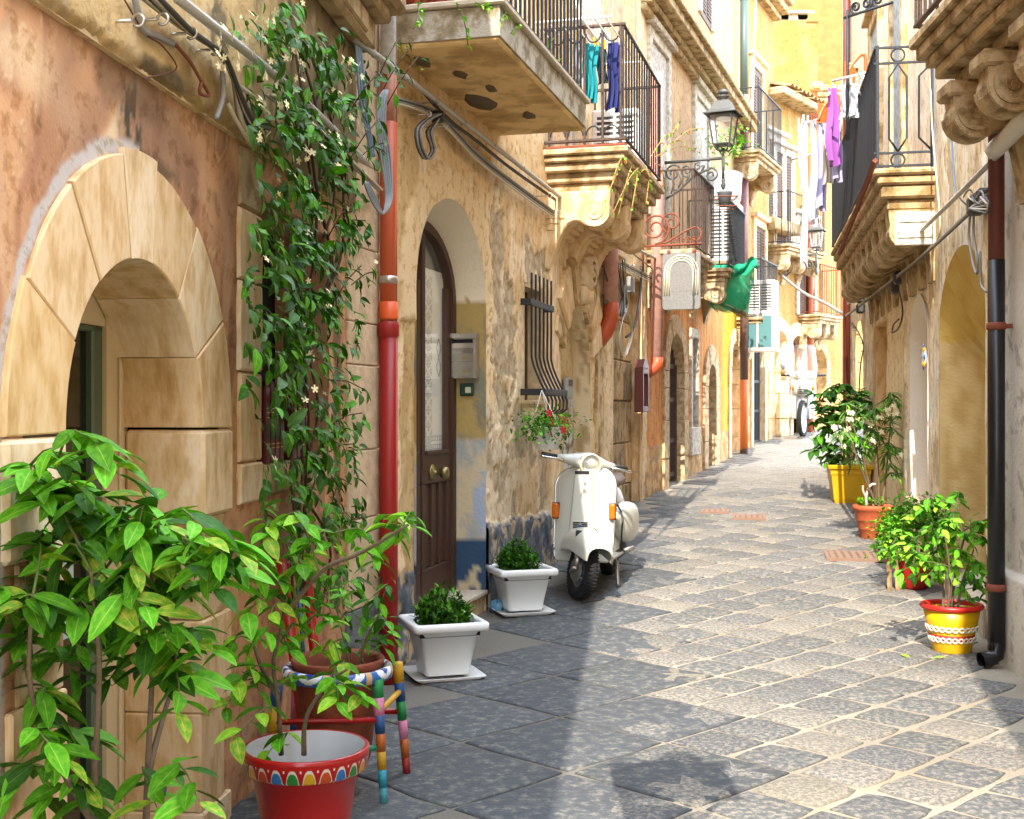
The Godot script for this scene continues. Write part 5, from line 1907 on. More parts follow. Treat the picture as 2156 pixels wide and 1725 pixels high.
func lamps_and_sign():
	worn("lamp_grey", "4c4c48", .5, "t_fine", 2.0)
	# lamp 1 springs from the corner where the orange house begins
	var a := at(1400, 343, 15.6)
	var b := at(1523, 343, 15.3)
	var ax := Vector3(b.x - a.x, 0, b.z - a.z)
	var bs := Basis(ax.normalized(), Vector3.UP, ax.normalized().cross(Vector3.UP))
	bracket_lamp("grey lantern on a scrolled bracket above the hanging sign", Transform3D(bs, a), ax.length(), .88)
	a = at(1640, 540, 24.4); b = at(1719, 540, 24.1)
	ax = Vector3(b.x - a.x, 0, b.z - a.z)
	bs = Basis(ax.normalized(), Vector3.UP, ax.normalized().cross(Vector3.UP))
	var t := bracket_lamp("smaller lantern far up the street, below the white washing", Transform3D(bs, a), ax.length(), .75)
	var st := tool()
	box(st, Transform3D(Basis(), Vector3(.12, -.3, .03)), Vector3(.07, .3, .01), .002)
	part("number_plate", st, mat("plate_blue", "6f94b8", .4), t)
	# the lamp above the viewer, known by its shadow on the slabs
	var foot := gnd(1374, 1763)
	var p := foot + Vector3(-.239, .97, 1.0) * 3.9
	bracket_lamp("lantern on the pink house whose shadow falls on the paving slabs", Transform3D(Basis(), Vector3(p.x - .9, p.y, p.z)), .9, .95)
	# hanging sign
	var c := at(1352, 519, 14.25)
	var e := at(1478, 519, 14.0)
	ax = Vector3(e.x - c.x, 0, e.z - c.z)
	bs = Basis(ax.normalized(), Vector3.UP, ax.normalized().cross(Vector3.UP))
	var reach := ax.length()
	t = thing("hanging_sign", "grey metal sign with a cream triple arch hanging from a rusty scrolled bracket", "sign", Transform3D(bs, c))
	st = tool(true)
	bx(st, Vector3(0, -.012, -.012), Vector3(reach, .012, .012))
	bx(st, Vector3(0, -.3, -.012), Vector3(.02, .4, .012))
	scroll_tube(st, Transform3D(), Vector2(reach * .22, .2), .185, -PI * .5, 1.9, .012)
	scroll_tube(st, Transform3D(), Vector2(reach * .5, .26), .13, -PI * .6, -1.6, .011)
	tube(st, bez([Vector3(reach * .22, .02, 0), Vector3(reach * .4, .03, 0), Vector3(reach * .7, .14, 0), Vector3(reach * .9, .19, 0), Vector3(reach * .99, .12, 0), Vector3(reach * .93, .03, 0), Vector3(reach * .85, .06, 0)], 18), .011, 6)
	for k in 4: scroll_tube(st, Transform3D(), Vector2(reach * (.52 + k * .12), .05), .04, 0, 1.4, .006)
	part("bracket", st, M.rust, t)
	var u := hit({"o": c, "n": bs.z * signf(bs.z.z), "xf": Transform3D(bs, c)}, 1395, 534); var w := hit({"o": c, "n": bs.z * signf(bs.z.z), "xf": Transform3D(bs, c)}, 1475, 651)
	var wd := w.x - u.x; var hg := u.y - w.y
	var mid := (u + w) * .5
	var zs := 1.0 if bs.z.z > 0 else -1.0
	var pl := []
	for q in [[1, 1], [-1, 1], [-1, -1], [1, -1]]:
		pl.append_array(arc2(Vector2(mid.x + q[0] * (wd * .5 - .035), mid.y + q[1] * (hg * .5 - .035)), .035, .035, atan2(q[1], q[0]) - PI / 4, atan2(q[1], q[0]) + PI / 4, 4))
	st = tool()
	prism(st, Transform3D(), pl, -.012, .012, .004)
	part("plate", st, worn("sign_metal", "84827e", .5, "t_blotch", 3.0, "b_soft", .1), t)
	for k in 3:
		st = tool(true)
		var hw := wd * (.44 - k * .065)
		var spring := mid.y + hg * .5 - .03 - wd * .44
		var arc := [Vector3(mid.x + hw, mid.y - hg * .245, .014 * zs)]
		for i in 17: arc.append(Vector3(mid.x + cos(PI * i / 16) * hw, spring + sin(PI * i / 16) * hw, .014 * zs))
		arc.append(Vector3(mid.x - hw, mid.y - hg * .245, .014 * zs))
		tube(st, arc, .008, 6)
		part("arch_line", st, mat("cream_tube", "e9dfbe", .5), t)
	st = tool()
	bx(st, Vector3(mid.x - wd * .33, mid.y - hg * .18, .013 * zs), Vector3(mid.x + wd * .33, mid.y - hg * .18 + .003, .014 * zs))
	part("rule", st, M.sign_metal, t)
	for sd in [-1, 1]:
		st = tool(true)
		tube(st, [Vector3(mid.x + sd * wd * .33, u.y - .01, 0), Vector3(mid.x + sd * wd * .33, 0, 0)], .007, 5)
		box(st, Transform3D(Basis(), Vector3(mid.x + sd * wd * .33, u.y + .01, 0)), Vector3(.04, .05, .03), .005)
		part("hook", st, M.rust, t)


func air_conditioner(label: String, xf: Transform3D, w: float, h: float, d: float, face_mat: Material, fins: int):
	var t := thing("air_conditioner", label, "air conditioner", xf, "outdoor cooling units")
	var st := tool()
	bx(st, Vector3(-w * .5, 0, -d * .5), Vector3(w * .5, h, d * .5), .015)
	part("case", st, M.white_plastic, t)
	st = tool()
	bx(st, Vector3(-w * .38, h * .1, d * .5 - .002), Vector3(w * .38, h * .88, d * .5 + .004))
	part("screen", st, face_mat, t)
	for k in fins:
		st = tool()
		bx(st, Vector3(-w * .4, h * (.12 + .76 * k / fins), d * .5 + .002), Vector3(w * .4, h * (.12 + .76 * k / fins) + .018, d * .5 + .014))
		part("fin", st, M.white_plastic, t)
	st = tool()
	bx(st, Vector3(-.012, h * .1, d * .5 + .003), Vector3(.012, h * .88, d * .5 + .016))
	part("bar", st, M.white_plastic, t)


func balcony_things():
	var f: Dictionary = L2
	var turn := Basis(Vector3.UP, -PI / 2)
	# on the second balcony: cooling unit, drying rack and clothes
	var q := hit(f, 1283, 290, .33)
	air_conditioner("white air conditioner standing on the balcony with the teal washing", f.xf * Transform3D(turn, Vector3(q.x + .25, 3.5, .36)), .42, .55, .3, mat("ac_dark", "3a3a34", .6), 9)
	q = hit(f, 1250, 655)
	var g: Dictionary = L4
	var a := hit(g, 1602, 662, .3)
	air_conditioner("white air conditioner with a slatted front, upper of the two on the yellow house", g.xf * Transform3D(turn, Vector3(a.x - .1, a.y, .35)), .5, .58, .32, M.ac_dark, 9)
	a = hit(g, 1598, 742, .35)
	air_conditioner("white air conditioner with a blue mesh front, lower of the two on the yellow house", g.xf * Transform3D(turn, Vector3(a.x - .15, a.y, .4)), .62, .7, .32, worn("ac_mesh", "4f8286", .6, "t_grain", 12.0), 0)
	g = L3
	a = hit(g, 1526, 553, .3)
	air_conditioner("tall white air conditioner on the balcony above the green netting", g.xf * Transform3D(turn, Vector3(a.x, a.y, .3)), .5, .85, .3, M.ac_dark, 12)
	var t := thing("water_tank", "translucent white water container on top of the balcony air conditioner", "water tank", g.xf * Transform3D(Basis(), Vector3(a.x, a.y + .87, .3)))
	var st := tool(true)
	lathe(st, Transform3D(), [Vector2(0, 0), Vector2(.2, 0), Vector2(.24, .05), Vector2(.26, .4), Vector2(.22, .46), Vector2(0, .48)], 20)
	part("body", st, mat("cloudy_plastic", "cfd4d4", .35), t)
	st = tool(true)
	lathe(st, Transform3D(), [Vector2(.262, .38), Vector2(.27, .4), Vector2(.25, .44)], 20)
	part("rim", st, M.white_plastic, t)
	# drying rack
	t = thing("drying_rack", "white folding drying rack on the balcony with the teal washing", "drying rack", f.xf)
	var r0 := hit(f, 1180, 75, .1); var r1 := hit(f, 1310, 88, .5)
	for k in 7:
		st = tool(true)
		var z := .06 + k * .09
		tube(st, [Vector3(9.75, 4.33 + .01 * (k % 2), z), Vector3(11.0, 4.36, z)], .006, 5)
		part("rod", st, M.white_plastic, t)
	for s in [9.75, 11.0]:
		st = tool(true)
		tube(st, [Vector3(s, 4.34, .04), Vector3(s, 4.34, .64)], .01, 6)
		part("end_bar", st, M.white_plastic, t)
	t = thing("roller_shutter", "white slatted shutter half open above the drying rack", "shutter", f.xf)
	for k in 11:
		st = tool()
		bx(st, Vector3(10.1, 4.46 + k * .075, .30 - k * .016), Vector3(11.4, 4.48 + k * .075, .34 - k * .016), .004)
		part("slat", st, M.white_plastic, t)
	for s in [10.08, 11.4]:
		st = tool()
		tube(st, [Vector3(s, 4.44, .33), Vector3(s, 5.3, .15)], .014, 5)
		part("side_bar", st, M.white_plastic, t)
	cloth("trousers", "teal trousers drying over the rack behind the balcony bars", "laundry", 1226, 1256, 92, 213, 9.9, mat("teal", "0a7f86", .85), .035, 3)
	cloth("shirt", "dark grey shirt hanging between the teal and the navy clothes", "laundry", 1256, 1276, 98, 175, 10.0, mat("slate_cloth", "2b3d44", .85), .03, 2)
	cloth("hooded_top", "navy blue hooded top hanging from the balcony rack", "laundry", 1278, 1309, 88, 232, 9.95, mat("navy", "1c2560", .85), .035, 3)
	cloth("towel", "white towel at the inner end of the balcony rack", "laundry", 1208, 1226, 82, 176, 10.1, mat("white_cloth", "b4b6bc", .9), .03, 2)
	# planters on the first balcony
	var s0: float = hit(f, 1049, 85, .6).x
	for k in 4:
		t = thing("trough", ["clay trough with relief heads, first along the low balcony rail", "clay trough second along the low balcony rail", "clay trough third along the balcony rail, near the corner", "clay trough at the outer corner of the low balcony"][k], "planter", f.xf * Transform3D(Basis(Vector3.UP, PI / 2), Vector3(s0 + .14, 3.533, .08 + k * .135)), "clay troughs on the first balcony")
		st = tool()
		bx(st, Vector3(-.06, 0, -.07), Vector3(.06, .17, .07), .012)
		part("body", st, mat("terracotta", "a5502f", .85), t)
		st = tool(true)
		lathe(st, Transform3D(Basis(Vector3(0, 0, -1), Vector3(-1, 0, 0), Vector3.UP) if false else Basis(), Vector3(0, .03, -.07)), [Vector2(0, 0), Vector2(.035, .02), Vector2(.04, .06), Vector2(.02, .1), Vector2(0, .11)], 10)
		part("relief", st, M.terracotta, t)
	# green netting bag and a bundle of sticks under the far balcony
	g = L3
	a = at(1528, 610, 17.6)
	t = thing("shade_net", "crumpled bright green shade netting slung below the blue-barred balcony", "netting", Transform3D(Basis().scaled(Vector3.ONE * 1.25), a))
	var gm := mat("net_green", "0c8f63", .7)
	gm.transparency = BaseMaterial3D.TRANSPARENCY_ALPHA
	gm.albedo_color.a = .7
	gm.roughness = .8
	gm.backlight_enabled = true
	gm.backlight = Color(.2, .6, .4)
	st = tool(true)
	surf(st, func(u, v):
		var an: float = u * TAU
		var taper: float = lerpf(1.0, .55, v * v)
		return Vector3(cos(an) * .3 * taper + .05 * v + .025 * sin(v * 19 + u * 25), .26 - v * .5 + .02 * sin(an * 2 + 1) * (1 - v) + .02 * sin(an * 5) * v , sin(an) * .2 * taper + .02 * sin(v * 14 + u * 40)), 40, 16)
	part("sack", st, gm, t)
	st = tool(true)
	surf(st, func(u, v): return Vector3(-.3 + u * .62 + .02 * sin(v * 20), .27 + .02 * sin(u * 9) + .07 * smoothstep(.75, .95, u) - v * .13 + .012 * sin(u * 31), .2 + .04 * sin(u * 17 + v * 6)), 30, 6)
	part("gathered_edge", st, mat("net_dense", "07916a", .8), t)
	st = tool(true)
	surf(st, func(u, v): return Vector3(.06 + u * .2, -.02 - v * .24 - u * .02 + .01 * sin(u * 14), .05 + .03 * sin(v * 9 + u * 5)), 12, 8)
	part("loose_flap", st, gm, t)
	t = thing("stick_bundle", "bundle of dry sticks and canes tied beneath the green netting", "sticks", Transform3D(Basis(), at(1505, 640, 17.6)))
	for k in 9:
		rng.seed = 70 + k
		st = tool(true)
		tube(st, [Vector3(-.2 + rng.randf() * .1, .06 + rng.randf() * .1, rng.randf() * .15), Vector3(.35 + rng.randf() * .12, -.22 + rng.randf() * .1, rng.randf() * .15)], .012, 5)
		part("stick", st, M.stone_dark, t)
	# flower pot in a wire holder below lamp
	t = thing("flower_pot", "grey flower pot in a rusty wire basket beside the lantern's balcony", "flower pot", Transform3D(Basis(), at(1526, 420, 16.8)))
	st = tool(true)
	lathe(st, Transform3D(), [Vector2(0, -.1), Vector2(.07, -.1), Vector2(.1, .08), Vector2(.11, .1), Vector2(.08, .1), Vector2(.07, .06), Vector2(0, .06)], 16)
	part("pot", st, mat("pot_grey", "5f6468", .6), t)
	for y in [-.11, .02]:
		st = tool()
		for e in [[-.15, -.15, .15, -.15], [.15, -.15, .15, .15], [.15, .15, -.15, .15], [-.15, .15, -.15, -.15]]: tube(st, [Vector3(e[0], y, e[1]), Vector3(e[2], y, e[3])], .008, 4)
		part("wire", st, M.rust, t)


# a hanging piece of washing: a sheet with vertical folds between two picture points at distance d
func cloth(called: String, label: String, cat: String, x0: float, x1: float, y0: float, y1: float, d: float, mt: Material, fold := .03, waves := 3, yaw := .5, taper := .0, grp := ""):
	var a := at((x0 + x1) * .5, y0, d)
	var w := (x1 - x0) * d / FOCAL / cos(yaw)
	var h := (y1 - y0) * d / FOCAL
	var t := thing(called, label, cat, Transform3D(Basis(Vector3.UP, yaw), a), grp)
	var ph := x0 * .37
	var st := tool(true)
	var fn := func(u, v):
		var k: float = 1.0 - taper * v + .12 * sin(v * 5.0 + ph)
		return Vector3((u - .5) * w * k + .01 * sin(v * 9 + ph), -v * h * (1 + .035 * sin(u * 7 + ph)), fold * sin(u * waves * TAU + ph + v * 1.5) * (.3 + .7 * v))
	surf(st, fn, 22, 16)
	part("fabric", st, mt, t)
	for k in 2:
		st = tool()
		box(st, Transform3D(Basis(), Vector3((k - .5) * w * .7, .02, 0)), Vector3(.014, .08, .016), .003)
		part("peg", st, [mat("peg_white", "e6e6e6", .4), mat("peg_red", "c02a22", .4), mat("peg_yellow", "e0b020", .4)][int(x0) % 3], t)


func laundry():
	var f: Dictionary = R2
	var t := thing("drying_rack", "long white clothes airer hooked over the black balcony railing", "drying rack", Transform3D())
	var rods := [[1690, 262, 1745, 245, 12.0], [1752, 171, 1842, 149, 10.6], [1752, 172, 1745, 200, 11.4], [1690, 262, 1694, 258, 12.6], [1790, 232, 1826, 222, 11.0], [1668, 336, 1722, 322, 12.6]]
	for e in rods:
		var st := tool(true)
		tube(st, [at(e[0], e[1], e[4] + .5), at(e[2], e[3], e[4])], .012, 6)
		part("rod", st, M.white_plastic, t)
	var wc := mat("white_cloth", "b4b6bc", .9)
	wc.backlight_enabled = true
	wc.backlight = Color(.3, .3, .3)
	var lav := mat("lavender_cloth", "a09bbe", .9)
	var pur := mat("purple_cloth", "8a4a96", .85)
	var cream := mat("cream_cloth", "b0a79a", .9)
	var g := "washing on the airer over the black railing"
	cloth("towel", "narrow white towel at the outer end of the clothes airer", "laundry", 1680, 1692, 262, 400, 12.4, wc, .03, 1, .5, .2, g)
	cloth("towel", "longest white cloth on the airer, reaching down towards the small lantern", "laundry", 1689, 1704, 255, 560, 12.4, wc, .03, 1, .5, .1, g)
	cloth("towel", "long white cloth beside the grey patched one on the airer", "laundry", 1708, 1722, 252, 470, 12.3, wc, .03, 2, .5, .1, g)
	cloth("shirt", "white shirt with a dark hem low on the airer", "laundry", 1722, 1740, 250, 440, 12.2, lav, .04, 2, .5, .1, g)
	cloth("trousers", "cream trousers hung behind the purple garment", "laundry", 1733, 1750, 255, 385, 12.0, cream, .04, 2, .5, -.1, g)
	cloth("blouse", "bright purple blouse hanging over the black railing", "laundry", 1745, 1768, 185, 345, 11.5, pur, .05, 2, .5, -.5, g)
	cloth("shirt", "pale lilac shirt hanging below the purple blouse", "laundry", 1758, 1774, 260, 380, 11.6, lav, .03, 2, .5, -.2, g)
	cloth("vest", "white vest on the upper rod of the airer", "laundry", 1770, 1785, 178, 250, 11.2, wc, .03, 2, .5, -.2, g)
	cloth("shirt", "white shirt with a shaded sleeve on the upper rod, by the railing", "laundry", 1788, 1808, 176, 246, 11.0, wc, .04, 2, .5, -.1, g)
	cloth("sock", "short white sock on the upper rod of the airer", "laundry", 1812, 1820, 170, 205, 10.8, wc, .01, 1, .5, 0.0, g)
	# orange chairs folded against the railing
	for e in [[1808, 112, 1790, 170, "orange plastic chair folded behind the upper rod of the airer"], [1748, 205, 1733, 255, "orange plastic chair back sticking out beyond the purple blouse"]]:
		var c := thing("chair", e[4], "chair", Transform3D(Basis(Vector3.UP, .3), at(e[2], e[3], 11.6)), "orange plastic chairs on the balcony")
		var st := tool(true)
		tube(st, bez([Vector3(-.05, 0, 0), Vector3(.0, .12, 0), Vector3(.1, .24, 0), Vector3(.16, .25, 0), Vector3(.17, .1, 0), Vector3(.18, 0, 0)], 14), .016, 6)
		part("frame", st, mat("orange_plastic", "d8622a", .45), c)
		st = tool(true)
		surf(st, func(u, v): return Vector3(-.06 + u * .12, -.02 + v * .2 * (1 - u * .3), .01 * sin(u * 3)), 6, 4)
		part("back", st, M.orange_plastic, c)
	# small iron arm with scrolls above the balcony
	var a := at(1783, 36, 11.0); var b := at(1880, 30, 10.6)
	var ax := Vector3(b.x - a.x, 0, b.z - a.z)
	var bs := Basis(ax.normalized(), Vector3.UP, ax.normalized().cross(Vector3.UP))
	t = thing("iron_bracket", "black iron wall arm with three scrolls above the washing", "bracket", Transform3D(bs, a))
	var st := tool(true)
	bx(st, Vector3(-.03, -.01, -.01), Vector3(ax.length(), .01, .01))
	for k in 3: scroll_tube(st, Transform3D(), Vector2(.1 + k * .12, .06), .055, -PI * .5, 1.5 * (1 if k % 2 else -1), .012)
	part("scrollwork", st, M.iron_blue, t)
	st = tool(true)
	tube(st, [Vector3(.01, .06, 0), Vector3(.01, -1.1, 0)], .014, 6)
	part("post", st, M.iron_blue, t)


func drain_covers():
	for e in [[1735, 1156, 1862, 1184, "rusty grated drain cover in front of the terracotta pot"], [1543, 1083, 1613, 1097, "small rusty drain cover in the middle of the street, past the scooter"], [1478, 1074, 1535, 1083, "furthest drain cover, by the shadow of the balcony"]]:
		var a := gnd(e[0], e[3]); var b := gnd(e[2], e[3]); var c := gnd(e[0], e[1])
		var mid := (b + c) * .5
		var t := thing("drain_cover", e[4], "drain cover", Transform3D(Basis(Vector3.UP, -.2) , Vector3(mid.x, gy(-mid.z) + .012, mid.z)), "iron drain covers in the paving")
		var w := (b.x - a.x) * .42; var d := (a.z - c.z) * .5
		var st := tool()
		bx(st, Vector3(-w, -.02, -d), Vector3(w, .002, d))
		part("plate", st, mat("drain_dark", "4a3f38", .9), t)
		st = tool()
		bx(st, Vector3(-w - .03, -.02, -d - .03), Vector3(-w, .008, d + .03)); bx(st, Vector3(w, -.02, -d - .03), Vector3(w + .03, .008, d + .03))
		bx(st, Vector3(-w, -.02, -d - .03), Vector3(w, .008, -d)); bx(st, Vector3(-w, -.02, d), Vector3(w, .008, d + .03))
		part("frame", st, worn("drain_rust", "8d6f5c", .9, "t_grain", 4.0), t)
		var n := int(w * 2 / .055)
		for k in n:
			st = tool()
			bx(st, Vector3(-w + (k + .2) * w * 2 / n, 0, -d), Vector3(-w + (k + .8) * w * 2 / n, .007, d))
			part("rib", st, M.drain_rust, t)
		st = tool()
		for k in 5: bx(st, Vector3(-w, .001, -d + (k + .5) * d * 2 / 5.5), Vector3(w, .006, -d + (k + .7) * d * 2 / 5.5))
		part("crossrib", st, M.drain_rust, t)


# ---------- pots, the painted chair and the two scooters

func pot_lathe(t: Node3D, called: String, prof: Array, mt: Material, n := 32, xf := Transform3D()):
	var st := tool(true)
	lathe(st, xf, prof, n)
	part(called, st, mt, t)


func lathe_uv(st: SurfaceTool, prof: Array, n: int):
	for i in prof.size() - 1:
		for k in n:
			var q := []
			for e in [[i, k], [i + 1, k], [i + 1, k + 1], [i, k + 1]]:
				var a = TAU * e[1] / n
				q.append([Vector3(cos(a) * prof[e[0]].x, prof[e[0]].y, sin(a) * prof[e[0]].x), Vector2(float(e[1]) / n, 1.0 - float(e[0]) / (prof.size() - 1))])
			for j in [0, 1, 2, 0, 2, 3]:
				st.set_uv(q[j][1]); st.add_vertex(q[j][0])


# the painted rim: white-edged arches in blue, orange, yellow and green on red
func rim_texture() -> ImageTexture:
	var im := Image.create(1200, 64, false, Image.FORMAT_RGB8)
	var red := Color.html("a8130f")
	im.fill(red)
	var cs := [Color.html("2b78b8"), Color.html("c8501c"), Color.html("d6a81a"), Color.html("2c8a3c")]
	for x in 1200:
		var k := int(x / 50.0)
		var u := absf(x % 50 - 25.0)
		for y in 64:
			# arches stand on the lower edge
			var top := 7.0 + 36.0 * pow(u / 24.0, 2.6)
			if u < 22 and y > top:
				im.set_pixel(x, y, cs[k % 4] if u < 17 and y > top + 6 else Color.html("ddd2c4"))
			elif u > 22.5 and absf(y - 10.0) < 3: im.set_pixel(x, y, Color.html("ddd2c4"))
	return ImageTexture.create_from_image(im)


func azulejo_texture() -> ImageTexture:
	var im := Image.create(512, 32, false, Image.FORMAT_RGB8)
	for x in 512:
		for y in 32:
			var c := Color.html("2c63ac")
			var u := x % 64
			if (u - 32) * (u - 32) / 5.0 + (y - 16) * (y - 16) < 90: c = Color.html("dfe4e8")
			if (u - 32) * (u - 32) / 2.0 + (y - 16) * (y - 16) < 26: c = Color.html("1d3f86")
			if u < 10: c = Color.html("c8a070")
			if x > 350: c = Color.html("8fc0cc") if (x + y * 2) % 40 < 26 else Color.html("a04a3a")
			im.set_pixel(x, y, c)
	return ImageTexture.create_from_image(im)


func square_planter(label: String, base: Vector3, yaw: float) -> Node3D:
	var t := thing("potted_plant", label, "potted plant", Transform3D(Basis(Vector3.UP, yaw), base), "square white planters by the doorstep")
	var w := mat("planter_white", "e2e2de", .35)
	var st := tool(true)
	var sq := func(h, y):
		var o := []
		for q in [[1, 1], [-1, 1], [-1, -1], [1, -1]]:
			var a := atan2(q[1], q[0])
			for k in 4:
				var b := a - PI / 4 + PI / 2 * k / 3.0
				o.append(Vector3(q[0] * (h - .025) + cos(b) * .025, y, q[1] * (h - .025) + sin(b) * .025))
		o.append(o[0])
		return o
	var prof := [[.115, .03], [.15, .225], [.156, .226], [.162, .262], [.192, .262], [.2, .27], [.2, .298], [.192, .306], [.172, .306], [.165, .298], [.158, .24]]
	for i in prof.size() - 1: strip(st, sq.call(prof[i][0], prof[i][1]), sq.call(prof[i + 1][0], prof[i + 1][1]))
	part("pot", st, w, t)
	st = tool()
	bx(st, Vector3(-.158, .235, -.158), Vector3(.158, .262, .158))
	part("soil", st, M.soil, t)
	st = tool(true)
	for e in [[.15, .0, .19, .028], [.19, .028, .185, .03], [.185, .03, .16, .012], [.16, .012, .0, .012]]: strip(st, sq.call(maxf(e[0], .03), e[1]), sq.call(maxf(e[2], .03), e[3]))
	part("saucer", st, w, t)
	return t


func planters_and_pots():
	var t := square_planter("square white planter with a small dark green shrub, beside the red drainpipe", gnd(932, 1425), .32)
	var m := leaf_mesh(.042, .017, .2, .2)
	leaf_cloud(t, m, 1300, func(): var a := rng.randf() * TAU; var r := sqrt(rng.randf()) * .145; return Vector3(cos(a) * r, .26 + rng.randf() * .2 * (1.2 - r * 5.0), sin(a) * r), ["leaf_dark", "leaf_mid", "leaf_dark"], 11, "foliage", true)
	t = square_planter("square white planter with a clipped shrub, between the doorstep and the scooter", gnd(1097, 1290), .3)
	leaf_cloud(t, m, 1300, func(): var a := rng.randf() * TAU; var r := sqrt(rng.randf()) * .14; return Vector3(cos(a) * r - .02, .26 + rng.randf() * .21 * (1.2 - r * 5.0), sin(a) * r), ["leaf_dark", "leaf_mid", "leaf_dark"], 12, "foliage", true)
	var st := tool(true)
	var bp := gnd(1046, 1290)
	var bag := thing("plastic_bag", "small crumpled blue plastic scrap tucked against the clipped shrub's planter", "litter", Transform3D(Basis(), bp))
	surf(st, func(u, v): return Vector3(cos(u * TAU) * .04 * sin(v * PI) + .01 * sin(u * 23), .04 - .045 * cos(v * PI) + .01 * sin(u * 17 + v * 9), sin(u * TAU) * .03 * sin(v * PI)), 14, 8)
	part("film", st, mat("bag_blue", "5f8fae", .3), bag)


func red_pot() -> Node3D:
	var p := at(644, 1576, 3.88)
	var t := thing("potted_plant", "lemon tree in a glossy red pot with painted arches round its rim", "potted plant", Transform3D(Basis(Vector3.UP, .35), Vector3(p.x, .0, p.z)))
	var red := mat("pot_red", "a3100c", .22)
	red.clearcoat_enabled = true
	red.clearcoat = .4
	pot_lathe(t, "pot", [Vector2(0, .005), Vector2(.12, .005), Vector2(.128, .02), Vector2(.148, .16), Vector2(.164, .255), Vector2(.169, .258), Vector2(.170, .268), Vector2(.176, .275)], red, 40)
	var st := tool(true)
	lathe_uv(st, [Vector2(.180, .272), Vector2(.192, .28), Vector2(.199, .333)], 48)
	var rm := mat("painted_rim", "ffffff", .3)
	rm.albedo_texture = rim_texture()
	part("painted_rim", st, rm, t)
	pot_lathe(t, "lip", [Vector2(.199, .333), Vector2(.199, .341), Vector2(.193, .346), Vector2(.186, .344)], red, 48)
	pot_lathe(t, "lining", [Vector2(.186, .344), Vector2(.170, .30), Vector2(.150, .235)], mat("lining_white", "c9ccd2", .6), 40)
	pot_lathe(t, "soil", [Vector2(.156, .246), Vector2(.1, .252), Vector2(0, .258)], M.soil, 24)
	return t


func painted_chair():
	var a := gnd(808, 1697); var b := gnd(857, 1633)
	var c := Vector3(-.635, 0, -4.5)
	var t := thing("chair", "old wooden chair painted in bright patchwork, its seat replaced by a pot", "chair", Transform3D(Basis(), c))
	var paints := ["1f8a4a", "d987ac", "1d4d86", "b8621f", "c79a1c", "2b9ab0", "96231f", "3f8f9a"]
	var legs := [[a, .0, [0, 1, 2, 3, 4, 5, 7]], [b, .02, [4, 2, 0, 1, 3, 6]], [Vector3(-.86, 0, a.z + .04), .0, [2, 4, 0, 6, 5]], [Vector3(-.84, 0, b.z), .0, [3, 1, 2, 0]]]
	for e in legs:
		var foot: Vector3 = e[0] - c
		var top := Vector3(foot.x * .86, .44, foot.z * .8)
		var leg := group_node("leg", t)
		var n: int = e[2].size()
		for k in n:
			var st := tool(true)
			tube(st, [top.lerp(foot, float(k) / n), top.lerp(foot, float(k + 1) / n)], [.021 - .001 * k, .020 - .001 * k], 10)
			part("painted_band", st, worn("paint_%d" % e[2][k], paints[e[2][k]], .5, "t_blotch", 6.0), leg)
	var st := tool(true)
	lathe_uv(st, [Vector2(.185, .425), Vector2(.198, .428), Vector2(.202, .45), Vector2(.196, .468), Vector2(.185, .47), Vector2(.168, .465), Vector2(.166, .43), Vector2(.185, .425)], 40)
	var am := mat("azulejo", "ffffff", .35)
	am.albedo_texture = azulejo_texture()
	part("seat", st, am, t)
	for e in [[legs[0][0], legs[2][0], .3, "red_bar"], [legs[0][0], legs[1][0], .33, "yellow_bar"], [legs[0][0], legs[2][0], .2, "green_bar"], [legs[1][0], legs[3][0], .25, "red_bar"]]:
		st = tool(true)
		var p: Vector3 = (e[0] - c) * .9; var q: Vector3 = (e[1] - c) * .9
		tube(st, [Vector3(p.x, e[2], p.z), Vector3(q.x, e[2], q.z)], .011, 8)
		part("stretcher", st, {"red_bar": mat("bar_red", "9c1713", .4), "yellow_bar": mat("bar_yellow", "c8961e", .5), "green_bar": mat("bar_green", "2a8a6a", .5)}[e[3]], t)
	# red back posts
	for e in [[at(590, 1180, 4.75), at(622, 1400, 4.6), at(640, 1560, 4.5)], [at(645, 1210, 4.95), at(655, 1300, 4.9), at(668, 1420, 4.8)]]:
		st = tool(true)
		var pl := []
		for p in e: pl.append(p - c)
		tube(st, bez(pl, 8), .021, 10)
		part("back_post", st, mat("post_red", "b02018", .35), t)
	for k in 2:
		st = tool(true)
		var l := at(592, 1190 + k * 45, 4.75) - c; var r := at(648, 1215 + k * 40, 4.94) - c
		box(st, Transform3D(Basis((r - l).normalized(), Vector3.UP, (r - l).normalized().cross(Vector3.UP)), (l + r) * .5), Vector3(l.distance_to(r), .045, .016), .006)
		part("back_rail", st, M.post_red, t)
	for k in 2:
		st = tool(true)
		tube(st, [at(618 + k * 9, 1235, 4.8) - c, at(632 + k * 9, 1400, 4.7) - c], .008, 6)
		part("back_slat", st, M.bar_yellow if k == 0 else mat("slat_blue", "3a6f98", .5), t)


func clay_pot_in_chair() -> Node3D:
	var t := thing("potted_plant", "spindly shrub in a terracotta pot sunk through the seat of the painted chair", "potted plant", Transform3D(Basis(), Vector3(-.635, .13, -4.5)))
	pot_lathe(t, "pot", [Vector2(0, 0), Vector2(.115, 0), Vector2(.12, .01), Vector2(.155, .3), Vector2(.165, .345), Vector2(.172, .36), Vector2(.166, .368), Vector2(.15, .355), Vector2(.14, .3)], worn("clay_brown", "8d4a30", .85, "t_blotch", 2.0, "b_soft", .1), 32)
	pot_lathe(t, "soil", [Vector2(.142, .29), Vector2(0, .3)], M.soil, 20)
	return t


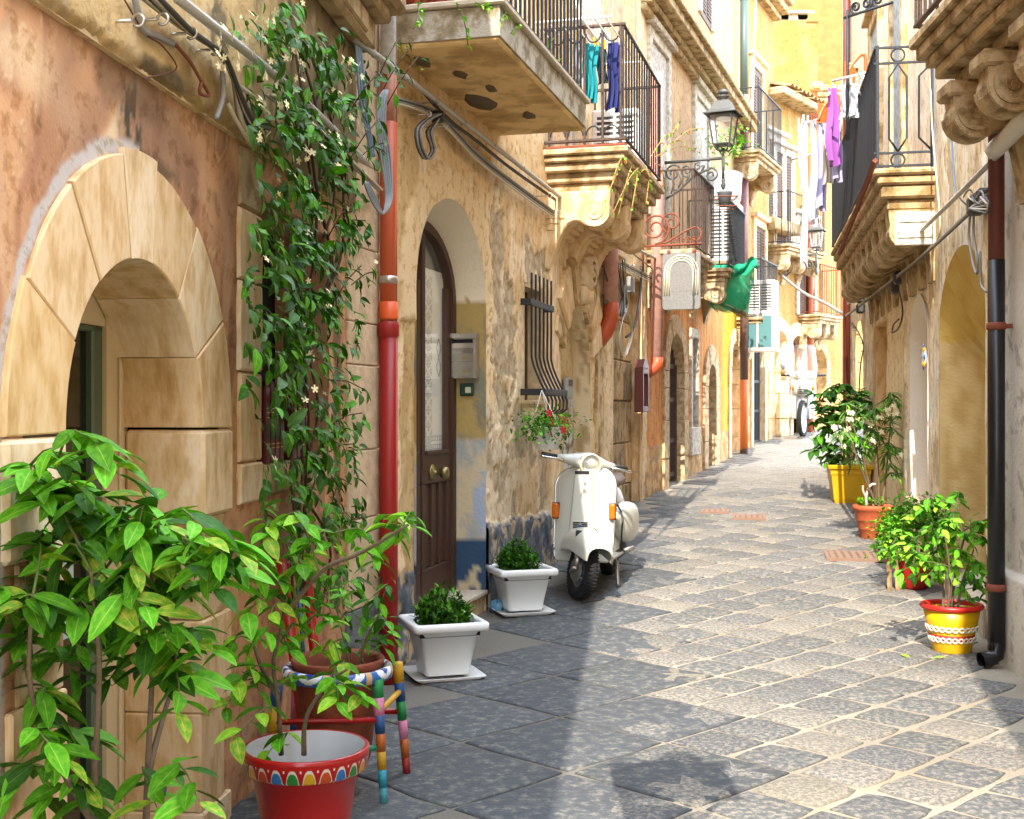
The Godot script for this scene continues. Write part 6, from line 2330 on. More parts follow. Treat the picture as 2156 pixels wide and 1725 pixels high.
func ellipsoid(st: SurfaceTool, xf: Transform3D, r: Vector3, n := 16, m := 10):
	surf(st, func(u, v): return xf * Vector3(cos(u * TAU) * sin(v * PI) * r.x, cos(v * PI) * r.y, sin(u * TAU) * sin(v * PI) * r.z), n, m)


func wheel(t: Node3D, xf: Transform3D, r: float, w: float, rim: Material):
	# axle along local x
	var o := group_node("wheel", t, xf)
	var ax := Transform3D(Basis(Vector3(0, 0, 1), Vector3.RIGHT, Vector3(0, 1, 0)), Vector3.ZERO)
	var st := tool(true)
	var prof := []
	for k in 15:
		var a := lerpf(-2.5, 2.5, k / 14.0)
		prof.append(Vector2(r - w * .9 + cos(a) * w * .9, sin(a) * w))
	lathe(st, ax, prof, 36)
	part("tyre", st, M.tyre, o)
	st = tool()
	for k in 48:
		var a := TAU * k / 48
		for sd in [-1, 1]:
			var p := Vector3(sd * w * .42, cos(a + sd * .03) * (r - .002), sin(a + sd * .03) * (r - .002))
			box(st, Transform3D(Basis(Vector3.RIGHT, a + .3 * sd), p), Vector3(w * .7, .010, .011), .0)
	part("tread", st, M.tyre, o)
	st = tool(true)
	for sd in [-1, 1]:
		lathe(st, ax, [Vector2(r - w * 1.3, sd * w * .75), Vector2(r - w * 1.5, sd * w * .6), Vector2(r - w * 1.7, sd * w * .25), Vector2(.05, sd * w * .35), Vector2(.045, sd * w * .7), Vector2(0, sd * w * .75)], 28)
	part("rim", st, rim, o)
	st = tool(true)
	for k in 5: lathe(st, Transform3D(ax.basis, Vector3(0, cos(k * 1.2566) * .07, sin(k * 1.2566) * .07)), [Vector2(.012, -w * .55), Vector2(.012, w * .55), Vector2(0, w * .58)], 8)
	part("nuts", st, M.chrome, o).name = numbered("wheel_nut", o)


func scooter():
	worn("tyre", "1c1c1c", .9, "t_grain", 8.0, "b_grain", .05)
	var cream := mat("scooter_cream", "bcbbae", .25)
	cream.clearcoat_enabled = true
	cream.clearcoat = .6
	mat("rim_grey", "85898c", .4, .6)
	var pf := gnd(1213, 1268)
	var hd := Vector3(-.27, 0, .965).normalized()
	var bs := Basis(Vector3.UP.cross(hd), Vector3.UP, hd)
	var org := pf - hd * .60
	org.y = gy(-org.z)
	var t := thing("scooter", "cream vintage motor scooter on its stand, front wheel turned, beside the peeling wall", "scooter", Transform3D(bs.scaled(Vector3.ONE * .93), org))
	var pivot := Vector3(0, 1.0, .30)
	var turned := Transform3D(Basis(), pivot) * Transform3D(Basis(Vector3(0, .95, -.3).normalized(), .62), Vector3.ZERO) * Transform3D(Basis(), -pivot)
	var steer := turned * Transform3D(Basis(), Vector3(0, 0, .625))
	# leg shield: a curved sheet with its bright edge
	var hw := func(v: float):
		if v < .25: return lerpf(.222, .236, v / .25)
		if v < .72: return lerpf(.232, .238, (v - .25) / .47)
		var k := (v - .72) / .28
		return .238 * pow(maxf(0, 1 - pow(k, 2.4)), .5) * .9 + .238 * .1 * (1 - k) + .04 * k
	var sh := func(u: float, v: float):
		var y := lerpf(.26, .97, v)
		var z := lerpf(.40, .30, v)
		return Vector3(u * hw.call(v), y, z + .09 - .12 * u * u * (.6 + .4 * v))
	var st := tool(true)
	surf(st, func(a, b): return sh.call(a * 2 - 1, b), 20, 24)
	surf(st, func(a, b): return sh.call(1 - a * 2, b) - Vector3(0, 0, .012), 20, 24)
	part("leg_shield", st, cream, t)
	st = tool(true)
	var edge := []
	for k in 25: edge.append(sh.call(-1.0, k / 24.0))
	for k in 25: edge.append(sh.call(1.0, 1 - k / 24.0))
	tube(st, edge, .009, 6)
	part("edge_trim", st, M.chrome, t)
	# centre ridge with badge bar, horn grille and emblem
	st = tool(true)
	surf(st, func(a, b):
		var v := lerpf(.28, .955, b)
		var p: Vector3 = sh.call(0.0, v)
		var u: float = a * 2 - 1
		var k: float = smoothstep(1.0, .82, absf(u))
		return Vector3(u * lerpf(.105, .072, b), p.y, p.z - .02 + .055 * k), 16, 12)
	part("horn_cover", st, cream, t)
	var rz_ := func(v): return sh.call(0.0, v).z + .037
	st = tool()
	bx(st, Vector3(-.055, .915, rz_.call(.93) - .004), Vector3(.055, .94, rz_.call(.93) + .006), .003)
	part("badge_bar", st, M.black_plastic, t)
	st = tool()
	bx(st, Vector3(-.062, .475, rz_.call(.33) - .012), Vector3(.062, .565, rz_.call(.38) + .004), .006)
	var gr := part("grille", st, cream, t)
	for k in 6:
		for sd in [-1, 1]:
			st = tool()
			var x0: float = .018 if k in [2, 3] else (.01 if k in [1, 4] else .004)
			bx(st, Vector3(minf(sd * x0, sd * .055), .482 + k * .0135, rz_.call(.36) - .002), Vector3(maxf(sd * x0, sd * .055), .489 + k * .0135, rz_.call(.36) + .009))
			part("slot", st, M.black_plastic, gr)
	st = tool()
	var hex := []
	for k in 6: hex.append(Vector2(cos(k * PI / 3 + PI / 6), sin(k * PI / 3 + PI / 6)) * .018)
	prism(st, Transform3D(Basis(), Vector3(0, .52, rz_.call(.36))), hex, 0, .014, .003)
	part("emblem", st, mat("emblem_blue", "2a5a94", .3), gr)
	for sd in [-1, 1]:
		st = tool()
		box(st, Transform3D(Basis(Vector3.UP, sd * .25), Vector3(sd * .222, .63, .365 + .02)), Vector3(.05, .12, .05), .012)
		var bl := part("indicator", st, mat("amber", "c8650f", .2), t)
		st = tool()
		box(st, Transform3D(Basis(Vector3.UP, sd * .25), Vector3(sd * .222, .63, .37)), Vector3(.056, .127, .04), .008)
		part("surround", st, M.black_plastic, bl)
	# mudguard, turned with the wheel
	st = tool(true)
	var mg := func(u, v, g):
		var a: float = lerpf(-1.25, 1.5, v)
		var b: float = (u - .5) * PI
		var wd: float = (.128 - g) * (.6 + .4 * cos(a * .75))
		var up: float = pow(maxf(0, cos(b)), .55)
		return steer * Vector3(sin(b) * wd, .35 + (.18 - g) * up * (.15 + .85 * cos(a * .85)) - .035 * absf(sin(a)) * (1 - up) , sin(a) * (.285 - g) + .0)
	surf(st, func(u, v): return mg.call(u, v, 0.0), 18, 22)
	surf(st, func(u, v): return mg.call(1 - u, v, .008), 18, 22)
	part("mudguard", st, cream, t)
	st = tool(true)
	surf(st, func(u, v): return steer * Vector3(.02 + (u - .5) * .018, .535 + .008 * sin(u * PI) - pow(v, 2.0) * .10, .03 + v * .19), 4, 10)
	part("mudguard_trim", st, M.steel, t)
	wheel(t, steer * Transform3D(Basis(), Vector3(0, .212, 0)), .212, .052, M.rim_grey)
	# fork, damper and brake plate on the viewer's side of the wheel
	st = tool(true)
	tube(st, [steer * Vector3(-.085, .50, .02), steer * Vector3(-.085, .33, .06)], .033, 12)
	part("damper", st, M.black_plastic, t)
	st = tool(true)
	tube(st, [steer * Vector3(-.085, .34, .06), steer * Vector3(-.085, .24, .075)], .024, 10)
	tube(st, [steer * Vector3(-.075, .47, -.01), steer * Vector3(-.072, .22, .03)], .017, 10)
	tube(st, [steer * Vector3(-.085, .24, .085), steer * Vector3(-.08, .19, -.01)], .022, 10)
	lathe(st, steer * Transform3D(Basis(Vector3(0, 0, 1), Vector3.LEFT, Vector3(0, -1, 0)), Vector3(-.05, .212, 0)), [Vector2(0, .03), Vector2(.03, .03), Vector2(.085, .015), Vector2(.1, 0)], 24)
	part("fork", st, M.steel, t)
	# headset, lamp, grips and levers
	st = tool(true)
	var hs := turned * Transform3D(Basis(Vector3.RIGHT, .1), Vector3(0, 1.0, .32))
	tube(st, [hs * Vector3(-.24, .0, -.03), hs * Vector3(-.17, .0, -.02), hs * Vector3(-.09, .005, .0), hs * Vector3(0, .01, .02), hs * Vector3(.09, .005, .0), hs * Vector3(.17, .0, -.02), hs * Vector3(.24, .0, -.03)], [.026, .034, .056, .072, .056, .034, .026], 16)
	lathe(st, hs * Transform3D(Basis(Vector3.RIGHT, Vector3(0, 0, 1), Vector3.DOWN), Vector3(0, .0, -.03)), [Vector2(.05, -.03), Vector2(.075, .03), Vector2(.086, .09), Vector2(.086, .115), Vector2(.08, .12)], 28)
	tube(st, [hs * Vector3(0, -.02, 0), Vector3(0, .86, .30)], [.05, .055], 14)
	part("headset", st, cream, t)
	var hl := hs * Transform3D(Basis(Vector3.RIGHT, Vector3(0, 0, 1), Vector3.DOWN), Vector3(0, 0, .085))
	st = tool(true)
	lathe(st, hl, [Vector2(.086, 0), Vector2(.086, .012), Vector2(.078, .016), Vector2(.074, .008)], 28)
	var ring := part("headlight", st, mat("cream_ring", "d9cfae", .3), t)
	st = tool(true)
	lathe(st, hl, [Vector2(.076, .006), Vector2(.06, .018), Vector2(.03, .026), Vector2(0, .028)], 24)
	part("lens", st, M.glass, ring)
	st = tool(true)
	lathe(st, hl, [Vector2(.076, .004), Vector2(.05, -.03), Vector2(.02, -.05), Vector2(0, -.05)], 24)
	part("reflector", st, mat("reflector", "b0a488", .4, .3), ring)
	for sd in [-1, 1]:
		st = tool(true)
		tube(st, [hs * Vector3(sd * .23, 0, -.03), hs * Vector3(sd * .36, -.005, -.05)], .021, 12)
		part("grip", st, M.black_plastic, t)
		st = tool(true)
		tube(st, bez([hs * Vector3(sd * .2, -.01, .01), hs * Vector3(sd * .26, -.005, .035), hs * Vector3(sd * .38, -.01, .02)], 8), [.012, .011, .009, .008, .008, .008, .008, .008, .011], 8)
		part("lever", st, M.chrome, t)
	# floor, tunnel, body, side panels, seat
	st = tool()
	bx(st, Vector3(-.2, .245, -.12), Vector3(.2, .268, .44), .01)
	part("floorboard", st, cream, t)
	for sd in [-1, 1]:
		st = tool(true)
		tube(st, bez([Vector3(sd * .205, .262, -.14), Vector3(sd * .208, .262, .2), Vector3(sd * .2, .27, .4), sh.call(sd * 1.0, .12)], 10), .012, 6)
		part("floor_rail", st, M.steel, t)
	st = tool(true)
	surf(st, func(u, v):
		var a: float = (u - .5) * PI
		var y: float = lerpf(.27, .74, sqrt(maxf(0, sin(v * PI * .5))))
		var wv: float = .15 * (1 - .25 * v)
		return Vector3(sin(a) * wv, .27 + cos(a) * (y - .27), lerpf(-.1, -.92, v) ), 18, 16)
	part("body", st, cream, t)
	for sd in [-1, 1]:
		st = tool(true)
		surf(st, func(u, v):
			var a: float = u * TAU
			var e: float = sin(v * PI)
			var cz: float = lerpf(-.16, -.94, v)
			var hgt: float = .17 * pow(e, .32)
			var lean: float = .1 * (1 - v)
			return Vector3(sd * (.13 + .12 * pow(e, .4) * pow(maxf(0, cos(a)), .6)) , .455 + lean * .3 + signf(sin(a)) * pow(absf(sin(a)), .75) * hgt, cz + .05 * sin(a) * (.5 - v)), 22, 20)
		part("side_panel", st, cream, t)
	st = tool(true)
	tube(st, bez([Vector3(.15, .64, -.2), Vector3(.2, .55, -.16), Vector3(.2, .4, -.12), Vector3(.2, .28, -.14)], 10), .008, 6)
	part("panel_seal", st, M.black_plastic, t)
	var seat := worn("seat_leather", "5a4a3e", .55, "t_blotch", 3.0)
	st = tool()
	st.set_smooth_group(0)
	box(st, Transform3D(Basis(Vector3.RIGHT, .06), Vector3(0, .80, -.46)), Vector3(.25, .11, .62), .045)
	part("seat", st, seat, t)
	st = tool(true)
	tube(st, [Vector3(-.126, .80, -.32), Vector3(0, .862, -.32), Vector3(.126, .80, -.32)], .006, 6)
	part("seat_strap", st, M.chrome, t)
	wheel(t, Transform3D(Basis(), Vector3(0, .212, -.62)), .212, .052, M.rim_grey)
	st = tool(true)
	ellipsoid(st, Transform3D(Basis(), Vector3(.06, .26, -.5)), Vector3(.11, .1, .2))
	tube(st, [Vector3(-.1, .2, -.2), Vector3(.1, .2, -.2)], .035, 10)
	part("engine", st, mat("engine_grey", "4a4a48", .6, .5), t)
	st = tool(true)
	tube(st, [Vector3(-.1, .24, -.1), Vector3(.1, .24, -.1)], .015, 8)
	for sd in [-1, 1]: tube(st, bez([Vector3(sd * .1, .24, -.1), Vector3(sd * .17, .2, -.06), Vector3(sd * .185, .1, -.02), Vector3(sd * .2, .012, .02)], 8), .015, 8)
	part("stand", st, M.steel, t)
	st = tool(true)
	tube(st, [Vector3(.2, .27, -.2), Vector3(.27, .285, -.27)], .02, 8)
	part("footrest", st, M.steel, t)


func parked_scooter():
	var p := at(1692, 914, 24.6)
	var hd := Vector3(-.25, 0, .97).normalized()
	p.y = gy(24.6)
	var t := thing("scooter", "white modern scooter with a clear windscreen and big wheels at the far bend", "scooter", Transform3D(Basis(Vector3.UP.cross(hd), Vector3.UP, hd).scaled(Vector3.ONE * 1.12), p))
	var w := mat("scooter_white", "b9bab8", .3)
	wheel(t, Transform3D(Basis(Vector3.UP, -.2), Vector3(0, .31, .62)), .31, .04, w)
	wheel(t, Transform3D(Basis(), Vector3(0, .31, -.7)), .31, .04, w)
	var st := tool(true)
	surf(st, func(u, v): return Vector3((u - .5) * lerpf(.26, .42, sin(v * PI * .8)), lerpf(.3, .98, v), .52 - .12 * v - .35 * pow(u - .5, 2)), 12, 12)
	part("leg_shield", st, w, t)
	st = tool(true)
	ellipsoid(st, Transform3D(Basis(), Vector3(0, .84, .42)), Vector3(.2, .16, .12))
	part("nose", st, w, t)
	for k in 4:
		st = tool()
		box(st, Transform3D(Basis(), Vector3(0, .74 + k * .035, .535 - k * .004)), Vector3(.2 - .02 * absf(k - 1.5), .014, .02))
		part("grille_slat", st, M.black_plastic, t)
	st = tool(true)
	for sd in [-1, 1]: ellipsoid(st, Transform3D(Basis(), Vector3(sd * .16, .84, .47)), Vector3(.04, .05, .04), 8, 6)
	part("indicator", st, M.amber, t)
	st = tool(true)
	ellipsoid(st, Transform3D(Basis(), Vector3(0, 1.06, .3)), Vector3(.24, .09, .13))
	part("headset", st, w, t)
	for sd in [-1, 1]:
		st = tool(true)
		tube(st, [Vector3(sd * .2, 1.06, .24), Vector3(sd * .38, 1.07, .18)], .02, 8)
		part("grip", st, M.black_plastic, t)
	st = tool(true)
	tube(st, [Vector3(-.26, 1.08, .24), Vector3(-.34, 1.2, .24)], .008, 5)
	ellipsoid(st, Transform3D(Basis(), Vector3(-.35, 1.24, .24)), Vector3(.05, .07, .03), 10, 6)
	part("mirror", st, M.rim_grey, t)
	st = tool(true)
	surf(st, func(u, v): return Vector3((u - .5) * .5 * (1 - .35 * pow(v, 3)), 1.1 + v * .5, .42 - .12 * v - .4 * pow(u - .5, 2)), 12, 10)
	part("windscreen", st, M.glass, t)
	st = tool()
	bx(st, Vector3(-.17, .3, -.1), Vector3(.17, .36, .42), .02)
	bx(st, Vector3(-.18, .36, -.95), Vector3(.18, .72, -.15), .09)
	part("body", st, w, t)
	st = tool()
	bx(st, Vector3(-.15, .72, -.9), Vector3(.15, .82, -.15), .04)
	part("seat", st, M.black_plastic, t)
	st = tool(true)
	for sd in [-1, 1]: tube(st, [Vector3(sd * .09, .31, .62), Vector3(sd * .09, .7, .45)], .03, 8)
	part("fork", st, M.rim_grey, t)


# a blossom of five petals
func blossom(parent: Node, p: Vector3, r: float, mt: Material, facing: Vector3, called := "blossom"):
	if not M.has("mesh_blossom"):
		var st := tool(true)
		for k in 5:
			var a := TAU * k / 5
			var b := Basis(Vector3.UP, a)
			for v in [Vector3.ZERO, Vector3(.35, .1, -.28), Vector3(1, .05, -.1), Vector3.ZERO, Vector3(1, .05, -.1), Vector3(.85, .0, .35), Vector3.ZERO, Vector3(.85, .0, .35), Vector3(.3, .08, .2)]: st.add_vertex(b * v)
		M["mesh_blossom"] = done(st)
	var y := facing.normalized()
	var x := y.cross(Vector3(.3, .2, 1)).normalized()
	return piece(called, M.mesh_blossom, mt, parent, Transform3D(Basis(x, y, x.cross(y)).scaled(Vector3.ONE * r), p))


# ---------- plants

# a blade along +Z, folded at the midrib and drooping
func leaf_mesh(l: float, w: float, fold: float, curl: float, n := 4, wide_at := .45) -> ArrayMesh:
	var st := tool(true)
	var rows := []
	for i in n + 1:
		var t := float(i) / n
		var ww := w * .5 * pow(sin(PI * pow(t, log(.5) / log(wide_at))), .8) if i > 0 and i < n else .0006
		var z := l * t
		var y := -curl * l * t * t
		rows.append([Vector3(-ww, y + ww * fold, z), Vector3(0, y, z), Vector3(ww, y + ww * fold, z), ww])
	for i in n:
		for k in 2:
			var q := [[i, k], [i + 1, k], [i + 1, k + 1], [i, k + 1]]
			for j in [0, 1, 2, 0, 2, 3]:
				var e = q[j]
				st.set_uv(Vector2([0.0, .5, 1.0][e[1]], float(e[0]) / n))
				st.add_vertex(rows[e[0]][e[1]])
	return done(st)


func leaf_texture(a: String, b: String, vein: String, mottled: float, seed_: int) -> ImageTexture:
	var im := Image.create(48, 96, false, Image.FORMAT_RGB8)
	var ca := Color.html(a); var cb := Color.html(b); var cv := Color.html(vein)
	for y in 96:
		for x in 48:
			var u := absf(x - 23.5) / 23.5
			var c := ca.lerp(cb, clampf(nz(x * .05, y * .035, seed_) * 1.2 + .4, 0, 1) * mottled + (1 - mottled) * .4)
			var side := fposmod(y - u * 16.0, 13.0)
			if u < .06: c = c.lerp(cv, .8)
			elif side < 1.6: c = c.lerp(cv, .28 * (1 - u))
			if u > .9: c = c.lerp(cb, .4)
			im.set_pixel(x, y, c)
	return ImageTexture.create_from_image(im)


func leaf_material(key: String, a: String, b: String, vein: String, mottled := .6, seed_ := 1, back := Color(.25, .3, .05)):
	var m := mat(key, "ffffff", .55)
	m.albedo_texture = leaf_texture(a, b, vein, mottled, seed_)
	m.backlight_enabled = true
	m.backlight = back * 2.0
	m.metallic_specular = .28


func setup_leaves():
	leaf_material("leaf_dark", "264d12", "376618", "5b8632", .6, 1)
	leaf_material("leaf_mid", "3f7816", "59941c", "8ab04a", .7, 2)
	leaf_material("leaf_fresh", "4f9e1c", "78b82a", "a6d060", .7, 3)
	leaf_material("leaf_lime", "74b026", "a4ca38", "c8de78", .7, 4)
	leaf_material("leaf_yellow", "5f9a24", "a8ac38", "b9cf6a", .9, 5)
	leaf_material("leaf_olive", "4a6a34", "6d8a4c", "a9b98a", .6, 6)
	leaf_material("leaf_deep", "294714", "3a5f18", "5f7a34", .6, 8, Color(.15, .18, .03))
	M.leaf_deep.roughness = .5
	leaf_material("leaf_dry", "a8743c", "b98c4e", "c9a468", .8, 7)
	mat("twig", "5c6a34", .8)
	worn("bark", "7d6a52", .95, "t_blotch", 6.0, "b_grain", .2)


func leaf_basis(dir: Vector3, up: Vector3) -> Basis:
	var z := dir.normalized()
	var x := up.cross(z)
	if x.length() < .05: x = Vector3.RIGHT.cross(z)
	x = x.normalized()
	return Basis(x, z.cross(x), z)


# leaves scattered by a rule; the first of them are parts, a crowd becomes one layer of copies
func leaf_cloud(t: Node3D, me: ArrayMesh, n: int, where: Callable, mats: Array, seed_: int, called: String, upright := false):
	rng.seed = seed_
	var by := {}
	for k in n:
		var p: Vector3 = where.call()
		var dir := Vector3(rng.randfn(0, 1), rng.randfn(.7 if upright else -.1, .6), rng.randfn(0, 1))
		var m: String = mats[rng.randi() % mats.size()]
		if not by.has(m): by[m] = []
		by[m].append(Transform3D(leaf_basis(dir, Vector3.UP).scaled(Vector3.ONE * rng.randf_range(.7, 1.25)), p))
	for m in by:
		var mm := MultiMesh.new()
		mm.transform_format = MultiMesh.TRANSFORM_3D
		mm.mesh = me
		mm.instance_count = by[m].size()
		for i in by[m].size(): mm.set_instance_transform(i, by[m][i])
		var o := MultiMeshInstance3D.new()
		o.name = numbered(called, t)
		o.multimesh = mm
		o.material_override = M[m]
		o.set_meta("kind", "stuff")
		t.add_child(o)


# past the first few hundred, leaves become one layer of copies
func layer(t: Node3D, me: Mesh, m: String, places: Array):
	var mm := MultiMesh.new()
	mm.transform_format = MultiMesh.TRANSFORM_3D
	mm.mesh = me
	mm.instance_count = places.size()
	for i in places.size(): mm.set_instance_transform(i, places[i])
	var o := MultiMeshInstance3D.new()
	o.name = numbered("foliage", t)
	o.multimesh = mm
	o.material_override = M[m]
	o.set_meta("kind", "stuff")
	t.add_child(o)


# a leaf of its own
func leaf(t: Node3D, me: Mesh, m: String, p: Vector3, dir: Vector3, up: Vector3, s := 1.0):
	piece("leaf", me, M[m], t, Transform3D(leaf_basis(dir, up).scaled(Vector3.ONE * s), p))


# shoots in picture points [x, y] grown from the stems at about distance d, with leaves along them
func grow(t: Node3D, stems: Array, tips: Array, d0: float, spread: float, meshes: Array, mats: Array, per: int, seed_: int, rad := .008, from_tip := .75, size := 1.0):
	rng.seed = seed_
	var inv := t.transform.affine_inverse()
	var st := tool(true)
	var nodes := []
	for s in stems:
		var pl := []
		for q in s: pl.append(inv * at(q[0], q[1], q[2] if q.size() > 2 else d0))
		var c := bez(pl, 12)
		var rr := []
		for k in 13: rr.append(lerpf(rad, rad * .45, k / 12.0))
		tube(st, c, rr, 7)
		nodes.append_array(c)
		part("trunk", st, M.bark, t)
		st = tool(true)
	var k := 0
	var leaves := 0
	var rest := {}
	for q in tips:
		k += 1
		var tip: Vector3 = inv * at(q[0], q[1], d0 + rng.randf_range(-spread, spread))
		var best: Vector3 = nodes[0]
		var bd := 1e9
		for nd in nodes:
			# shoots rise from lower on the stem
			var dd: float = nd.distance_to(tip) + (.25 if nd.y > tip.y + .05 else 0.0)
			if dd < bd: bd = dd; best = nd
		var mid := best.lerp(tip, .5) + Vector3(rng.randfn(0, .02), .03 + rng.randf() * .03, rng.randfn(0, .02))
		var c := bez([best, mid, tip], 6)
		tube(st, c, [rad * .4, rad * .36, rad * .32, rad * .28, rad * .24, rad * .2, rad * .15], 5)
		var L: float = best.distance_to(tip)
		nodes.append(c[4])
		var along: Vector3 = (tip - mid).normalized()
		for i in per:
			var u := 1.0 - (float(i) / per) * minf(from_tip, .22 / maxf(L, .05) * per * .25)
			u = clampf(u, .1, 1.0)
			var p: Vector3 = c[int(u * 5.99)].lerp(c[int(u * 5.99) + 1], fposmod(u * 5.99, 1.0)) if u < 1 else tip
			var a := i * 2.4 + rng.randf() * .8
			var side := Vector3(cos(a), rng.randf_range(-.35, .3), sin(a))
			var dir := (along * (1.2 if i == 0 else .45) + side * 1.0 + Vector3(0, -.06, 0)).normalized()
			leaves += 1
			var m: String = mats[rng.randi() % mats.size()]
			var up := Vector3(rng.randfn(0, .35), 1, rng.randfn(0, .35))
			var sc := size * rng.randf_range(.7, 1.15)
			if leaves <= 300: leaf(t, meshes[rng.randi() % meshes.size()], m, p, dir, up, sc)
			else:
				if not rest.has(m): rest[m] = []
				rest[m].append(Transform3D(leaf_basis(dir, up).scaled(Vector3.ONE * sc), p))
	part("branch", st, M.twig, t)
	for m in rest: layer(t, meshes[0], m, rest[m])


func build_plants():
	lemon_by_the_arch()
	lemon_in_red_pot()
	shrub_on_chair()
	jasmine()
	ficus()
	succulent_pot()
	oleander()
	laurel()
	small_climbers()


func lemon_by_the_arch():
	var t := thing("potted_plant", "large leafy lemon tree in front of the arched doorway of the pink house", "potted plant", Transform3D(Basis(), Vector3(-.86, 0, -2.85)))
	pot_lathe(t, "pot", [Vector2(0, 0), Vector2(.14, 0), Vector2(.19, .3), Vector2(.2, .33), Vector2(.18, .33), Vector2(.17, .28), Vector2(0, .28)], M.terracotta, 28)
	var ms := [leaf_mesh(.1, .042, .3, .15, 6), leaf_mesh(.118, .046, .22, .28, 6), leaf_mesh(.085, .04, .45, .1, 6)]
	var stems := [[[306, 1760, 2.85], [312, 1592, 2.84], [318, 1467, 2.82], [323, 1316, 2.8], [318, 1200, 2.75]], [[240, 1780, 2.8], [201, 1663, 2.75], [205, 1520, 2.7], [209, 1391, 2.68], [190, 1200, 2.65]], [[312, 1640, 2.84], [317, 1605, 2.84], [350, 1487, 2.9], [385, 1384, 2.95]], [[230, 1790, 2.8], [120, 1600, 2.7], [60, 1420, 2.65], [70, 1250, 2.6]]]
	var tips := [[62, 985], [70, 1020], [150, 1015], [235, 965], [250, 1000], [300, 1040], [340, 1105], [430, 1135], [480, 1150], [520, 1175], [15, 1060], [90, 1065], [150, 1070], [205, 1115], [60, 1140], [120, 1190], [180, 1180], [260, 1165], [330, 1170], [400, 1190], [450, 1240], [30, 1210], [100, 1270], [170, 1290], [230, 1290], [300, 1280], [350, 1310], [480, 1230], [40, 1370], [100, 1390], [160, 1430], [20, 1450], [110, 1500], [60, 1570], [135, 1600], [20, 1640], [90, 1690], [200, 1560], [330, 1400], [400, 1420], [440, 1370], [375, 1500], [280, 1350], [410, 1330], [230, 1430], [10, 1130], [130, 1330], [70, 1310], [10, 1300], [190, 1690], [330, 1700], [420, 1690], [110, 1040], [190, 1050], [45, 1110], [160, 1120], [240, 1110], [290, 1130], [370, 1150], [85, 1160], [140, 1230], [220, 1230], [290, 1230], [380, 1240], [440, 1190], [500, 1200], [70, 1240], [10, 1250], [200, 1340], [260, 1290], [310, 1350], [60, 1490]]
	grow(t, stems, tips, 2.75, .2, ms, ["leaf_mid", "leaf_fresh", "leaf_mid", "leaf_dark", "leaf_fresh", "leaf_mid", "leaf_fresh", "leaf_mid", "leaf_dark", "leaf_fresh", "leaf_yellow"], 9, 21, .009)


func lemon_in_red_pot():
	var t := red_pot()
	var ms := [leaf_mesh(.085, .046, .35, .2, 6), leaf_mesh(.095, .05, .25, .3, 6), leaf_mesh(.075, .042, .5, .1, 6)]
	var stems := [[[592, 1590, 3.9], [586, 1480, 3.88], [575, 1400, 3.86], [590, 1330, 3.84], [605, 1250, 3.82]], [[640, 1590, 3.85], [645, 1510, 3.83], [690, 1440, 3.8], [730, 1410, 3.75]], [[586, 1470, 3.88], [548, 1400, 3.9], [530, 1340, 3.95]], [[605, 1290, 3.82], [680, 1200, 3.75], [760, 1165, 3.7], [860, 1105, 3.62]]]
	var tips := [[545, 1085], [560, 1130], [600, 1100], [640, 1105], [655, 1140], [560, 1185], [620, 1200], [700, 1150], [790, 1160], [855, 1085], [868, 1110], [840, 1135], [800, 1185], [660, 1185], [520, 1290], [560, 1330], [480, 1370], [500, 1430], [475, 1490], [610, 1370], [650, 1345], [690, 1430], [710, 1480], [760, 1470], [545, 1455], [495, 1550], [560, 1590], [530, 1215], [590, 1250], [640, 1260], [700, 1310], [680, 1370], [600, 1440], [520, 1380]]
	grow(t, stems, tips, 3.85, .16, ms, ["leaf_fresh", "leaf_mid", "leaf_lime", "leaf_fresh", "leaf_mid", "leaf_fresh", "leaf_lime", "leaf_yellow"], 6, 22, .009)


func shrub_on_chair():
	var t := clay_pot_in_chair()
	var ms := [leaf_mesh(.07, .03, .3, .25, 4), leaf_mesh(.06, .028, .4, .15, 4)]
	var stems := [[[740, 1430, 4.5], [725, 1350, 4.5], [700, 1250, 4.55]], [[750, 1430, 4.5], [770, 1350, 4.45], [800, 1290, 4.4]]]
	var tips := [[690, 1220], [720, 1260], [740, 1290], [770, 1270], [800, 1270], [820, 1300], [815, 1330], [760, 1320], [720, 1330], [700, 1300], [780, 1360], [810, 1365], [740, 1370], [700, 1380], [830, 1345], [760, 1250], [640, 1290]]
	grow(t, stems, tips, 4.5, .12, ms, ["leaf_mid", "leaf_fresh", "leaf_dark", "leaf_mid"], 5, 23, .006)


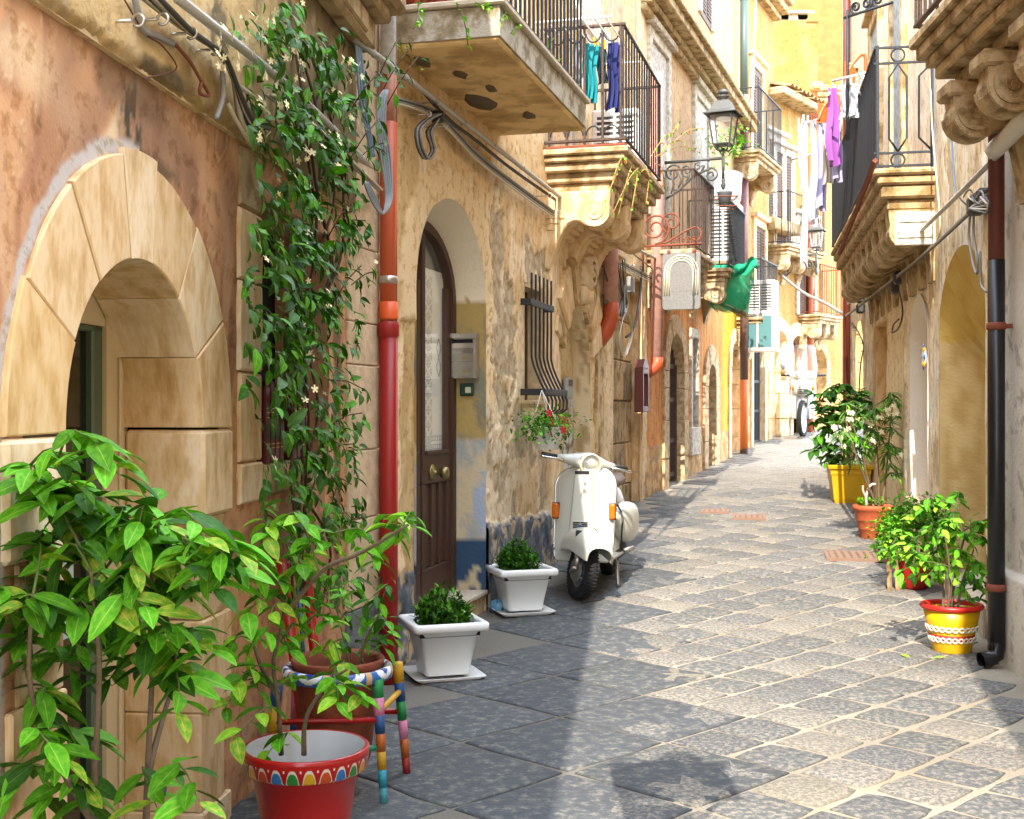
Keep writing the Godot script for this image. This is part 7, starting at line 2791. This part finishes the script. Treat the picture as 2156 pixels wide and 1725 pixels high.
func jasmine():
	var t := thing("jasmine_vine", "flowering white jasmine climbing the corner between the book window and the red drainpipe", "climbing plant", L1.xf)
	# where the foliage hangs: [top y, bottom y, left x, right x, how many] in picture points
	var bands := [[-5, 90, 500, 640, 40], [60, 140, 560, 720, 60], [120, 220, 540, 745, 110], [200, 300, 545, 770, 130], [290, 390, 565, 765, 120], [380, 480, 560, 745, 120], [470, 570, 548, 745, 150], [560, 660, 542, 735, 150], [650, 740, 538, 725, 120], [730, 830, 540, 715, 100], [820, 920, 560, 740, 80], [900, 1010, 570, 725, 100], [1000, 1100, 575, 740, 80], [1090, 1200, 590, 765, 60], [1190, 1260, 620, 800, 26]]
	var ms := [leaf_mesh(.064, .031, .3, .3, 4), leaf_mesh(.075, .035, .25, .35, 4), leaf_mesh(.055, .029, .4, .2, 4)]
	var st := tool(true)
	for k in 5:
		rng.seed = 600 + k
		var pl := []
		for i in 9:
			var y := 1300 - i * 148
			pl.append(hit(L1, 640 + rng.randfn(0, 26) + (30 if y < 700 else 0) - (10 if y > 1100 else 0), y, .05 + rng.randf() * .08))
		tube(st, bez(pl, 30), .006, 5)
	part("stem", st, mat("vine_stem", "4a3422", .9), t)
	rng.seed = 77
	var rest := {}
	var n := 0
	var fl := 0
	var all := []
	for b in bands:
		for k in int(b[4] * 3.3):
			var u := clampf(rng.randfn(.5, .3), -.12, 1.12)
			var yy := rng.randf_range(b[0], b[1])
			if nz(lerpf(b[2], b[3], u) * .013, yy * .011, 55) + rng.randf_range(-.12, .12) < -.06: continue
			all.append([lerpf(b[2], b[3], u), yy, rng.randf_range(.03, .27)])
	# side shoots reaching over the wall, the pipe and the balcony
	for e in [[760, 560, 700, 640], [795, 572, 740, 600], [762, 870, 690, 900], [745, 935, 680, 960], [765, 820, 690, 800], [840, 80, 790, 180], [868, 95, 800, 200], [880, 120, 810, 230], [740, 430, 690, 500], [770, 465, 700, 480], [800, 250, 740, 330], [815, 300, 760, 330], [690, 1010, 740, 1020], [770, 1090, 720, 1110], [800, 150, 740, 230]]:
		var a := Vector2(e[2], e[3]); var q := Vector2(e[0], e[1])
		st = tool(true)
		var o := .14 if e[0] < 800 else .3
		tube(st, bez([hit(L1, a.x, a.y, .1), hit(L1, (a.x + q.x) * .5, (a.y + q.y) * .5 - 8, o), hit(L1, q.x, q.y, o)], 6), .003, 4)
		part("shoot", st, M.vine_stem, t)
		for k in 7:
			var w := a.lerp(q, .35 + .65 * k / 6.0)
			all.append([w.x + rng.randfn(0, 7), w.y + rng.randfn(0, 7), o])
	# near the front first
	all.sort_custom(func(x, y): return x[2] > y[2])
	for e in all:
		var p := hit(L1, e[0], e[1], e[2])
		var m: String = ["leaf_dark", "leaf_dark", "leaf_deep", "leaf_mid", "leaf_deep", "leaf_mid"][rng.randi() % 6]
		var dir := Vector3(rng.randfn(0, .8), rng.randfn(-.55, .5), rng.randf_range(.1, .9))
		var up := Vector3(rng.randfn(0, .4), .8, .8)
		var s := rng.randf_range(.7, 1.2)
		if n < 300: leaf(t, ms[n % 3], m, p, dir, up, s)
		else:
			if not rest.has(m): rest[m] = []
			rest[m].append(Transform3D(leaf_basis(dir, up).scaled(Vector3.ONE * s), p))
		n += 1
	for m in rest: layer(t, ms[0], m, rest[m])
	var wm := mat("petal_white", "e6dcae", .8)
	wm.backlight_enabled = true
	wm.backlight = Color(.4, .4, .3)
	for b in [[100, 340, 545, 770, 110], [340, 700, 560, 740, 34], [700, 1000, 550, 700, 14], [0, 150, 450, 640, 40], [520, 600, 770, 800, 3]]:
		for k in b[4]:
			var p := hit(L1, rng.randf_range(b[2], b[3]), rng.randf_range(b[0], b[1]), rng.randf_range(.14, .27))
			blossom(t, p, rng.randf_range(.012, .018), wm, Vector3(rng.randfn(0, .5), rng.randfn(.2, .5), 1))


func ficus():
	var p := gnd(2004, 1372)
	var t := thing("potted_plant", "young ficus with glossy leaves in a yellow pot with a red rim and braided bands", "potted plant", Transform3D(Basis(Vector3.UP, .2), p))
	var yl := mat("pot_yellow", "d9a90c", .4)
	pot_lathe(t, "pot", [Vector2(0, .0), Vector2(.102, .0), Vector2(.11, .01), Vector2(.115, .05), Vector2(.117, .053), Vector2(.123, .085), Vector2(.124, .09), Vector2(.137, .15), Vector2(.139, .153), Vector2(.141, .165), Vector2(.158, .25), Vector2(.14, .25), Vector2(.13, .2)], yl, 40)
	pot_lathe(t, "rim", [Vector2(.157, .245), Vector2(.17, .25), Vector2(.179, .262), Vector2(.172, .276), Vector2(.158, .278), Vector2(.148, .262), Vector2(.145, .235)], mat("rim_red", "c2221c", .4), 40)
	pot_lathe(t, "red_band", [Vector2(.1155, .052), Vector2(.1255, .09), Vector2(.1285, .108), Vector2(.1275, .109)], mat("band_red", "b8342a", .45), 40)
	pot_lathe(t, "soil", [Vector2(.146, .24), Vector2(0, .25)], M.soil, 20)
	var br := mat("braid_white", "e6dcc2", .5)
	for e in [[.142, .1375], [.08, .1225]]:
		for ph in 2:
			var st := tool(true)
			var c := []
			for k in 145:
				var a := TAU * k / 144
				var y: float = e[0] + .013 * sin(a * 12 + ph * PI)
				var r: float = e[1] + (y - e[0]) * .21 + .002 + .002 * cos(a * 12 + ph * PI)
				c.append(Vector3(cos(a) * r, y, sin(a) * r))
			tube(st, c, .0055, 6, false)
			part("braid", st, br, t)
	var ms := [leaf_mesh(.072, .038, .3, .25, 5), leaf_mesh(.082, .04, .4, .35, 5), leaf_mesh(.064, .034, .2, .15, 5)]
	var stems := [[[1985, 1290, 7.1], [1988, 1230, 7.1], [1975, 1150, 7.15], [1960, 1100, 7.15]], [[2005, 1290, 7.1], [2010, 1220, 7.05], [2030, 1120, 7.05], [2015, 1060, 7.1]], [[2015, 1290, 7.15], [2025, 1230, 7.2], [2050, 1160, 7.25]], [[1995, 1290, 7.05], [2000, 1210, 7.0], [1990, 1130, 6.95]]]
	var tips := [[1885, 1180], [1895, 1205], [1870, 1160], [1912, 1130], [1930, 1090], [1945, 1075], [1920, 1150], [1955, 1110], [1975, 1070], [2000, 1060], [2015, 1040], [2030, 1065], [2045, 1090], [2060, 1105], [2090, 1110], [2105, 1118], [2075, 1140], [2050, 1150], [2030, 1130], [2000, 1110], [1980, 1140], [1960, 1150], [1945, 1175], [1930, 1190], [1960, 1195], [1985, 1175], [2010, 1165], [2035, 1180], [2060, 1190], [2075, 1215], [2085, 1240], [2060, 1235], [2040, 1215], [1975, 1215], [1905, 1225], [1950, 1215], [2100, 1260], [2095, 1285], [2045, 1270], [2025, 1240], [2010, 1200], [1990, 1100], [1965, 1130], [2020, 1100], [1925, 1170], [2000, 1140], [1915, 1185], [1940, 1130]]
	grow(t, stems, tips, 7.1, .17, ms, ["leaf_lime", "leaf_fresh", "leaf_mid", "leaf_fresh", "leaf_lime", "leaf_mid", "leaf_dark"], 9, 24, .009)
	for e in [[2250.0, 2520.0]]: pass
	for e in [[1895, 1385, "fallen yellow-green leaf on the slabs before the yellow pot"], [1990, 1390, "small fallen leaf on the slabs at the foot of the yellow pot"]]:
		var g := gnd(e[0], e[1])
		var lf := thing("fallen_leaf", e[2], "leaf", Transform3D(Basis(Vector3.UP, e[0] * .7), g + Vector3(0, .016, 0)))
		piece("blade", ms[0], M.leaf_lime, lf)


func succulent_pot():
	var p := gnd(1922, 1240)
	var t := thing("potted_plant", "bushy succulent spilling over a round dark red pot behind the ficus", "potted plant", Transform3D(Basis(), p))
	var pr := mat("pot_crimson", "96150f", .4)
	pot_lathe(t, "pot", [Vector2(0, 0), Vector2(.095, 0), Vector2(.115, .03), Vector2(.15, .2), Vector2(.158, .24), Vector2(.15, .25), Vector2(.135, .22), Vector2(0, .21)], pr, 28)
	for k in 2:
		var st := tool()
		tube(st, [Vector3(-.2 + k * .06, 0, .1), Vector3(-.21 + k * .05, .42, .08)], .018, 5)
		part("stake", st, M.stone_dark, t)
	var m := leaf_mesh(.045, .024, .5, .2, 4)
	leaf_cloud(t, m, 1300, func(): var a := rng.randf() * TAU; var r := sqrt(rng.randf()); return Vector3(cos(a) * r * .29 + .02, .56 + rng.randfn(0, .07) - r * r * .17, sin(a) * r * .22), ["leaf_mid", "leaf_fresh", "leaf_dark", "leaf_fresh"], 41, "foliage", true)
	leaf_cloud(t, m, 420, func(): return Vector3(rng.randfn(-.14, .09), rng.randf_range(.22, .5), rng.randfn(.1, .04)), ["leaf_fresh", "leaf_lime", "leaf_mid"], 42, "foliage")
	var st := tool(true)
	for k in 6:
		var a := TAU * k / 6
		tube(st, bez([Vector3(cos(a) * .05, .2, sin(a) * .05), Vector3(cos(a) * .1, .36, sin(a) * .1), Vector3(cos(a) * .15, .5, sin(a) * .13)], 5), .008, 5)
	part("stem", st, M.twig, t)
	for k in 12:
		var a := TAU * k / 12
		piece("rosette_leaf", m, mat("leaf_purple", "3a1622", .5), t, Transform3D(leaf_basis(Vector3(cos(a), .5, sin(a)), Vector3.UP), Vector3(-.02, .49, .2)))


func oleander():
	var p := gnd(1838, 1135)
	var t := thing("potted_plant", "white oleander in a ribbed terracotta pot, second along the wall from the yellow tub", "potted plant", Transform3D(Basis(), p))
	pot_lathe(t, "pot", [Vector2(0, 0), Vector2(.11, 0), Vector2(.118, .015), Vector2(.13, .09), Vector2(.133, .092), Vector2(.135, .1), Vector2(.148, .17), Vector2(.151, .172), Vector2(.153, .18), Vector2(.166, .26), Vector2(.176, .268), Vector2(.186, .29), Vector2(.182, .315), Vector2(.172, .318), Vector2(.16, .3), Vector2(.15, .27)], worn("pot_orange", "bc5d34", .7, "t_blotch", 2.0), 36)
	pot_lathe(t, "soil", [Vector2(.152, .275), Vector2(0, .285)], M.soil, 20)
	var d: float = -p.z
	var ms := [leaf_mesh(.15, .024, .3, .35, 5), leaf_mesh(.13, .022, .3, .15, 5)]
	var stems := [[[1848, 1080, d], [1830, 1020, d], [1815, 960, d - .05], [1798, 900, d - .1]], [[1855, 1080, d], [1866, 1000, d + .05], [1872, 930, d + .1], [1880, 850, d + .1]], [[1850, 1080, d], [1850, 990, d], [1845, 930, d]], [[1850, 1075, d], [1822, 1010, d - .1], [1800, 950, d - .2], [1780, 880, d - .2]]]
	var tips := [[1760, 890], [1775, 870], [1790, 850], [1800, 870], [1815, 860], [1830, 880], [1845, 880], [1860, 850], [1880, 830], [1888, 850], [1890, 880], [1885, 910], [1870, 940], [1888, 950], [1880, 980], [1790, 930], [1775, 950], [1805, 960], [1820, 940], [1840, 950], [1855, 920], [1830, 910], [1870, 880], [1890, 1000], [1765, 920], [1800, 900], [1825, 850], [1850, 900], [1780, 910], [1810, 925], [1835, 925], [1770, 945], [1862, 960], [1790, 970], [1845, 860]]
	grow(t, stems, tips, d, .12, ms, ["leaf_olive", "leaf_olive", "leaf_mid", "leaf_olive", "leaf_fresh"], 14, 25, .011)
	rng.seed = 31
	var wm: Material = M.petal_white
	for q in [[1765, 915], [1775, 940], [1790, 880], [1795, 870], [1838, 935], [1870, 868], [1876, 862], [1884, 872], [1858, 905], [1830, 895], [1900, 958], [1757, 900], [1780, 905], [1845, 880]]:
		for k in 2: blossom(t, t.transform.affine_inverse() * at(q[0] + rng.randfn(0, 4), q[1] + rng.randfn(0, 4), d - .12), .028, wm, Vector3(rng.randfn(0, .5), .4, 1))
	leaf_cloud(t, leaf_mesh(.035, .02, .3, .2), 120, func(): var a := rng.randf() * TAU; return Vector3(cos(a) * .11 - .03, .32 + rng.randf() * .06, sin(a) * .11), ["leaf_lime", "leaf_fresh"], 44, "groundcover", true)
	var st := tool(true)
	tube(st, bez([Vector3(-.06, .28, .03), Vector3(-.07, .4, .03), Vector3(-.03, .5, .02), Vector3(.02, .51, .03)], 8), .014, 6)
	tube(st, bez([Vector3(-.066, .38, .03), Vector3(-.1, .45, .03), Vector3(-.1, .5, .03)], 6), .011, 6)
	part("dead_branch", st, mat("grey_wood", "b3a096", .9), t)


func laurel():
	var p := gnd(1787, 1058)
	var t := thing("potted_plant", "dark leafy bush in a square yellow plastic tub, furthest of the row", "potted plant", Transform3D(Basis(Vector3.UP, -.15), p))
	var st := tool()
	var ym := mat("tub_yellow", "c79a08", .4)
	var prof := [[.17, .0], [.185, .05], [.215, .33], [.225, .335], [.228, .39], [.25, .4], [.255, .43], [.24, .445], [.215, .43], [.2, .38]]
	var sq := func(h, y): return [Vector3(h, y, h), Vector3(-h, y, h), Vector3(-h, y, -h), Vector3(h, y, -h), Vector3(h, y, h)]
	for i in prof.size() - 1: strip(st, sq.call(prof[i][0], prof[i][1]), sq.call(prof[i + 1][0], prof[i + 1][1]))
	part("tub", st, ym, t)
	st = tool()
	bx(st, Vector3(-.2, .34, -.2), Vector3(.2, .38, .2))
	part("soil", st, M.soil, t)
	var d: float = -p.z
	var ms := [leaf_mesh(.14, .072, .3, .2, 4), leaf_mesh(.155, .078, .4, .3, 4)]
	var stems := [[[1780, 990, d], [1775, 940, d], [1760, 880, d]], [[1795, 990, d], [1800, 930, d], [1800, 860, d]], [[1788, 990, d], [1785, 920, d], [1780, 850, d]]]
	var tips := [[1712, 830], [1720, 860], [1715, 890], [1722, 920], [1710, 950], [1730, 965], [1745, 940], [1740, 900], [1740, 860], [1745, 830], [1765, 825], [1785, 820], [1805, 825], [1825, 830], [1832, 850], [1820, 870], [1800, 850], [1780, 850], [1760, 860], [1765, 890], [1790, 885], [1815, 900], [1800, 930], [1770, 930], [1755, 965], [1740, 975], [1725, 845], [1810, 845], [1735, 880], [1778, 905], [1750, 880], [1820, 835]]
	grow(t, stems, tips, d, .28, ms, ["leaf_dark", "leaf_mid", "leaf_dark", "leaf_fresh", "leaf_dark"], 12, 26, .013)


func small_climbers():
	# dry creeper hanging from the second balcony
	var q := hit(L2, 1330, 330, .68)
	var t := thing("hanging_creeper", "half dry creeper with yellow shoots trailing from the corner of the iron balcony", "creeper", L2.xf)
	var st := tool(true)
	rng.seed = 91
	var me := leaf_mesh(.035, .02, .3, .3)
	for e in [[1310, 345, 1275, 420], [1320, 340, 1290, 380], [1340, 350, 1330, 440], [1350, 350, 1290, 450], [1360, 350, 1360, 430], [1380, 345, 1400, 400], [1385, 330, 1440, 300], [1390, 330, 1480, 270], [1380, 330, 1470, 320], [1395, 320, 1430, 260], [1330, 350, 1300, 460], [1345, 360, 1370, 400], [1370, 330, 1420, 280]]:
		var a := hit(L2, e[0], e[1], .66)
		var b := hit(L2, e[2], e[3], .7)
		var c := bez([a, a.lerp(b, .5) + Vector3(rng.randfn(0, .05), .08, .02), b], 10)
		tube(st, c, .004, 4)
		for k in 9:
			var p: Vector3 = c[2 + k % 9]
			leaf(t, me, ["leaf_lime", "leaf_yellow", "leaf_dry", "leaf_dry", "leaf_fresh"][rng.randi() % 5], p, Vector3(rng.randfn(0, 1), rng.randfn(-.5, .6), rng.randfn(.3, .6)), Vector3.UP, rng.randf_range(.7, 1.4))
	part("shoot", st, mat("dry_stem", "b08a4a", .9), t)
	# sprigs over the first balcony
	t = thing("balcony_plant", "trailing green sprigs and a reddish bromeliad among the bars of the low balcony", "balcony plant", L2.xf)
	st = tool(true)
	for e in [[960, 5, 985, 95], [1000, 5, 1030, 20], [1060, 20, 1050, 45], [1090, 40, 1075, 70], [880, 10, 870, 60]]:
		var c := bez([hit(L2, e[0], e[1], .58), hit(L2, (e[0] + e[2]) * .5 + 6, (e[1] + e[3]) * .5, .63), hit(L2, e[2], e[3], .63)], 8)
		tube(st, c, .003, 4)
		for k in 9: leaf(t, me, ["leaf_lime", "leaf_fresh"][k % 2], c[k], Vector3(rng.randfn(0, 1), rng.randfn(0, .6), .6), Vector3.UP, 1.0)
	part("shoot", st, M.twig, t)
	var b0 := hit(L2, 1142, 120, .5)
	for k in 16:
		var a := TAU * k / 16
		piece("strap_leaf", leaf_mesh(.16, .022, .3, .3) if k == 0 else M.mesh_strap, mat("leaf_bronze", "9a6a2c", .6) if k % 2 else M.leaf_lime, t, Transform3D(leaf_basis(Vector3(cos(a), 1.1, sin(a)), Vector3.UP), b0 - Vector3(0, .1 * (k % 3), 0)))
		if k == 0: M["mesh_strap"] = t.get_child(t.get_child_count() - 1).mesh
	# moss-green tuft behind the lantern, and the thin climber by the far arch
	t = thing("window_plant", "tuft of fresh green plants on a ledge behind the lantern", "plant", Transform3D(Basis(), at(1535, 300, 18.2)))
	leaf_cloud(t, leaf_mesh(.07, .04, .3, .3), 240, func(): return Vector3(rng.randfn(0, .17), rng.randfn(0, .12), rng.randfn(0, .1)), ["leaf_fresh", "leaf_lime", "leaf_mid"], 45, "foliage")
	t = thing("climber", "thin young climber growing up the cream wall above the dark bush", "climbing plant", R2.xf)
	st = tool(true)
	var c := bez([hit(R2, 1808, 840, .05), hit(R2, 1812, 770, .05), hit(R2, 1818, 730, .06), hit(R2, 1808, 700, .05), hit(R2, 1795, 680, .05)], 20)
	tube(st, c, .008, 5)
	part("stem", st, M.vine_stem, t)
	for k in 26: leaf(t, me, "leaf_dark", c[clampi(int(k * .8), 0, 20)], Vector3(rng.randfn(0, 1), .2, .5), Vector3.UP, 1.8)
	# pots of geraniums on the far balconies
	for e in [[1712, 430, 22.0, "geranium pots on the far balcony behind the washing"], [1770, 255, 21.0, "small green pot plants high behind the washing"]]: pass


# ---------- cables and conduits

func wire(t: Node3D, pts: Array, r: float, mt: Material, called := "cable", n := 24):
	var st := tool(true)
	tube(st, bez(pts, n), r, 6)
	part(called, st, mt, t)


func on(f: Dictionary, list: Array, off: float) -> Array:
	var o := []
	for q in list: o.append(hit(f, q[0], q[1], q[2] if q.size() > 2 else off))
	return o


func hook(t: Node3D, f: Dictionary, x: float, y: float, off := .12):
	var p := hit(f, x, y, off)
	var st := tool(true)
	tube(st, [Vector3(p.x, p.y, -.01), Vector3(p.x, p.y, off * .8)], .0045, 6)
	var c := []
	for k in 11: c.append(Vector3(p.x, p.y + sin(k * .55) * .016, off * .8 + .016 - cos(k * .55) * .016))
	tube(st, c, .0045, 6)
	part("hook", st, M.steel, t)


func build_cables():
	var f: Dictionary = L1
	var t := thing("cable_bundle", "bundle of old grey cables looping across the stone band of the pink house", "cables", f.xf)
	for k in 6:
		rng.seed = 800 + k
		var pl := [[295 + k * 7, -10], [375 + k * 6, 52 + k * 3], [456 + k * 4, 108 + k * 3], [490 + k * 3, 165 + k * 6], [505 + k * 6, 235 + rng.randf() * 30], [540 + k * 5, 300 - k * 6]]
		wire(t, on(f, pl, .06 + .008 * k), .009, [M.grey_cable, M.pale_cable, M.dark_cable][k % 3])
	wire(t, on(f, [[283, -5], [300, 60], [330, 75], [370, 95]], .05), .01, M.grey_cable)
	wire(t, on(f, [[370, 95], [400, 130], [420, 165], [440, 200], [420, 195], [425, 170]], .06), .006, M.rust)
	wire(t, on(f, [[262, 0], [305, 70], [340, 95], [372, 140], [350, 155], [300, 165]], .05), .0025, mat("tendril", "5a3020", .9))
	wire(t, on(f, [[468, 150], [470, 200], [455, 250]], .07), .009, M.grey_cable)
	wire(t, on(f, [[500, 180], [545, 215], [560, 250], [530, 300], [480, 220]], .07), .008, M.pale_cable)
	for k in 4: wire(t, on(f, [[560 + k * 5, 200], [640 + k * 6, 260], [720 + k * 4, 330], [795 + k * 3, 400]], .1 + .01 * k), .006, [M.grey_cable, M.pale_cable][k % 2])
	for e in [[293, 43], [345, 40], [405, 70], [455, 105]]: hook(t, f, e[0], e[1], .1)
	t = thing("conduit", "grey plastic conduit slanting across the pink house into the jasmine", "conduit", f.xf)
	wire(t, on(f, [[372, -5], [538, 125], [650, 222], [775, 345]], .12), .0155, mat("conduit_grey", "a9a49a", .5), "pipe", 8)
	f = L2
	t = thing("conduit", "grey conduit running the length of the cream wall under the balconies", "conduit", f.xf)
	wire(t, on(f, [[745, 82], [910, 205], [1075, 334], [1200, 430], [1320, 512], [1392, 550]], .11), .016, M.conduit_grey, "pipe", 20)
	for k in 9:
		var p := hit(f, 790 + k * 62, 118 + k * 47, .11)
		var st := tool(true)
		lathe(st, Transform3D(Basis(), p), [Vector2(.019, -.006), Vector2(.021, 0), Vector2(.019, .006)], 10)
		part("band", st, M.grey_cable, t)
	t = thing("cable_bundle", "grey cables strapped together along the cream wall below the conduit", "cables", f.xf)
	for k in 4:
		wire(t, on(f, [[800, 200 + k * 4], [870, 215 + k * 4], [927, 240 + k * 5], [1000, 318 + k * 5], [1075, 378 + k * 5], [1160, 440 + k * 5], [1240, 495 + k * 5], [1300, 545 + k * 4], [1385, 590 + k * 4]], .06), .0075, [M.grey_cable, M.dark_cable, M.grey_cable, M.pale_cable][k], "cable", 30)
	for k in 2: wire(t, on(f, [[890, 190 + k * 5], [945, 250 + k * 5], [1000, 292 + k * 4], [1075, 352 + k * 4], [1160, 412 + k * 4], [1240, 470 + k * 4], [1300, 510], [1385, 575]], .075), .006, M.dark_cable, "cable", 30)
	for k in 4: wire(t, on(f, [[926 + k * 3, 238], [900 + k * 4, 248], [874 + k * 4, 275], [878 + k * 4, 310], [893 + k * 4, 335], [908 + k * 3, 315], [897 + k * 4, 280], [925, 250]], .1 + .008 * k), .006, [M.dark_cable, M.grey_cable][k % 2])
	for e in [[905, 240], [925, 215], [940, 265], [1160, 412], [1285, 478], [1295, 520], [1335, 560], [1385, 590]]: hook(t, f, e[0], e[1], .12)
	var st := tool(true)
	var jb := hit(f, 922, 246, .1)
	lathe(st, Transform3D(Basis(Vector3.UP, .5), jb), [Vector2(0, -.03), Vector2(.035, -.03), Vector2(.035, .03), Vector2(0, .03)], 12)
	part("joint", st, M.black_plastic, t)
	t = thing("cable_bundle", "blue-grey cables dropping down beside the orange drainpipe", "cables", f.xf)
	var bl := mat("blue_cable", "7f95ab", .5)
	for k in 3: wire(t, on(f, [[748 + k * 4, 80], [752 + k * 5, 130], [757 + k * 6, 200], [770 + k * 4, 270], [782 + k * 3, 330]], .1), .0075, bl)
	for k in 5: wire(t, on(f, [[808 + k * 2, 190], [796 + k * 4, 215], [795 + k * 4, 270], [800 + k * 5, 320], [808 + k * 4, 370], [812 + k * 3, 420], [806, 450], [795 - k * 3, 425], [775 - k * 2, 385]], .19), .006, [M.grey_cable, bl][k % 2])
	wire(t, on(f, [[742, 75], [765, 95], [757, 78]], .1), .01, M.pale_cable)
	t = thing("cable_tangle", "tangle of dark wires and a coiled white cord over the walled-up passage", "cables", f.xf)
	for k in 6: wire(t, on(f, [[1290 + k * 5, 540], [1300 + k * 4, 590 + k * 8], [1312 + k * 2, 640], [1300 + k * 3, 665], [1316, 600]], .05 + .01 * k), .007, [M.dark_cable, M.grey_cable][k % 2])
	for k in 5: wire(t, on(f, [[1318, 650], [1308 - k, 690 + k * 6], [1316, 735 + k * 4], [1328 + k, 700], [1320, 655]], .06 + .01 * k), .005, M.pale_cable)
	wire(t, on(f, [[1350, 560], [1348, 620], [1335, 690], [1318, 710]], .06), .014, M.dark_cable)
	wire(t, on(f, [[1270, 560], [1282, 600], [1295, 610], [1272, 640], [1270, 620]], .1), .009, M.dark_cable)
	for e in [[1292, 580], [1330, 600], [1298, 525]]:
		var p := hit(f, e[0], e[1], .05)
		st = tool()
		bx(st, p - Vector3(.05, .09, .05), p + Vector3(.05, .09, .03), .012)
		part("junction_box", st, M.grey_cable, t)
	f = R2
	t = thing("conduit", "grey conduit climbing along the cream house under the consoled balcony", "conduit", f.xf)
	wire(t, on(f, [[2098, 330], [1998, 430], [1910, 515], [1822, 601], [1786, 640]], .1), .016, M.conduit_grey, "pipe", 12)
	t = thing("cable_bundle", "twisted cables and clamps following the conduit of the cream house", "cables", f.xf)
	for k in 3: wire(t, on(f, [[2098, 392 + k * 4], [2021, 463 + k * 4], [1955, 525 + k * 3], [1888, 581 + k * 3], [1777, 667 + k * 2]], .08), .006, [M.pale_cable, M.grey_cable, M.dark_cable][k], "cable", 20)
	wire(t, on(f, [[1893, 615], [1901, 655], [1893, 690], [1878, 700], [1881, 685], [1893, 672]], .08), .008, M.dark_cable)
	for e in [[1886, 585], [1880, 605], [1806, 628], [1806, 650], [2045, 432], [2060, 420]]:
		var p := hit(f, e[0], e[1], .08)
		st = tool()
		bx(st, p - Vector3(.07, .06, .08), p + Vector3(.07, .06, .02), .02)
		part("junction_box", st, M.dark_cable, t)
	for k in 7:
		rng.seed = 900 + k
		wire(t, on(f, [[2020 + k * 9, 415], [2035 + k * 8, 395 + rng.randf() * 40], [2060 + k * 4, 430], [2080, 400 + k * 8], [2040, 440]], .07 + .015 * k), .006, [M.dark_cable, M.grey_cable, M.pale_cable][k % 3])
	for k in 2: wire(t, on(f, [[2045 + k * 6, 440], [2040 + k * 10, 490], [2050 + k * 10, 560], [2058, 575], [2064, 530], [2066, 600], [2078, 615]], .06), .008, M.grey_cable)
	wire(t, on(f, [[1955, -5], [1958, 120], [1962, 250], [1968, 330], [1980, 480], [1967, 520], [1960, 590]], .04), .006, M.pale_cable)
	wire(t, on(f, [[1998, 60], [2000, 200], [2006, 330], [2014, 420]], .03), .007, bl)
	f = R1
	t = thing("awning_roll", "white rolled awning tube slanting across the pale house under its balcony", "awning", f.xf)
	wire(t, on(f, [[2092, 318], [2125, 285], [2175, 235]], .13), .05, mat("awning_white", "d6cfc2", .8), "roll", 6)
	# a line across the bend
	t = thing("cable", "sagging cable across the far bend between the yellow house and the long balcony's corner", "cable")
	wire(t, [at(1640, 575, 24), at(1690, 615, 22), at(1740, 640, 20), at(1785, 668, 18.5)], .025, M.grey_cable)
	t = thing("cable", "white cord hanging loose in front of the lantern's house", "cable")
	wire(t, [at(1592, -5, 19), at(1590, 60, 19), at(1587, 150, 19), at(1585, 200, 19), at(1578, 225, 19)], .012, M.white_plastic)
